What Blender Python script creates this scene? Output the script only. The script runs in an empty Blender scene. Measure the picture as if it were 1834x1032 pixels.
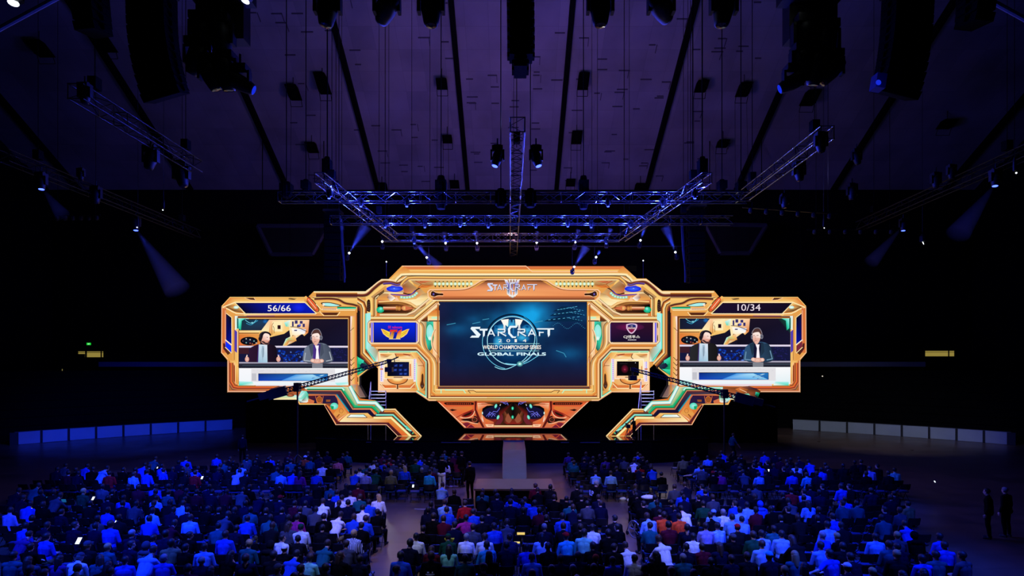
import bpy, bmesh, math, random
import numpy as np
from mathutils import Vector, Matrix, Euler
from mathutils.geometry import tessellate_polygon
PI = math.pi
SC = bpy.context.scene
COL = SC.collection
random.seed(7)
CAMZ, FPX, CX, HY = 6.2, 1000.0, 917.0, 650.0

# ------------------------------------------------------------------ camera, world, lights, exposure
cam_d = bpy.data.cameras.new('camera'); cam = bpy.data.objects.new('camera', cam_d); COL.objects.link(cam)
cam.location = (0, 0, CAMZ); cam.rotation_euler = (PI/2, 0, 0)
cam_d.sensor_width = 36; cam_d.lens = 36*FPX/1834; cam_d.shift_y = (HY-516)/1834; cam_d.clip_end = 300
SC.camera = cam
w = bpy.data.worlds.new('world'); SC.world = w; w.use_nodes = True
w.node_tree.nodes['Background'].inputs[0].default_value = (0.05, 0.07, 0.5, 1)
w.node_tree.nodes['Background'].inputs[1].default_value = 0.002
SC.view_settings.view_transform = 'Standard'; SC.view_settings.look = 'None'
SC.view_settings.exposure = 0.0; SC.view_settings.gamma = 1.0; SC.view_settings.use_curve_mapping = False
SC.cycles.max_bounces = 5; SC.cycles.volume_bounces = 0; SC.cycles.sample_clamp_indirect = 3.0

def W(px, py, Y):
    return Vector(((px-CX)*Y/FPX, Y, CAMZ+(HY-py)*Y/FPX))
def spot(name, loc, target, col, power, ang, blend=0.6, rad=0.15):
    d = bpy.data.lights.new(name, 'SPOT'); d.color = col; d.energy = power
    d.spot_size = math.radians(ang); d.spot_blend = blend; d.shadow_soft_size = rad
    o = bpy.data.objects.new(name, d); COL.objects.link(o); o.location = loc
    o.rotation_euler = (Vector(target)-Vector(loc)).to_track_quat('-Z', 'Y').to_euler()
    return o
BLUE = (0.012, 0.05, 1.0); VIOL = (0.30, 0.17, 0.85); WHT = (0.50, 0.55, 1.0)
# blue wash on both outer blocks (from the truss fixtures), plus added warm spots
for (lx, ly, tx, ty, col, p, a) in [
    (-12.2, 11, -13, 19, BLUE, 15000, 58), (-12.2, 18, -15.5, 27, BLUE, 13000, 52), (-7, 11, -8, 17.5, BLUE, 8000, 48),
    (10.5, 11, 10, 17, BLUE, 9500, 52), (10.5, 18, 12.5, 25, BLUE, 9000, 46), (6.5, 11, 6.5, 18, BLUE, 7000, 44),
    (1.2, 11, 1.2, 18.5, BLUE, 7500, 38),
    (-3.7, 10.6, -4.2, 17.5, WHT, 2300, 42), (3.7, 10.6, 5.0, 19, WHT, 2300, 44),
    (-3.7, 11.2, -5.6, 27, WHT, 1800, 26), (3.7, 11.2, 5.8, 27, WHT, 1700, 26),
    (0, 11, 0, 26, (1.0, 0.55, 0.42), 2200, 24), (-3.7, 11, -4, 20, (1.0, .55, .42), 1100, 30), (3.7, 11, 4.5, 21, (1.0, .55, .42), 1000, 30)]:  # warm spots added to brighten the platform and aisle floor
    spot('wash_light', (lx, ly+.7, 12.8), (tx, ty, 0.5), col, p*1.3, a, 0.75, 0.2)
spot('wash_light', (-18.6, 30, 13), (-31, 46.5, 0.3), BLUE, 16000, 50, 0.9, .2)
spot('wash_light', (19, 30, 13), (30, 47.5, 0.3), (.45, .5, .65), 6500, 50, 0.9, .2)
# upward spots without fixtures, added to give the ceiling its purple glow
spot('ceiling_fill', (-5, 27, 14.6), (-6, 53, 29), VIOL, 2700, 64, 1.0, 0.3)
spot('ceiling_fill', (6, 27, 14.6), (7, 53, 29), VIOL, 2700, 64, 1.0, 0.3)
spot('ceiling_fill', (0, 24.5, 16.5), (0, 46, 33), (0.12, 0.14, 0.45), 4200, 150, 1.0, 0.3)
spot('ceiling_fill', (-15, 26, 15), (-17, 50, 30), (0.16, 0.14, 0.50), 2600, 110, 1.0, 0.3)
spot('ceiling_fill', (15, 26, 15), (17, 50, 30), (0.16, 0.14, 0.45), 2200, 110, 1.0, 0.3)
spot('ceiling_fill', (0, 30, 14.8), (0, 56, 26), (0.95, 0.38, 0.36), 2300, 140, 1.0, 0.3)

# ------------------------------------------------------------------ materials
def lin(c):
    return tuple(((v/255)/12.92 if v/255 <= 0.04045 else ((v/255+0.055)/1.055)**2.4) for v in c)
MATS = {}
def mat(name, rgb, rough=0.6, metal=0.0, noise=0.0, scale=8.0, bump=0.0, coat=0.0):
    if name in MATS: return MATS[name]
    m = bpy.data.materials.new(name); m.use_nodes = True; nt = m.node_tree; b = nt.nodes['Principled BSDF']
    c = lin(rgb); b.inputs['Base Color'].default_value = (*c, 1)
    b.inputs['Roughness'].default_value = rough; b.inputs['Metallic'].default_value = metal
    if rough >= 0.7: b.inputs['Specular IOR Level'].default_value = 0.06
    if coat: b.inputs['Coat Weight'].default_value = coat
    if noise or bump:
        tc = nt.nodes.new('ShaderNodeTexCoord'); n = nt.nodes.new('ShaderNodeTexNoise'); n.inputs['Scale'].default_value = scale
        n.inputs['Detail'].default_value = 5
        nt.links.new(tc.outputs['Object'], n.inputs['Vector'])
        if noise:
            r = nt.nodes.new('ShaderNodeValToRGB'); r.color_ramp.elements[0].position = 0.3; r.color_ramp.elements[1].position = 0.7
            r.color_ramp.elements[0].color = (*[v*(1-noise) for v in c], 1); r.color_ramp.elements[1].color = (*[min(1, v*(1+noise)) for v in c], 1)
            nt.links.new(n.outputs['Fac'], r.inputs['Fac']); nt.links.new(r.outputs['Color'], b.inputs['Base Color'])
        if bump:
            bp = nt.nodes.new('ShaderNodeBump'); bp.inputs['Strength'].default_value = bump
            nt.links.new(n.outputs['Fac'], bp.inputs['Height']); nt.links.new(bp.outputs['Normal'], b.inputs['Normal'])
    MATS[name] = m; return m
def emis(name, rgb, s):
    if name in MATS: return MATS[name]
    m = bpy.data.materials.new(name); m.use_nodes = True; nt = m.node_tree; nt.nodes.clear()
    e = nt.nodes.new('ShaderNodeEmission'); o = nt.nodes.new('ShaderNodeOutputMaterial')
    e.inputs[0].default_value = (*lin(rgb), 1); e.inputs[1].default_value = s
    nt.links.new(e.outputs[0], o.inputs[0]); MATS[name] = m; return m
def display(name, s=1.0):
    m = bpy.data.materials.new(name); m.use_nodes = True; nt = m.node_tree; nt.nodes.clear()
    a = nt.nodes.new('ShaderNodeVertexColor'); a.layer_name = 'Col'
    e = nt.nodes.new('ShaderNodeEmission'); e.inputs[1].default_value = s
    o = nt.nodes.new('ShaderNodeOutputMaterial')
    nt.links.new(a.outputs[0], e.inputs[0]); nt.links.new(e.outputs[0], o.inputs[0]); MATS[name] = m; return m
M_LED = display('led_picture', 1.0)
M_BLK = mat('matt_black', (12, 12, 14), 0.7)
M_BLKM = mat('black_metal', (7, 7, 9), 0.55)
M_ALU = mat('truss_aluminium', (120, 122, 128), 0.16, 0.95)
M_TRD = mat('truss_dark', (34, 34, 38), 0.3, 0.8)
M_CABLE = mat('cable', (10, 10, 12), 0.8)

# ------------------------------------------------------------------ object helpers
def tag(o, label=None, cat=None, group=None, kind=None):
    if label: o['label'] = label
    if cat: o['category'] = cat
    if group: o['group'] = group
    if kind: o['kind'] = kind
    return o
def mesh_obj(name, verts, faces, m=None, parent=None, smooth=False):
    me = bpy.data.meshes.new(name); me.from_pydata([tuple(v) for v in verts], [], faces); me.update()
    if m: me.materials.append(m)
    if smooth: me.polygons.foreach_set('use_smooth', [True]*len(me.polygons))
    o = bpy.data.objects.new(name, me); COL.objects.link(o)
    if parent: o.parent = parent
    return o
def empty(name, loc=(0, 0, 0), rz=0):
    o = bpy.data.objects.new(name, None); COL.objects.link(o); o.location = loc; o.rotation_euler = (0, 0, rz)
    o.empty_display_size = 0.1
    return o
class MB:
    def __init__(s): s.v = []; s.f = []
    def add(s, vs, fs):
        n = len(s.v); s.v += [tuple(v) for v in vs]; s.f += [tuple(i+n for i in f) for f in fs]
    def box(s, c, d, R=None, tap=1.0):
        x, y, z = [k/2 for k in d]; c = Vector(c)
        vs = [Vector((sx*x*(tap if sz < 0 else 1), sy*y*(tap if sz < 0 else 1), sz*z)) for sz in (-1, 1) for sy in (-1, 1) for sx in (-1, 1)]
        if R is not None: vs = [R @ v for v in vs]
        s.add([v+c for v in vs], [(0, 2, 3, 1), (4, 5, 7, 6), (0, 1, 5, 4), (2, 6, 7, 3), (0, 4, 6, 2), (1, 3, 7, 5)])
    def tube(s, a, b, r, n=6, r2=None, cap=True):
        a = Vector(a); b = Vector(b); d = b-a
        if d.length < 1e-6: return
        q = d.to_track_quat('Z', 'Y'); r2 = r if r2 is None else r2; vs = []
        for (p, rr) in ((a, r), (b, r2)):
            for i in range(n):
                t = 2*PI*i/n; vs.append(p + q @ Vector((rr*math.cos(t), rr*math.sin(t), 0)))
        fs = [(i, (i+1) % n, n+(i+1) % n, n+i) for i in range(n)]
        if cap: fs += [tuple(range(n-1, -1, -1)), tuple(range(n, 2*n))]
        s.add(vs, fs)
    def path(s, pts, r, n=6):
        for a, b in zip(pts[:-1], pts[1:]): s.tube(a, b, r, n)
    def lathe(s, prof, c=(0, 0, 0), R=None, n=16):
        c = Vector(c); vs = []
        for (r, z) in prof:
            for i in range(n):
                t = 2*PI*i/n; v = Vector((r*math.cos(t), r*math.sin(t), z)); vs.append((R @ v if R is not None else v)+c)
        fs = []
        for k in range(len(prof)-1):
            for i in range(n): fs.append((k*n+i, k*n+(i+1) % n, (k+1)*n+(i+1) % n, (k+1)*n+i))
        fs += [tuple(range(n-1, -1, -1)), tuple((len(prof)-1)*n+i for i in range(n))]
        s.add(vs, fs)
    def prism(s, pts, d, c=(0, 0, 0), R=None):
        # pts in XZ, extruded d along Y
        n = len(pts); c = Vector(c)
        vs = [Vector((x, -d/2, z)) for x, z in pts]+[Vector((x, d/2, z)) for x, z in pts]
        if R is not None: vs = [R @ v for v in vs]
        tri = tessellate_polygon([[Vector((x, z, 0)) for x, z in pts]])
        fs = [tuple(t) for t in tri]+[tuple(n+i for i in reversed(t)) for t in tri]
        fs += [(i, (i+1) % n, n+(i+1) % n, n+i) for i in range(n)]
        s.add([v+c for v in vs], fs)
    def build(s, name, m, parent=None, smooth=False):
        return mesh_obj(name, s.v, s.f, m, parent, smooth)
def copy_tree(o, parent=None):
    c = o.copy(); COL.objects.link(c); c.parent = parent
    if parent is not None: c.matrix_parent_inverse = o.matrix_parent_inverse.copy()
    for ch in list(o.children): copy_tree(ch, c)
    return c

# ------------------------------------------------------------------ LED artwork: coloured relief on a facade plane
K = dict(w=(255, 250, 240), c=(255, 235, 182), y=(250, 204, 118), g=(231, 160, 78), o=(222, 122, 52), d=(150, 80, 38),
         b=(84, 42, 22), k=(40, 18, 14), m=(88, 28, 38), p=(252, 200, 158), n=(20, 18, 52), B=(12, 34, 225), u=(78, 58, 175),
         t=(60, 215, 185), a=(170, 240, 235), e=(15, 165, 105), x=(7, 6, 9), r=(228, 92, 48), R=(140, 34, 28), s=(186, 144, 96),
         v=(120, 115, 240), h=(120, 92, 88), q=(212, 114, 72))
def kc(c): return K[c] if isinstance(c, str) else c
MX = 920.3
class Art:
    def __init__(s, Y, mir=False, dx=0, dy=0, flip=False):
        s.Y = Y; s.mir = mir; s.v = []; s.f = []; s.c = []; s.l = 0.0; s.dx = dx; s.dy = dy; s.flip = flip
    def _add(s, pts, faces, cols, lift=None, dl=None):
        s.l += 0.0016
        L = s.l if lift is None else lift
        for mm in ((0, 1) if s.mir else (0,)):
            n = len(s.v)
            for i, (x, y) in enumerate(pts):
                if mm or s.flip: x = 2*MX-x
                s.v.append(W(x+s.dx, y+s.dy, s.Y-L-(dl[i] if dl else 0)))
            s.f += [tuple(n+j for j in (reversed(f) if mm != s.flip else f)) for f in faces]
            s.c += [lin(kc(c)) for c in cols]
    def poly(s, pts, col, **k):
        tri = tessellate_polygon([[Vector((x, y, 0)) for x, y in pts]])
        cols = col if isinstance(col, list) else [col]*len(pts)
        s._add(pts, [tuple(t) for t in tri], cols, **k)
    def rect(s, x0, y0, x1, y1, col, **k):
        s.poly([(x0, y0), (x1, y0), (x1, y1), (x0, y1)], col, **k)
    def vgrad(s, x0, y0, x1, y1, c0, c1, **k): s.rect(x0, y0, x1, y1, [c0, c0, c1, c1], **k)
    def hgrad(s, x0, y0, x1, y1, c0, c1, **k): s.rect(x0, y0, x1, y1, [c0, c1, c1, c0], **k)
    def band(s, path, prof, closed=False):
        P = [Vector((x, y, 0)) for x, y in path]; n = len(P); cols = [c for _, c in prof]; m = len(prof)
        nr = []
        for i in range(n):
            a = P[i-1] if (i > 0 or closed) else None; b = P[(i+1) % n] if (i < n-1 or closed) else None
            d1 = (P[i]-a).normalized() if a is not None else None; d2 = (b-P[i]).normalized() if b is not None else None
            if d1 is None: d1 = d2
            if d2 is None: d2 = d1
            n1 = Vector((-d1.y, d1.x, 0)); n2 = Vector((-d2.y, d2.x, 0)); t = (n1+n2)
            if t.length < 1e-4: t = n1.copy()
            t.normalize(); k = 1/max(0.35, t.dot(n1)); nr.append(t*k)
        pts = []; cc = []; dl = []
        for i in range(n):
            for j, (o, c) in enumerate(prof):
                q = P[i]+nr[i]*o; pts.append((q.x, q.y)); cc.append(c)
                dl.append(0.05*math.sin(PI*j/(m-1)) if m > 2 else 0.0)
        fs = []
        for i in range(n if closed else n-1):
            i2 = (i+1) % n
            for j in range(m-1): fs.append((i*m+j, i2*m+j, i2*m+j+1, i*m+j+1))
        s._add(pts, fs, cc, dl=dl)
    def line(s, path, w, col, closed=False): s.band(path, [(-w/2, col), (w/2, col)], closed)
    def curve(s, ctrl, n=14):
        # Catmull-Rom through the control points
        out = []; C = [ctrl[0]]+list(ctrl)+[ctrl[-1]]
        for i in range(1, len(C)-2):
            for k in range(n):
                t = k/n; p0, p1, p2, p3 = C[i-1], C[i], C[i+1], C[i+2]
                out.append(tuple(0.5*((2*p1[a])+(-p0[a]+p2[a])*t+(2*p0[a]-5*p1[a]+4*p2[a]-p3[a])*t*t+(-p0[a]+3*p1[a]-3*p2[a]+p3[a])*t**3) for a in (0, 1)))
        out.append(tuple(ctrl[-1])); return out
    def ell(s, cx, cy, rx, ry, cin, cout=None, a0=0, a1=360, n=22, rot=0):
        cout = cout if cout is not None else cin; pts = [(cx, cy)]; cr, sr = math.cos(math.radians(rot)), math.sin(math.radians(rot))
        for i in range(n+1):
            t = math.radians(a0+(a1-a0)*i/n); x, y = rx*math.cos(t), ry*math.sin(t); pts.append((cx+x*cr-y*sr, cy+x*sr+y*cr))
        s._add(pts, [(0, i, i+1) for i in range(1, n+1)], [cin]+[cout]*(n+1))
    def ring(s, cx, cy, rx, ry, w, col, a0=0, a1=360, n=40, rot=0):
        cr, sr = math.cos(math.radians(rot)), math.sin(math.radians(rot)); P = []
        for i in range(n+1):
            t = math.radians(a0+(a1-a0)*i/n); x, y = rx*math.cos(t), ry*math.sin(t); P.append((cx+x*cr-y*sr, cy+x*sr+y*cr))
        s.line(P, w, col)
    def text(s, txt, x0, y0, x1, y1, col, bold=0.0, col2=None):
        cu = bpy.data.curves.new('tmp', 'FONT'); cu.body = txt; cu.offset = bold; cu.resolution_u = 3; cu.fill_mode = 'FRONT'
        o = bpy.data.objects.new('tmp', cu); COL.objects.link(o); dg = bpy.context.evaluated_depsgraph_get()
        me = o.evaluated_get(dg).to_mesh()
        V = [(v.co.x, v.co.y) for v in me.vertices]; F = [tuple(p.vertices) for p in me.polygons]
        o.evaluated_get(dg).to_mesh_clear(); bpy.data.objects.remove(o); bpy.data.curves.remove(cu)
        if not V: return
        ax, bx = min(v[0] for v in V), max(v[0] for v in V); ay, by = min(v[1] for v in V), max(v[1] for v in V)
        pts = [(x0+(x-ax)/(bx-ax)*(x1-x0), y1-(y-ay)/(by-ay)*(y1-y0)) for x, y in V]
        cols = [col]*len(pts) if col2 is None else [tuple(kc(col)[k]*(1-t)+kc(col2)[k]*t for k in range(3)) for t in [(p[1]-y0)/(y1-y0) for p in pts]]
        keep = s.mir; s.mir = False; s._add(pts, F, cols); s.mir = keep
    def build(s, name, parent, m=None):
        o = mesh_obj(name, s.v, s.f, m or M_LED, parent)
        a = o.data.color_attributes.new('Col', 'FLOAT_COLOR', 'POINT')
        buf = np.ones((len(s.v), 4), dtype=np.float32); buf[:, :3] = np.array(s.c, dtype=np.float32)
        a.data.foreach_set('color', buf.ravel()); return o
def slab(name, outline, Y, t, m, parent, back=0.012):
    # solid body behind the lit artwork; the outline keeps its own real depth t
    f = [W(x, y, Y+back) for x, y in outline]; b = [Vector((v.x, v.y+t, v.z)) for v in f]; n = len(f)
    tri = tessellate_polygon([[Vector((x, y, 0)) for x, y in outline]])
    fs = [tuple(q) for q in tri]+[tuple(n+i for i in reversed(q)) for q in tri]+[(i, (i+1) % n, n+(i+1) % n, n+i) for i in range(n)]
    return mesh_obj(name, f+b, fs, m, parent)
# ------------------------------------------------------------------ the stage facade
YC, YW, YL = 39.0, 36.6, 36.3
def mir(P): return [(2*MX-x, y) for x, y in P]
def sym(P): return P+[(2*MX-x, y) for x, y in reversed(P)]
facade = empty('stage_facade', W(920, 785, YC))
def setp(o, root):
    o.parent = root; o.matrix_parent_inverse = root.matrix_basis.inverted(); return o
tag(facade, 'gold sci-fi stage facade around the central screen', 'stage set')
OUT = [(920, 476), (720, 476), (696, 500), (683, 500), (655, 522), (562, 522), (550, 534), (550, 556), (640, 556), (641, 640), (668, 652), (677, 660),
       (677, 703), (745, 703), (768, 718.5)]
OUT_ALL = OUT+[(1072, 718.5), (1095.6, 703), (1163.6, 703), (1163.6, 660), (1172, 652), (1199.6, 640), (1200.6, 556), (1290, 556), (1290, 534), (1279, 521), (1185.6, 521),
               (1157.6, 499), (1130, 499), (1111, 486), (955, 486), (942, 476)]
setp(slab('facade_body', OUT_ALL, YC, 0.7, M_BLK, None), facade)
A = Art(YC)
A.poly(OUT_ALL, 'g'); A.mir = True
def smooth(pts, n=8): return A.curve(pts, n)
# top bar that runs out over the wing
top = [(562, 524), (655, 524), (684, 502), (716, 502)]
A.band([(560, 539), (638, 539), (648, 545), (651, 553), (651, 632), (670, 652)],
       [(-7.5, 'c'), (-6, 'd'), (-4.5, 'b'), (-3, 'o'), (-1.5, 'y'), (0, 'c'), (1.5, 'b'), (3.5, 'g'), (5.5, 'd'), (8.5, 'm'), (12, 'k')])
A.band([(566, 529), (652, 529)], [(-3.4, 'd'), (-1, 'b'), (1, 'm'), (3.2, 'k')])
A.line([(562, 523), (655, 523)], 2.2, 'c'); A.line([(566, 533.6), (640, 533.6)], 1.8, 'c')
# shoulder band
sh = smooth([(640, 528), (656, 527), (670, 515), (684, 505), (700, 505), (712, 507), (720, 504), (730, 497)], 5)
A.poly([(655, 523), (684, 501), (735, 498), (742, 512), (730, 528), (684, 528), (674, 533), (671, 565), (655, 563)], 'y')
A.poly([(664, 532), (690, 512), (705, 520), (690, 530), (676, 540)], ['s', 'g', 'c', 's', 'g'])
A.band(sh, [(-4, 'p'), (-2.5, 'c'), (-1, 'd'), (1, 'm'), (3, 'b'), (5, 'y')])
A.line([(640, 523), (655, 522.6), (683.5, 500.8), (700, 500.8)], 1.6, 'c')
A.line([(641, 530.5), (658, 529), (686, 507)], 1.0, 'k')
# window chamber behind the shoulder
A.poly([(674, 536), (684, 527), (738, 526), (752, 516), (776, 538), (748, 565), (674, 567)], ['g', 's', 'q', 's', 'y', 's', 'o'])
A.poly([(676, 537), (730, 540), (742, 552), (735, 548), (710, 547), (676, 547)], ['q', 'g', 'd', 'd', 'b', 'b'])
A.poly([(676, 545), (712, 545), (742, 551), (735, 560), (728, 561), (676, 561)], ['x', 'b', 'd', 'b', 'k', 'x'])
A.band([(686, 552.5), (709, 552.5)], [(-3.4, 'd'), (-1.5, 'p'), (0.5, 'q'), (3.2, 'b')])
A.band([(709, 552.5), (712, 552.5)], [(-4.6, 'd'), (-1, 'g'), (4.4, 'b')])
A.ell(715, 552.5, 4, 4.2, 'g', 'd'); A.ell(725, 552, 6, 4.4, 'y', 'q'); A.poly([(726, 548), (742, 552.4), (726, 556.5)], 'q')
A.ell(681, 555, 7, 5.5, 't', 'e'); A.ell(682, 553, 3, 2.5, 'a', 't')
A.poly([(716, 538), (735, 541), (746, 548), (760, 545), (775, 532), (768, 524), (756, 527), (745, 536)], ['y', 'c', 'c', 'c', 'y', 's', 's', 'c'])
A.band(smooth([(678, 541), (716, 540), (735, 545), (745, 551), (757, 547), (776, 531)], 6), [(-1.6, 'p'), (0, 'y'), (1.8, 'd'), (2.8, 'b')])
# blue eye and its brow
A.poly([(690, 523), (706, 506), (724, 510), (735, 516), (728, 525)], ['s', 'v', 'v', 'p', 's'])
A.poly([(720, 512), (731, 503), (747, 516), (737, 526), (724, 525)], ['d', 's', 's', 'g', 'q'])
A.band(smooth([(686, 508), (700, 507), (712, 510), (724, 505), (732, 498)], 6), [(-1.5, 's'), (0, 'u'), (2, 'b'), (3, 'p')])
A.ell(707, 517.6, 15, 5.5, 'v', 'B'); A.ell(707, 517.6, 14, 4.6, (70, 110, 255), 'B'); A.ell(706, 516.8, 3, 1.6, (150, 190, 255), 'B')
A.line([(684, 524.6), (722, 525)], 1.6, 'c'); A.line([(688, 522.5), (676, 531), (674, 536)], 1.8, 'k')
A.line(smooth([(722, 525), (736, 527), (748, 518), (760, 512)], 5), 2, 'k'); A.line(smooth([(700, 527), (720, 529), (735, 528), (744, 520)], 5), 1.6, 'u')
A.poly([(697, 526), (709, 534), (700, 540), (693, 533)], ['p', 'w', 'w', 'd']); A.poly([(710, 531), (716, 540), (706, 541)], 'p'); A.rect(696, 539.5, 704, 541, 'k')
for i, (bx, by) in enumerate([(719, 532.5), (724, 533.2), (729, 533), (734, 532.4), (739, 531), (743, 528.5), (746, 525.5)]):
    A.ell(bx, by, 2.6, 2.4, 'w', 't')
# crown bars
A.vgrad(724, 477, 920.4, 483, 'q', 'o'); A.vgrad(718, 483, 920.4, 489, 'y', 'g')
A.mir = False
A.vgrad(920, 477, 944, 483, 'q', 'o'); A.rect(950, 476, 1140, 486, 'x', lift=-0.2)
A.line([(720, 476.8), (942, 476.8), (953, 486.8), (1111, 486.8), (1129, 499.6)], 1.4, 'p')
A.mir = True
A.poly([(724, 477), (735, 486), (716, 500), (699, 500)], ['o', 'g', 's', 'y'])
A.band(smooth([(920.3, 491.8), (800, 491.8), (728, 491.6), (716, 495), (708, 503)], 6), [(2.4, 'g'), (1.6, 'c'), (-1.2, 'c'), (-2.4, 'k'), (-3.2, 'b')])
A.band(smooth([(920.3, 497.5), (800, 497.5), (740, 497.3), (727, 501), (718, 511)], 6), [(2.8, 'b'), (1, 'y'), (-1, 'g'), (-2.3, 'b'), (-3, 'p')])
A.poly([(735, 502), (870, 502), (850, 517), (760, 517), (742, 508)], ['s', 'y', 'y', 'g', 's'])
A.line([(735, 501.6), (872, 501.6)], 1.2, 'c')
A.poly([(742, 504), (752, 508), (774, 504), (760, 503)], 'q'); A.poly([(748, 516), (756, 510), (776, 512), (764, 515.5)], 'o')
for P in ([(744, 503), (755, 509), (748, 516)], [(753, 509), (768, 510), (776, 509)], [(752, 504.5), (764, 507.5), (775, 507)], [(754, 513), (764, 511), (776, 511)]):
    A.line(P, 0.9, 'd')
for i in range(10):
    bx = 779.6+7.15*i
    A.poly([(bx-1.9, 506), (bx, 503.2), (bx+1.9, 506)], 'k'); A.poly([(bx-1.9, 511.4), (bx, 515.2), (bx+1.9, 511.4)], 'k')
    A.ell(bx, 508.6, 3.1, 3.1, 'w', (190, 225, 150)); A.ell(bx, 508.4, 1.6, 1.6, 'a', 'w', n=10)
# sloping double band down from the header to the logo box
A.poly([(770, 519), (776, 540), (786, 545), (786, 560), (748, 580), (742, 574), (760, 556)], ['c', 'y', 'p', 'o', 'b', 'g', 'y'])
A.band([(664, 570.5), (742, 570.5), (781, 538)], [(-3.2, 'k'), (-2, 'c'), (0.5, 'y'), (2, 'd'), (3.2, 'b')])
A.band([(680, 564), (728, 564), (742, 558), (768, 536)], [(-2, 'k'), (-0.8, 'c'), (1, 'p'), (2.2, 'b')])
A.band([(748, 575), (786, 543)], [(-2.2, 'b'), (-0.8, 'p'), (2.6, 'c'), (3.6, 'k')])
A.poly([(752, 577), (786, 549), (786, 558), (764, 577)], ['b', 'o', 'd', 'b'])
A.line([(671, 566), (671, 532), (688, 520)], 1.4, 'k'); A.line([(673.2, 566), (673.2, 534), (678, 529)], 1.2, 'c'); A.line([(668.6, 568), (668.6, 533)], 1.6, 'd')
A.poly(A.curve([(657, 540), (660, 536.5), (663, 540), (663, 558), (657, 557)], 4), 'k')
for i in range(5): A.line([(657.6, 541+3.4*i), (662.4, 542+3.4*i)], 0.6, 'h')
# pale strip left of the logo box
A.poly([(654, 562), (664, 560), (664, 572), (660, 578), (660, 614), (677, 628), (677, 648), (670, 648), (656, 626)],
       ['a', 'a', 'a', (190, 235, 225), 'a', 's', 'w', (150, 220, 200), 'a'])
A.line([(655, 562), (655, 624), (672, 646)], 1.6, 't')
# left vertical gem column beside the main screen
A.vgrad(766, 556, 787, 566, 'o', 'g'); A.vgrad(766, 566, 787, 574, 'y', 'c'); A.rect(773, 567.5, 786, 571, (200, 240, 200)); A.rect(768, 574, 787, 576.5, 'b')
A.hgrad(775, 576, 787, 692, 'p', 'y'); A.hgrad(779, 576, 782, 692, 'c', 'o')
A.poly([(760, 576), (776, 576), (777, 605), (773, 625), (768, 632), (760, 620)], [(60, 140, 120), 't', 'e', (40, 90, 80), 'k', 't'])
A.ell(770, 595, 6.8, 15, 'a', (140, 230, 215)); A.ring(770, 595, 6.8, 14.5, 1, 'e'); A.ell(770, 606, 3.4, 4, 'w', 'a')
A.band(smooth([(779, 590), (774, 605), (775, 622), (784, 636), (787, 650)], 6), [(-1.2, 'd'), (0.2, 'p'), (1.6, 'c')])
# flowing bands from the logo box to the foot
F = smooth([(751, 578), (757, 586), (757, 612), (762, 626), (776, 642), (781, 656), (781, 690)], 6)
A.poly([(750, 575), (764, 577), (762, 605), (766, 625), (781, 642), (781, 700), (764, 700), (763, 650), (748, 632), (746, 616)], ['c', 's', 's', 'g', 'o', 'y', 'o', 'o', 'g', 's'])
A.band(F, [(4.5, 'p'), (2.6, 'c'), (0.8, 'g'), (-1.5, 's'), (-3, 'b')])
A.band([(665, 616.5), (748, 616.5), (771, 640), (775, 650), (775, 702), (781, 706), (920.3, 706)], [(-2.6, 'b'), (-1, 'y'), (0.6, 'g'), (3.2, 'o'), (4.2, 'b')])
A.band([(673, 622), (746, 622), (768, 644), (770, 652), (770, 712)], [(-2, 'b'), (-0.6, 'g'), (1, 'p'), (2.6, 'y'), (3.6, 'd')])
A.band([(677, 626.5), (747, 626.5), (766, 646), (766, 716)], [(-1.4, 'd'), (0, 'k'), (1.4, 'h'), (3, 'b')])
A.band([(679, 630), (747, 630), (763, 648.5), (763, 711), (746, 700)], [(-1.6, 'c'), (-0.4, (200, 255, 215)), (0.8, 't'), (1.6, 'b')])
# foot of the frame
A.vgrad(784, 692.4, 920.4, 695, 'h', 'm'); A.vgrad(784, 695, 920.4, 697, 'b', 'd'); A.vgrad(781, 697, 920.4, 700, 'c', 'y')
A.vgrad(779, 700, 920.4, 704, 'g', 'y'); A.vgrad(772, 704, 920.4, 709, 'y', 'o'); A.vgrad(772, 709, 920.4, 711.4, 'd', 'm')
A.vgrad(766, 711.4, 920.4, 714, 'c', 'y'); A.vgrad(768, 714, 920.4, 715.4, 'b', 'd'); A.vgrad(768, 715.4, 920.4, 718.4, 'y', 'd')
A.hgrad(872, 711.6, 920.4, 713.6, 'y', (190, 240, 180))
A.line([(790, 697), (790, 707.6), (836, 707.6), (830, 699), (798, 699), (798, 697)], 1.5, (170, 250, 210))
A.line([(792, 705.6), (832, 705.6)], 0.9, 'e'); A.line([(838, 699.6), (848, 699.6), (853, 702.6), (920.4, 702.6)], 1, 'b'); A.line([(838, 699.6), (844, 706), (920.4, 706)], 1, 'b')
A.band([(677, 702), (745, 702), (769, 717.4), (781, 717.4)], [(-1.4, 'y'), (0, 'p'), (1.2, 'd')])
# vertical left of the main screen
A.band([(784.5, 545), (784.5, 694)], [(-1.2, 'b'), (0, 'o'), (1.4, 'b')])
# logo box
A.band([(662, 576), (746, 576), (750, 580), (750, 611), (746, 615.6), (664, 615.6), (660, 611), (660, 579)], [(-1.6, 'b'), (-0.4, 'p'), (1, 'c'), (2.4, 'd')], closed=True)
A.rect(661.4, 577.4, 748.6, 614.2, 'p')
A.rect(664.6, 577.8, 668, 613.6, 'v'); A.rect(744.6, 577.8, 747.6, 613.6, 'v')
A.poly(A.curve([(661.6, 578), (662.8, 577), (663.6, 580), (663.4, 587), (661.6, 588.4)], 3), 'k'); A.poly(A.curve([(661.6, 600), (663.2, 601), (663.6, 609), (662.6, 612), (661.6, 610)], 3), 'k')
A.rect(669, 577.6, 669.9, 613.6, 'w'); A.rect(743.4, 577.6, 744.4, 613.6, 'w')
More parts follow.
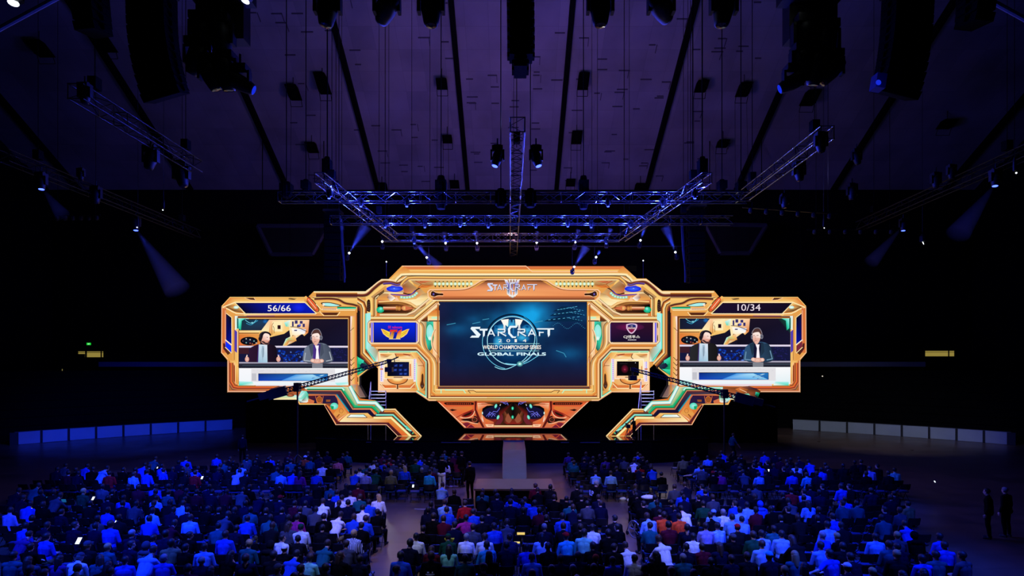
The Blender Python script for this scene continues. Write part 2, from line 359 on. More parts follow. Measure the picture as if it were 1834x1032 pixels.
# monitor surround
A.rect(677.6, 630, 746, 701, ['c', 'y', 'g', 'p'])
A.poly([(736, 632), (748, 632), (762, 648), (762, 700), (748, 700), (744, 660)], ['y', 'g', 'o', 'd', 'y', 'c'])
A.line([(680, 631), (694, 631)], 0.9, 'e'); A.line([(697, 631), (735, 631)], 0.8, 'e')
A.poly([(681, 634), (704, 634), (694, 640), (682, 643)], ['o', 'y', 's', 'c']); A.poly([(706, 633), (736, 634), (744, 644), (728, 640), (710, 639)], ['q', 'o', 'y', 'c', 'g'])
A.line([(708, 634), (710, 640), (706, 644), (706, 649)], 1.2, 'b'); A.line([(722, 634), (735, 637)], 1.4, 'R')
A.rect(688, 643.6, 739, 678.6, ['c', 'c', 'p', 'y']); A.line([(688, 644), (739, 644), (739, 678.6), (688, 678.6)], 1, 'w', True)
A.rect(681, 648, 687, 684, (240, 225, 240)); A.rect(740.5, 643, 746, 684, (240, 225, 240))
for k in range(11):
    A.rect(682.4, 648+3.2*k, 683.8, 650+3.2*k, 'v'); A.rect(742, 644+3.4*k, 743.4, 646+3.4*k, 'v')
A.rect(681, 660, 686, 662.6, 'q'); A.rect(733.6, 652, 736, 674, 'q'); A.rect(690.6, 656, 692, 670, 'q'); A.rect(705, 675, 721, 676.6, 'h'); A.rect(708, 645, 716, 646, 's')
A.ell(712, 678.6, 18, 10, 'y', 'o', 0, 180); A.ring(712, 678.6, 18, 10, 1.4, 'b', 0, 180); A.ell(712, 679, 9, 4, 'c', 'y', 0, 180)
A.poly([(680, 688), (690, 690), (709, 690), (710, 696), (688, 696)], ['R', 'o', 'o', 'o', 'r']); A.poly([(714, 690), (734, 690), (742, 685), (744, 695), (714, 696)], ['o', 'o', 'o', 'q', 'o'])
A.line([(681, 687), (689, 695.6), (709.6, 695.6)], 1.3, 'c'); A.line([(714, 695.6), (735, 695.6), (743, 687)], 1.3, 'c'); A.rect(710.8, 689, 713.2, 697, 'b')
A.line([(677.9, 630), (677.9, 700.4)], 1, 'p')
A.line([(745.8, 650), (745.8, 688), (750, 699)], 1.6, (180, 250, 210))
A.poly(A.curve([(754, 668), (757, 664), (759.6, 669), (760, 684), (761, 692), (757, 699), (751.6, 692), (752.6, 682)], 4), 'g')
A.poly(A.curve([(755, 672), (757, 669), (758.6, 673), (758.6, 684), (760, 691), (756, 697), (752.6, 690), (754.6, 682)], 4), 'b'); A.ell(756, 691.6, 2.4, 2.6, 'h', 'k')
A.line([(749, 640), (758, 652), (759, 658)], 1, 'd'); A.line([(749, 655), (759, 655)], 1, 'd')
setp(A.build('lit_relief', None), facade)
# header panel with its lettering
H = Art(YC-0.30)
hp = A.curve([(770, 519), (792, 518.6), (830, 517.6), (848, 511), (862, 502.6), (872, 501)], 6)[:-1]+[(872, 501)]
HO = [(767, 531), (766, 523)]+hp+[(920.3, 501)]
HO = HO+[(2*MX-x, y) for x, y in reversed(HO[:-1])]+[(2*MX-775, 539), (775, 539)]
head = setp(slab('header_panel', HO, YC-0.30, 0.3, M_BLK, None), facade)
H.poly(HO, [('o' if y > 536 else 'g') for x, y in HO])
H.mir = True
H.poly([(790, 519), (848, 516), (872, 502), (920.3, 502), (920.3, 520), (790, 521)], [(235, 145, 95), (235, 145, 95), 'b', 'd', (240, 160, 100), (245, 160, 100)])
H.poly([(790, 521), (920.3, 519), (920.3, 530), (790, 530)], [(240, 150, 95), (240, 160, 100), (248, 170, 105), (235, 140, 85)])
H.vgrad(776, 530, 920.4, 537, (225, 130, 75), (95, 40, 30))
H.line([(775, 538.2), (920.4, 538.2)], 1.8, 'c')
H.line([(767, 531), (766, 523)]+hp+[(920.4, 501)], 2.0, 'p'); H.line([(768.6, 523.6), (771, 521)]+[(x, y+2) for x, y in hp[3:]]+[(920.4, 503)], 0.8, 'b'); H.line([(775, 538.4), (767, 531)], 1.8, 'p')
H.ell(776.4, 527, 5, 5.6, 'b', 'k'); H.poly(H.curve([(779, 523), (785, 525.6), (793, 526), (793, 529), (785, 529), (779, 531)], 3), 'k'); H.ell(776.4, 527, 2, 2.4, 'v', 'k')
H.line(H.curve([(771, 529), (772, 523), (776, 521.4), (782, 524.4), (794, 525)], 4), 0.9, 'p'); H.line(H.curve([(772, 530), (778, 532), (784, 530), (794, 530)], 4), 0.9, 'p')
H.mir = False
def strokes_logo(Z, f, wt, c1, c2):
    # word in cut angular capitals, first letter and the middle letter taller
    def M(P): return [f(x, y) for x, y in P]
    def poly(P, c=None): Z.poly(M(P), c or c1)
    def st(P, w): Z.line(M(P), w*wt, c1)
    poly([(115, 283), (242, 283), (232, 312), (165, 312), (246, 392), (216, 436), (93, 436), (122, 407), (186, 407), (100, 308)])
    poly([(226, 310), (348, 310), (336, 336), (308, 336), (302, 408), (278, 430), (275, 336), (236, 336)])
    def A_(x): st([(x-48, 414), (x, 320), (x+48, 414)], 17); st([(x-30, 384), (x+32, 384)], 12)
    def R_(x): st([(x, 414), (x, 346)], 17); st([(x-8, 318), (x+90, 318), (x+94, 340), (x+88, 358), (x+22, 362), (x+112, 414)], 17)
    A_(395); R_(496)
    poly([(775, 268), (660, 268), (632, 312), (636, 380), (690, 441), (742, 441), (752, 420), (712, 420), (668, 372), (664, 320), (682, 296), (752, 296)])
    R_(778); A_(972)
    st([(1082, 414), (1082, 350)], 17); st([(1052, 312), (1166, 312)], 18); st([(1078, 362), (1142, 362)], 15)
    st([(1162, 312), (1288, 312)], 18); poly([(1196, 320), (1232, 320), (1230, 400), (1206, 430), (1196, 380)])
def fh(x, y): return (872+(x-93)*(962-872)/(1290-93), 521.6+(y-436)*(521.6-504.5)/(436-268)*0.93)
H.poly([(903, 500), (909, 502), (912, 510), (912, 524), (918, 531), (923, 524), (923, 510), (926, 502), (931, 500), (928, 512), (927, 527), (918, 535), (908, 527), (907, 512)], ['w', 'w', 'v', (60, 120, 170), 'w', (60, 120, 170), 'v', 'w', 'w', 'h', 'w', 'k', 'w', 'h'])
for bx in (911, 916, 921): H.poly([(bx, 500), (bx+3.4, 500), (bx+2.6, 512), (bx+2.6, 531), (bx+0.6, 531), (bx+0.6, 512)], ['w', 'w', 'v', 'w', 'w', 'n'])
strokes_logo(H, lambda x, y: (fh(x, y)[0]+0.5, fh(x, y)[1]+0.7), 0.105, (70, 40, 60), None)
strokes_logo(H, fh, 0.085, (215, 218, 240), None)
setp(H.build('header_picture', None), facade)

# ---------------- main screen
scr = setp(slab('main_screen', [(786, 540.4), (1051.5, 540.4), (1051.5, 691.6), (786, 691.6)], YC-0.02, 0.12, M_BLK, None), facade)
S = Art(YC-0.10)
rs = np.random.RandomState(3)
def vnoise(nx, ny, fx, fy):
    g = rs.rand(int(fy)+2, int(fx)+2); X = np.linspace(0, fx, nx); Y = np.linspace(0, fy, ny)
    xi = X.astype(int); yi = Y.astype(int); xf = X-xi; yf = Y-yi; xf = xf*xf*(3-2*xf); yf = (yf*yf*(3-2*yf))[:, None]
    a = g[np.ix_(yi, xi)]*(1-xf)+g[np.ix_(yi, xi+1)]*xf; b = g[np.ix_(yi+1, xi)]*(1-xf)+g[np.ix_(yi+1, xi+1)]*xf
    return a*(1-yf)+b*yf
NX, NY = 90, 52
X, Yg = np.meshgrid(np.linspace(787, 1050.6, NX), np.linspace(541, 691, NY))
nz = 0.55*vnoise(NX, NY, 6, 4)+0.3*vnoise(NX, NY, 13, 9)+0.15*vnoise(NX, NY, 30, 20)
def gau(cx, cy, rx, ry): return np.exp(-(((X-cx)/rx)**2+((Yg-cy)/ry)**2))
glow = 0.9*gau(948, 566, 38, 26)+0.45*gau(905, 585, 55, 24)+0.35*gau(812, 590, 22, 12)+0.35*gau(1020, 632, 26, 13)+0.3*gau(860, 572, 30, 14)+0.3*gau(920, 615, 48, 30)+0.25*gau(1045, 560, 30, 16)
g2 = np.clip(glow*(0.35+1.1*nz), 0, 1)
low = np.clip((Yg-648)/40, 0, 1); left = np.clip((815-X)/40, 0, 1)
R = 10+18*low+20*left*(1-low)+g2*10+6*nz
G = 24-4*low+g2*130+13*nz*(1-low)
B = 54-10*low+g2*158+26*nz*(1-low)
cols = np.stack([np.clip(R, 0, 255), np.clip(G, 0, 255), np.clip(B, 0, 255)], -1).reshape(-1, 3)
S._add(list(zip(X.ravel(), Yg.ravel())), [(j*NX+i, j*NX+i+1, (j+1)*NX+i+1, (j+1)*NX+i) for j in range(NY-1) for i in range(NX-1)], [tuple(c) for c in cols])
# pagoda roofs in the upper right
for (px, py, pw) in [(1012, 552, 22), (1014, 560, 30), (1010, 570, 36)]:
    S.poly([(px-pw, py+6), (px-pw+6, py+3), (px-6, py-3), (px+4, py-3), (px+pw-4, py+3), (px+pw+2, py+6)], (8, 38, 70))
    for t in range(7): S.line([(px-pw+8+t*pw*0.24, py+3.2-t*0.9), (px-pw+8+t*pw*0.24+4, py+2.6-t*0.9)], 0.8, (90, 190, 225))
    for t in range(6): S.line([(px+5+t*5, py-1+t*1.0), (px+8+t*5, py-0.4+t*1.0)], 0.7, (70, 160, 205))
for t in range(22):
    S.line([(990+t*2.7, 584-5*math.sin(t*0.5)), (991.6+t*2.7, 583.6-5*math.sin(t*0.5))], 0.6, (60, 150, 190))
for (x0, y0, x1, y1) in [(800, 582, 816, 579), (864, 573, 876, 571), (846, 580, 860, 577), (996, 628, 1010, 633), (1010, 633, 1014, 640), (957, 578, 972, 575)]:
    S.line([(x0, y0), (x1, y1)], 1.2, (60, 150, 185))
# emblem
S.ell(917, 610.5, 44, 43, (20, 90, 150), (4, 30, 70), n=40)
for (ex, ey, ea, eb, er) in [(897, 590, 14, 9, -20), (945, 592, 12, 10, 30), (915, 582, 12, 6, 0), (935, 605, 14, 8, 10), (892, 612, 9, 12, 0)]:
    S.ell(ex, ey, ea, eb, (60, 180, 230), (10, 70, 130), rot=er)
for (ex, ey) in [(889, 586), (944, 585), (950, 596), (906, 598)]: S.ell(ex, ey, 4, 3, (6, 50, 110), (20, 110, 170), rot=20)
S.ring(917, 608.5, 47, 45, 3.0, (6, 28, 55), 190, 350, n=44)
S.ring(917, 610.5, 44.2, 43.2, 1.3, (170, 235, 250), 0, 360, n=60)
S.ring(913, 613, 49, 48, 1.0, (110, 210, 240), 100, 200, n=40); S.ring(915, 609, 46, 48, 0.9, (60, 150, 190), -60, 60, n=40)
S.line(S.curve([(886, 657), (896, 661), (908, 661), (922, 655), (938, 645), (950, 630), (957, 614), (958, 600)], 8), 1.2, (150, 230, 250))
S.line(S.curve([(905, 651), (930, 653), (945, 649), (958, 641), (966, 636)], 8), 1.1, (110, 210, 240))
S.ell(931, 652, 6, 5, (150, 250, 245), (14, 66, 92)); S.ell(931, 652, 2, 1.8, 'w', 'a')
for sx, x0 in ((1, 897), (-1, 936.5)):
    S.poly([(x0, 573), (x0+sx*14, 571.6), (x0+sx*13, 586), (x0+sx*8, 582), (x0+sx*9, 600), (x0+sx*4, 596), (x0+sx*5, 583)], ['w', 'w', 'a', 'w', (60, 150, 200), (20, 110, 180), 'w'])
for bx in (912, 918.5): S.poly([(bx, 573), (bx+2.4, 573), (bx+2.4, 604), (bx, 604)], [(90, 200, 240), (40, 140, 200), (10, 60, 120), (10, 80, 150)])
def fm(x, y): return (830+x/7.94, 550+y/7.94)
strokes_logo(S, lambda x, y: (fm(x, y)[0]+0.9, fm(x, y)[1]+0.9), 0.15, (10, 45, 85), None)
strokes_logo(S, fm, 0.128, (235, 248, 255), None)
for i, ch in enumerate('2014'): S.text(ch, 892.5+14.6*i, 607.6, (896.5 if ch == '1' else 899)+14.6*i, 613, 'w')
S.line([(875, 615.7), (966, 615.7)], 0.7, 'a'); S.line([(875, 628.6), (966, 628.6)], 0.7, 'a')
S.text('WORLD CHAMPIONSHIP SERIES', 864.5, 618.6, 969, 625.6, 'w', bold=0.012)
S.text('GLOBAL FINALS', 855, 631.4, 978, 637.2, (210, 245, 255), bold=0.03)
S.ell(961.6, 589, 0.7, 0.7, 'w', 'w', n=8)
pic = S.build('screen_picture', None); pic.parent = scr; 
facade_children = [scr]

# ---------------- team logo screens and the little monitors
def small_screen(name, x0, y0, x1, y1, Y, t, m, root):
    return setp(slab(name, [(x0, y0), (x1, y0), (x1, y1), (x0, y1)], Y, t, m, None), root)
l1 = small_screen('logo_screen', 669, 577.6, 744.4, 613.6, YC-0.36, 0.34, M_BLK, facade)
L = Art(YC-0.38)
L.rect(669.6, 578, 743.8, 613.4, [(16, 40, 215), (8, 40, 235), (10, 22, 130), (8, 18, 110)])
L.text('SK telecom', 695, 583.8, 720, 588.6, (225, 30, 90), bold=0.01)
for sg in (1, -1):
    cx = 707.6
    L.poly([(cx+sg*25, 589.2), (cx+sg*21, 590), (cx+sg*9, 595), (cx+sg*10, 605), (cx+sg*15, 603), (cx+sg*21, 598)], [(255, 190, 60), (255, 215, 90), (250, 225, 70), (240, 210, 40), (255, 230, 60), (255, 200, 60)])
    L.line([(cx+sg*25, 589.2), (cx+sg*21, 598), (cx+sg*15, 603), (cx+sg*10, 605.4)], 0.8, 'p'); L.line([(cx+sg*22, 592), (cx+sg*11, 599)], 0.6, 'd'); L.line([(cx+sg*19, 596.5), (cx+sg*11, 602)], 0.6, 'd')
L.poly([(699, 590.6), (712, 590.6), (711, 595), (706.6, 595), (703.6, 607), (697, 607), (701, 595), (697.6, 595)], [(225, 40, 50), (225, 40, 50), (230, 80, 50), 'R', (250, 200, 90), (250, 200, 90), 'o', (230, 50, 50)])
L.poly([(713.5, 593), (720, 589.6), (716.6, 607), (709, 607), (712, 596)], [(235, 80, 50), (225, 40, 50), (250, 200, 90), (250, 200, 90), (225, 60, 50)])
L.line([(696.6, 607.4), (717.4, 607.4)], 0.8, 'c')
p = L.build('logo_picture', None); p.parent = l1
tag(l1, 'blue screen with a winged team logo'); 
r1 = small_screen('logo_screen', 1094, 577.6, 1169.6, 613, YC-0.36, 0.34, M_BLK, facade)
L = Art(YC-0.38)
L.rect(1094.6, 578, 1169, 612.6, [(62, 18, 60), (48, 14, 40), (24, 14, 44), (22, 14, 44)])
L.ell(1128, 586, 26, 7, (120, 20, 80), (60, 18, 58))
L.poly(L.curve([(1121.6, 581), (1131, 579.4), (1140.6, 581), (1140.6, 588), (1136, 595), (1131, 598), (1126, 595), (1121.6, 588)], 4), (225, 190, 220))
L.poly(L.curve([(1124, 582.6), (1131, 581), (1138.2, 582.6), (1138, 588), (1134.6, 593.6), (1131, 595.8), (1127.4, 593.6), (1124, 588)], 4), [(30, 40, 110)]*12+[(130, 25, 70)]*17)
L.text('CJ', 1129.6, 583.2, 1132.8, 585.2, 'w'); L.text('ENTUS', 1125, 586.6, 1137.4, 589.4, 'w', bold=0.02)
L.text('CJ엔투스', 1116.6, 600.6, 1146, 607, 'w', bold=0.012)
for i in range(7): L.rect(1124.6+2.2*i, 608.2, 1126.2+2.2*i, 609.8, (220, 215, 225))
p = L.build('logo_picture', None); p.parent = r1; tag(r1, 'dark red screen with a round shield logo')
for i, (x0, y0, x1, y1) in enumerate([(694.4, 649, 731.6, 673.4), (1106, 648, 1143.6, 672.6)]):
    mroot = empty('hanging_monitor', W((x0+x1)/2, y1, YC-0.5))
    tag(mroot, ['thin black monitor with a grid of blue thumbnails, before the gold surround left of centre',
                'thin black monitor showing a dim reddish picture, before the gold surround right of centre'][i], 'monitor', 'monitors in front of the facade')
    b = slab('casing', [(x0-0.6, y0-0.6), (x1+0.6, y0-0.6), (x1+0.6, y1+0.6), (x0-0.6, y1+0.6)], YC-0.5, 0.1, M_BLK, None); setp(b, mroot)
    st = MB(); c = W((x0+x1)/2, (y0+y1)/2, YC-0.4); st.tube(c, (c.x, YC-0.05, c.z), 0.05); setp(st.build('bracket', M_BLKM, None), mroot)
    L = Art(YC-0.51)
    L.rect(x0, y0, x1, y1, [(10, 10, 18), (14, 20, 60), (10, 20, 70), (6, 6, 14)] if i == 0 else [(12, 8, 12), (12, 8, 10), (8, 6, 8), (8, 6, 8)])
    if i == 0:
        for (bx, by) in [(718, 655), (708, 663), (717, 663), (726, 663), (718, 670), (726, 670), (709, 655)]:
            L.rect(bx-3, by-2.2, bx+3, by+2.2, [(20, 40, 130), (30, 60, 150), (18, 30, 100), (20, 40, 120)]); L.ell(bx, by, 1.8, 1.2, (80, 110, 190), (24, 44, 130), n=8)
    else:
        L.ell(1119, 661, 7, 8, (120, 22, 50), (12, 8, 12)); L.ell(1119, 662, 2.4, 2, (190, 50, 80), (90, 18, 44), n=10); L.rect(1110, 651, 1124, 652, (40, 34, 38))
        L.ell(1138, 650, 0.7, 0.7, (230, 230, 240), n=8)
    setp(L.build('monitor_picture', None), mroot)

# ---------------- plinth under the facade
plinth = empty('stage_plinth', W(918, 767, YC)); tag(plinth, 'orange wedge shaped plinth with dark gem chamber under the main screen', 'stage plinth')
PO = [(783, 718.6), (1056, 718.6), (1003, 767), (832, 767)]
setp(slab('plinth_body', PO, YC-0.02, 0.6, M_BLK, None), plinth)
Q = Art(YC-0.04); Q.poly(PO, ['r', 'r', 'q', 'q']); MXs = MX; MX = 919.3; Q.mir = True
Q.vgrad(786, 719, 919.4, 721, 'o', 'R')
Q.poly(Q.curve([(796, 723.4), (799, 721), (845, 721), (848, 723.4), (845, 725.6), (799, 725.6)], 3), 'k')
for k in range(13): Q.rect(800+3.5*k, 722, 801.6+3.5*k, 724.6, (170, 60, 35))
Q.poly([(796, 729), (846, 728), (846, 733), (826, 742), (816, 748)], ['q', 'o', 'o', 'r', 'q'])
Q.poly([(805, 734.4), (810, 732.6), (813, 733.4), (819, 734.6), (813, 736), (810, 736.8)], 'k')
Q.line([(815, 749.5), (830, 741), (848, 733.5)], 1.2, 'R'); Q.line([(786, 720.5), (834, 766)], 1.4, 'p')
Q.poly(Q.curve([(826, 745), (836, 738), (848, 735.4), (848, 741), (840, 746.6), (830, 748)], 4), 'R'); Q.poly(Q.curve([(829, 744.6), (838, 740), (845, 737.6), (842, 742.6), (833, 746)], 4), 'k')
Q.line(Q.curve([(824, 747.6), (836, 749), (846, 744.6), (851, 735)], 5), 1.3, 'p')
Q.poly(Q.curve([(824, 752), (832, 750), (846, 749), (850, 745), (856, 748), (859, 754), (854, 759), (846, 756), (834, 754.6)], 4), 'k'); Q.ell(850, 752, 4.4, 3.8, 'b', 'k'); Q.ring(850, 752, 4.4, 3.8, 0.9, (190, 90, 70))
Q.line(Q.curve([(826, 755), (838, 755), (846, 758), (856, 759)], 5), 1.0, 'p'); Q.poly(Q.curve([(828, 759), (838, 757), (848, 764), (850, 766.6), (836, 766)], 4), (120, 30, 50))
Q.line(Q.curve([(836, 766), (844, 760), (852, 764)], 4), 1.2, 'r')
Q.poly([(850, 719), (854, 719), (853, 733), (860, 750), (868, 766), (864, 766), (855, 750), (850, 735)], (90, 22, 20))
Q.poly([(855, 722), (884, 722), (884, 727), (872, 729), (864, 738), (865, 748), (866, 757), (860, 748), (856, 736)], ['p', 'q', 'o', 'r', 'o', 'p', 'w', 'q', 'o'])
Q.rect(856, 722.4, 883, 725, ['p', 'q', 'o', 'q']); Q.line([(862, 723.6), (882, 723.6)], 0.8, 'R')
Q.poly([(863, 720), (919.4, 720), (919.4, 762), (885, 762), (884, 756), (870, 750), (863, 742), (864, 732), (872, 727), (885, 726)], ['d', 'x', 'x', 'b', 'R', 'k', 'x', 'x', 'x', 'x'])
Q.poly(Q.curve([(864, 740), (868, 734), (880, 729), (892, 726), (894, 738), (890, 750), (876, 750), (867, 746)], 4), 'n')
Q.poly([(900, 742), (904, 736), (911, 747), (915, 752), (919.4, 749), (919.4, 760), (908, 760), (900, 756)], ['k', (110, 50, 40), 'd', (150, 70, 40), 'b', 'R', 'R', 'k'])
Q.poly(Q.curve([(886, 761), (892, 752), (899, 742), (901, 752), (896, 760)], 4), (110, 34, 44)); Q.poly(Q.curve([(910, 740), (905, 752), (912, 758), (917, 752)], 4), (150, 80, 55))
Q.poly([(869, 751), (884, 756), (885, 760), (870, 760)], ['o', 'q', 'R', 'r']); Q.poly([(869, 760), (884, 760), (884, 765), (872, 765)], 'p'); Q.line([(874, 762), (881, 762)], 0.8, 'R')
Q.vgrad(885, 762.4, 919.4, 767, 'c', 'o'); Q.vgrad(885, 764.6, 919.4, 765.4, 'd', 'd')
for P in ([(871, 746), (876, 740), (878, 744), (884, 737), (890, 738), (894, 733), (895, 730)], [(880, 747), (884, 741), (888, 742)], [(901, 722), (906, 724), (909, 722), (910, 726)], [(875, 747), (877, 738), (883, 742), (887, 746)], [(896, 720), (903, 721), (908, 720)]):
    Q.line(P, 0.9, (110, 110, 225))
for (gx, gy, rt) in [(888, 727.6, 20), (892, 747.6, 20)]: Q.ell(gx, gy, 2.2, 4, 'a', 't', rot=rt)
Q.ell(864, 740, 1, 2.4, 'w', 'a'); Q.ell(896, 725.6, 1, 2, 'w', 'h', rot=25)
Q.mir = False
for (gx, gy, rx, ry) in [(918, 731.6, 2.2, 3.2), (918, 747.4, 2.2, 3.2)]: Q.ell(gx, gy, rx, ry, 't', 'e'); Q.ell(gx, gy, rx*.5, ry*.5, 'a', 't', n=8)
Q.line([(832, 766.4), (1003, 766.4)], 1, (150, 60, 60))
MX = MXs
setp(Q.build('plinth_relief', None), plinth)
# ------------------------------------------------------------------ the two wings with the caster screens
def caster_picture(right):
    P = Art(YW-0.12, dx=(789.2 if right else 0), dy=(-2.0 if right else 0))
    r = P.rect; e = P.ell; pl = P.poly; ln = P.line; cv = P.curve
    x0, x1 = 427.6, (626.6 if right else 623.2)
    r(x0, 571.5, x1, 690, (22, 18, 38)); pl([(545, 572), (x1, 572), (x1, 618), (530, 618)], [(28, 20, 36), (24, 18, 40), (22, 20, 48), (16, 14, 30)])
    if right: pl([(604, 573), (x1, 573), (x1, 600)], [(24, 30, 40), (10, 90, 70), (16, 40, 46)])
    # stage seen behind the desk
    pl([(428, 573), (482, 573), (482, 592), (428, 592)], [(18, 50, 62), (30, 60, 95), (36, 40, 66), (30, 48, 66)] if not right else [(20, 26, 44), (24, 40, 80), (30, 30, 50), (24, 26, 44)])
    ln(cv([(439, 573), (446, 578), (453, 579), (459, 573)], 5), 0.9, (120, 220, 240)); ln(cv([(441, 579), (449, 582), (456, 578), (462, 574)], 5), 0.9, (60, 170, 210)); e(452, 578.6, 3, 1.8, 'a', (40, 140, 180)); e(475, 576, 5, 4, (30, 110, 190), (28, 56, 95))
    pl([(428, 592), (468, 592), (482, 573), (522, 573), (520, 590), (509, 598), (484, 604), (468, 604), (464, 600), (428, 600)], ['y', 'c', 'p', 'c', 'y', 'y', 'y', 'g', 'o', 'o'])
    ln([(428, 597), (464, 597)], 1.2, 'b'); ln([(429, 594.6), (464, 594.4)], 1, 'c')
    pl([(428, 600), (466, 600), (466, 619), (428, 619)], ['o', 'g', 'o', (230, 110, 60)])
    e(446, 611, 15.6, 7.6, (20, 26, 50), 'x')
    for (bx, by, c) in [(441, 607, 'w'), (448, 608.6, 'w'), (441, 614, 'a'), (448, 615, 'r'), (455, 611, 'a'), (435, 611, 'h'), (459, 614.5, 'w'), (452, 616, 'o')]: e(bx, by, 1.6, 1.5, c, 'n', n=9)
    pl([(484, 573), (509, 573), (509, 597), (496, 597), (486, 604), (481, 600)], ['p', 'c', 'y', 'y', 'y', 'g']); pl([(488, 576), (505, 576), (506, 594), (492, 594), (488, 590)], 'c')
    r(497, 582.6, 502.6, 589.6, (40, 14, 24)); ln([(490, 578), (487, 583), (487, 600)], 0.8, 'd'); ln([(491, 597), (491, 588), (489, 584)], 0.8, 'b')
    pl([(509, 578), (520, 573), (520, 586), (512, 585)], ['a', 'w', 'c', 't'])
    pl([(520, 573), (554, 573), (552, 596), (545, 602), (541, 598), (530, 606), (528, 612), (505, 623), (512, 607), (520, 603), (518, 590)], ['c', 'p', 'o', 'y', 'p', 'c', 'g', 'c', 'a', 'c', 'c'])
    pl([(522, 588), (548, 590), (546, 598), (524, 602)], ['w', (200, 215, 250), 'w', 'c']); ln([(520, 585.6), (532, 586), (550, 594)], 1, 'k')
    for (bx, by, bw, bh) in [(523, 576, 3, 9), (528, 574, 5, 6), (532, 582, 6, 4), (537, 575, 5, 5), (542, 580, 4, 6), (527, 591, 5, 2)]: r(bx, by, bx+bw, by+bh, (50, 46, 110))
    r(535, 581, 539, 584, (90, 110, 230))
    pl([(505, 623), (515, 606), (522, 604), (524, 600), (529, 601), (531, 611), (518, 612), (512, 623)], ['y', (180, 220, 150), 'y', 'b', 'p', 'g', 'o', 'y'])
    # white counter line and the blurred crowd
    r(428, 619.6, x1, 622.8, (225, 215, 235)); r(428, 622.8, x1, 650, (22, 24, 60)); r(428, 622.8, 446, 634, (60, 28, 40))
    rr = random.Random(5)
    for k in range(46):
        bx = 500+rr.random()*48; by = 628+rr.random()*20; c = rr.choice([(20, 70, 200), (40, 110, 235), (10, 40, 150), (110, 150, 235), (14, 30, 110)])
        e(bx, by, 1+rr.random()*3.4, 0.8+rr.random()*1.9, c, (12, 30, 110), n=8, rot=rr.random()*60-30)
    for k in range(26):
        bx = 596+rr.random()*24; by = 625+rr.random()*22; e(bx, by, 0.8+rr.random()*2, 0.8, (44, 40, 120), (24, 24, 66), n=7)
    # desk
    pl([(428, 648.6), (x1, 648.6), (x1, 651.2), (428, 651.2)], (170, 165, 185)); r(428, 651.2, x1, 659.6, [(46, 46, 62), (52, 50, 66), (24, 26, 40), (24, 28, 40)]); r(434, 654, x1, 655.4, (56, 70, 84))
    r(428, 659.6, x1, 690, [(248, 248, 252), (250, 250, 252), (225, 240, 245), (240, 245, 250)])
    r(450, 661, 600, 684, (226, 224, 228)); r(451, 669, 459, 682, (196, 196, 204)); pl([(428, 683), (450, 684), (456, 687), (428, 688)], ['a', 'a', 'w', 't'])
    for k in range(30): bx = 452+rr.random()*146; e(bx, 662+rr.random()*5, 2.4, 0.7, (205, 203, 210), (226, 224, 228), n=6)
    pl([(462.6, 670), (587, 670), (587, 682.4), (462.6, 682.4)], [(14, 40, 120), (40, 120, 190), (20, 90, 170), (20, 60, 180)])
    pl([(530, 671), (560, 671), (586, 681.6), (504, 681.6)], [(60, 150, 225), (170, 225, 250), (120, 200, 240), (60, 140, 230)])
    for (bx, by, a) in [(566, 676, 8), (573, 679, 7), (576, 673, 6)]: e(bx, by, a, 1.5, (190, 240, 250), (30, 110, 190), rot=-15)
    ln([(462.6, 669.6), (587, 669.6)], 0.9, 'k'); ln([(587, 670), (587, 682)], 0.9, 'n')
    # first presenter: dark jacket, pale shirt, beard, headset, hands raised
    J = (46, 22, 48) if not right else (40, 40, 44); J2 = (22, 14, 28) if not right else (24, 22, 24)
    pl(cv([(446, 649), (446.6, 632), (448, 624), (455, 619.6), (464, 616.6), (484, 616.6), (491, 619), (495, 624), (496.6, 640), (497, 649)], 4), [J]*20+[J2]*17)
    pl([(463.6, 617), (478.6, 618), (479, 649.6), (462.4, 649.6)], [(205, 225, 240), (225, 232, 245), (170, 205, 225), (150, 190, 215)])
    pl([(469, 620), (473, 620), (473.4, 634), (470, 649), (468, 630)], (160, 185, 205)); ln([(471.6, 623), (471, 640)], 0.7, (90, 90, 110)); ln([(463, 617), (461, 649)], 1.2, (70, 40, 120))
    pl(cv([(470, 598), (476, 594.6), (482, 597.4), (483, 604), (482.6, 610), (480, 617), (474, 617), (468, 613), (466, 606)], 4), [(255, 226, 214)]*16+[(226, 160, 140)]*17)
    pl(cv([(464.4, 612), (464, 602), (467, 596), (474, 593.6), (481, 595), (485.6, 599), (484, 602), (481, 598.6), (475, 597), (471.6, 600), (470, 606), (468, 611)], 3), (26, 18, 30))
    pl([(468, 611), (471, 614), (475, 617), (480, 618.4), (483, 615), (482, 611.6), (480, 612), (480.6, 614), (476, 614), (472, 611)], (70, 44, 48)); ln([(477.4, 604), (480, 604.4)], 0.8, (60, 30, 30)); ln([(479.6, 612.6), (482, 612.6)], 0.6, 'R'); ln([(482.6, 605), (483.6, 608.6), (482.4, 609)], 0.7, (210, 130, 110))
    e(466, 607, 3.2, 4.4, (16, 14, 20), (40, 30, 40)); ln(cv([(465, 604), (468, 596.6), (474, 594)], 4), 1, (60, 60, 70)); ln([(466, 610), (474, 616), (479, 615.6)], 0.6, (40, 40, 46))
    for (hx, hy, sg) in [(442.4, 642.6, -1), (498.6, 642.4, 1)]:
        e(hx, hy+1, 3.8, 4.8, (250, 215, 200), (220, 150, 135)); ln([(hx+sg*1, hy-3), (hx-sg*0.4, hy-6.6)], 2.0, (250, 220, 205))
        for k in range(3): ln([(hx-3*sg, hy-1+2.2*k), (hx+3*sg, hy-1+2.2*k)], 0.4, (205, 140, 125))
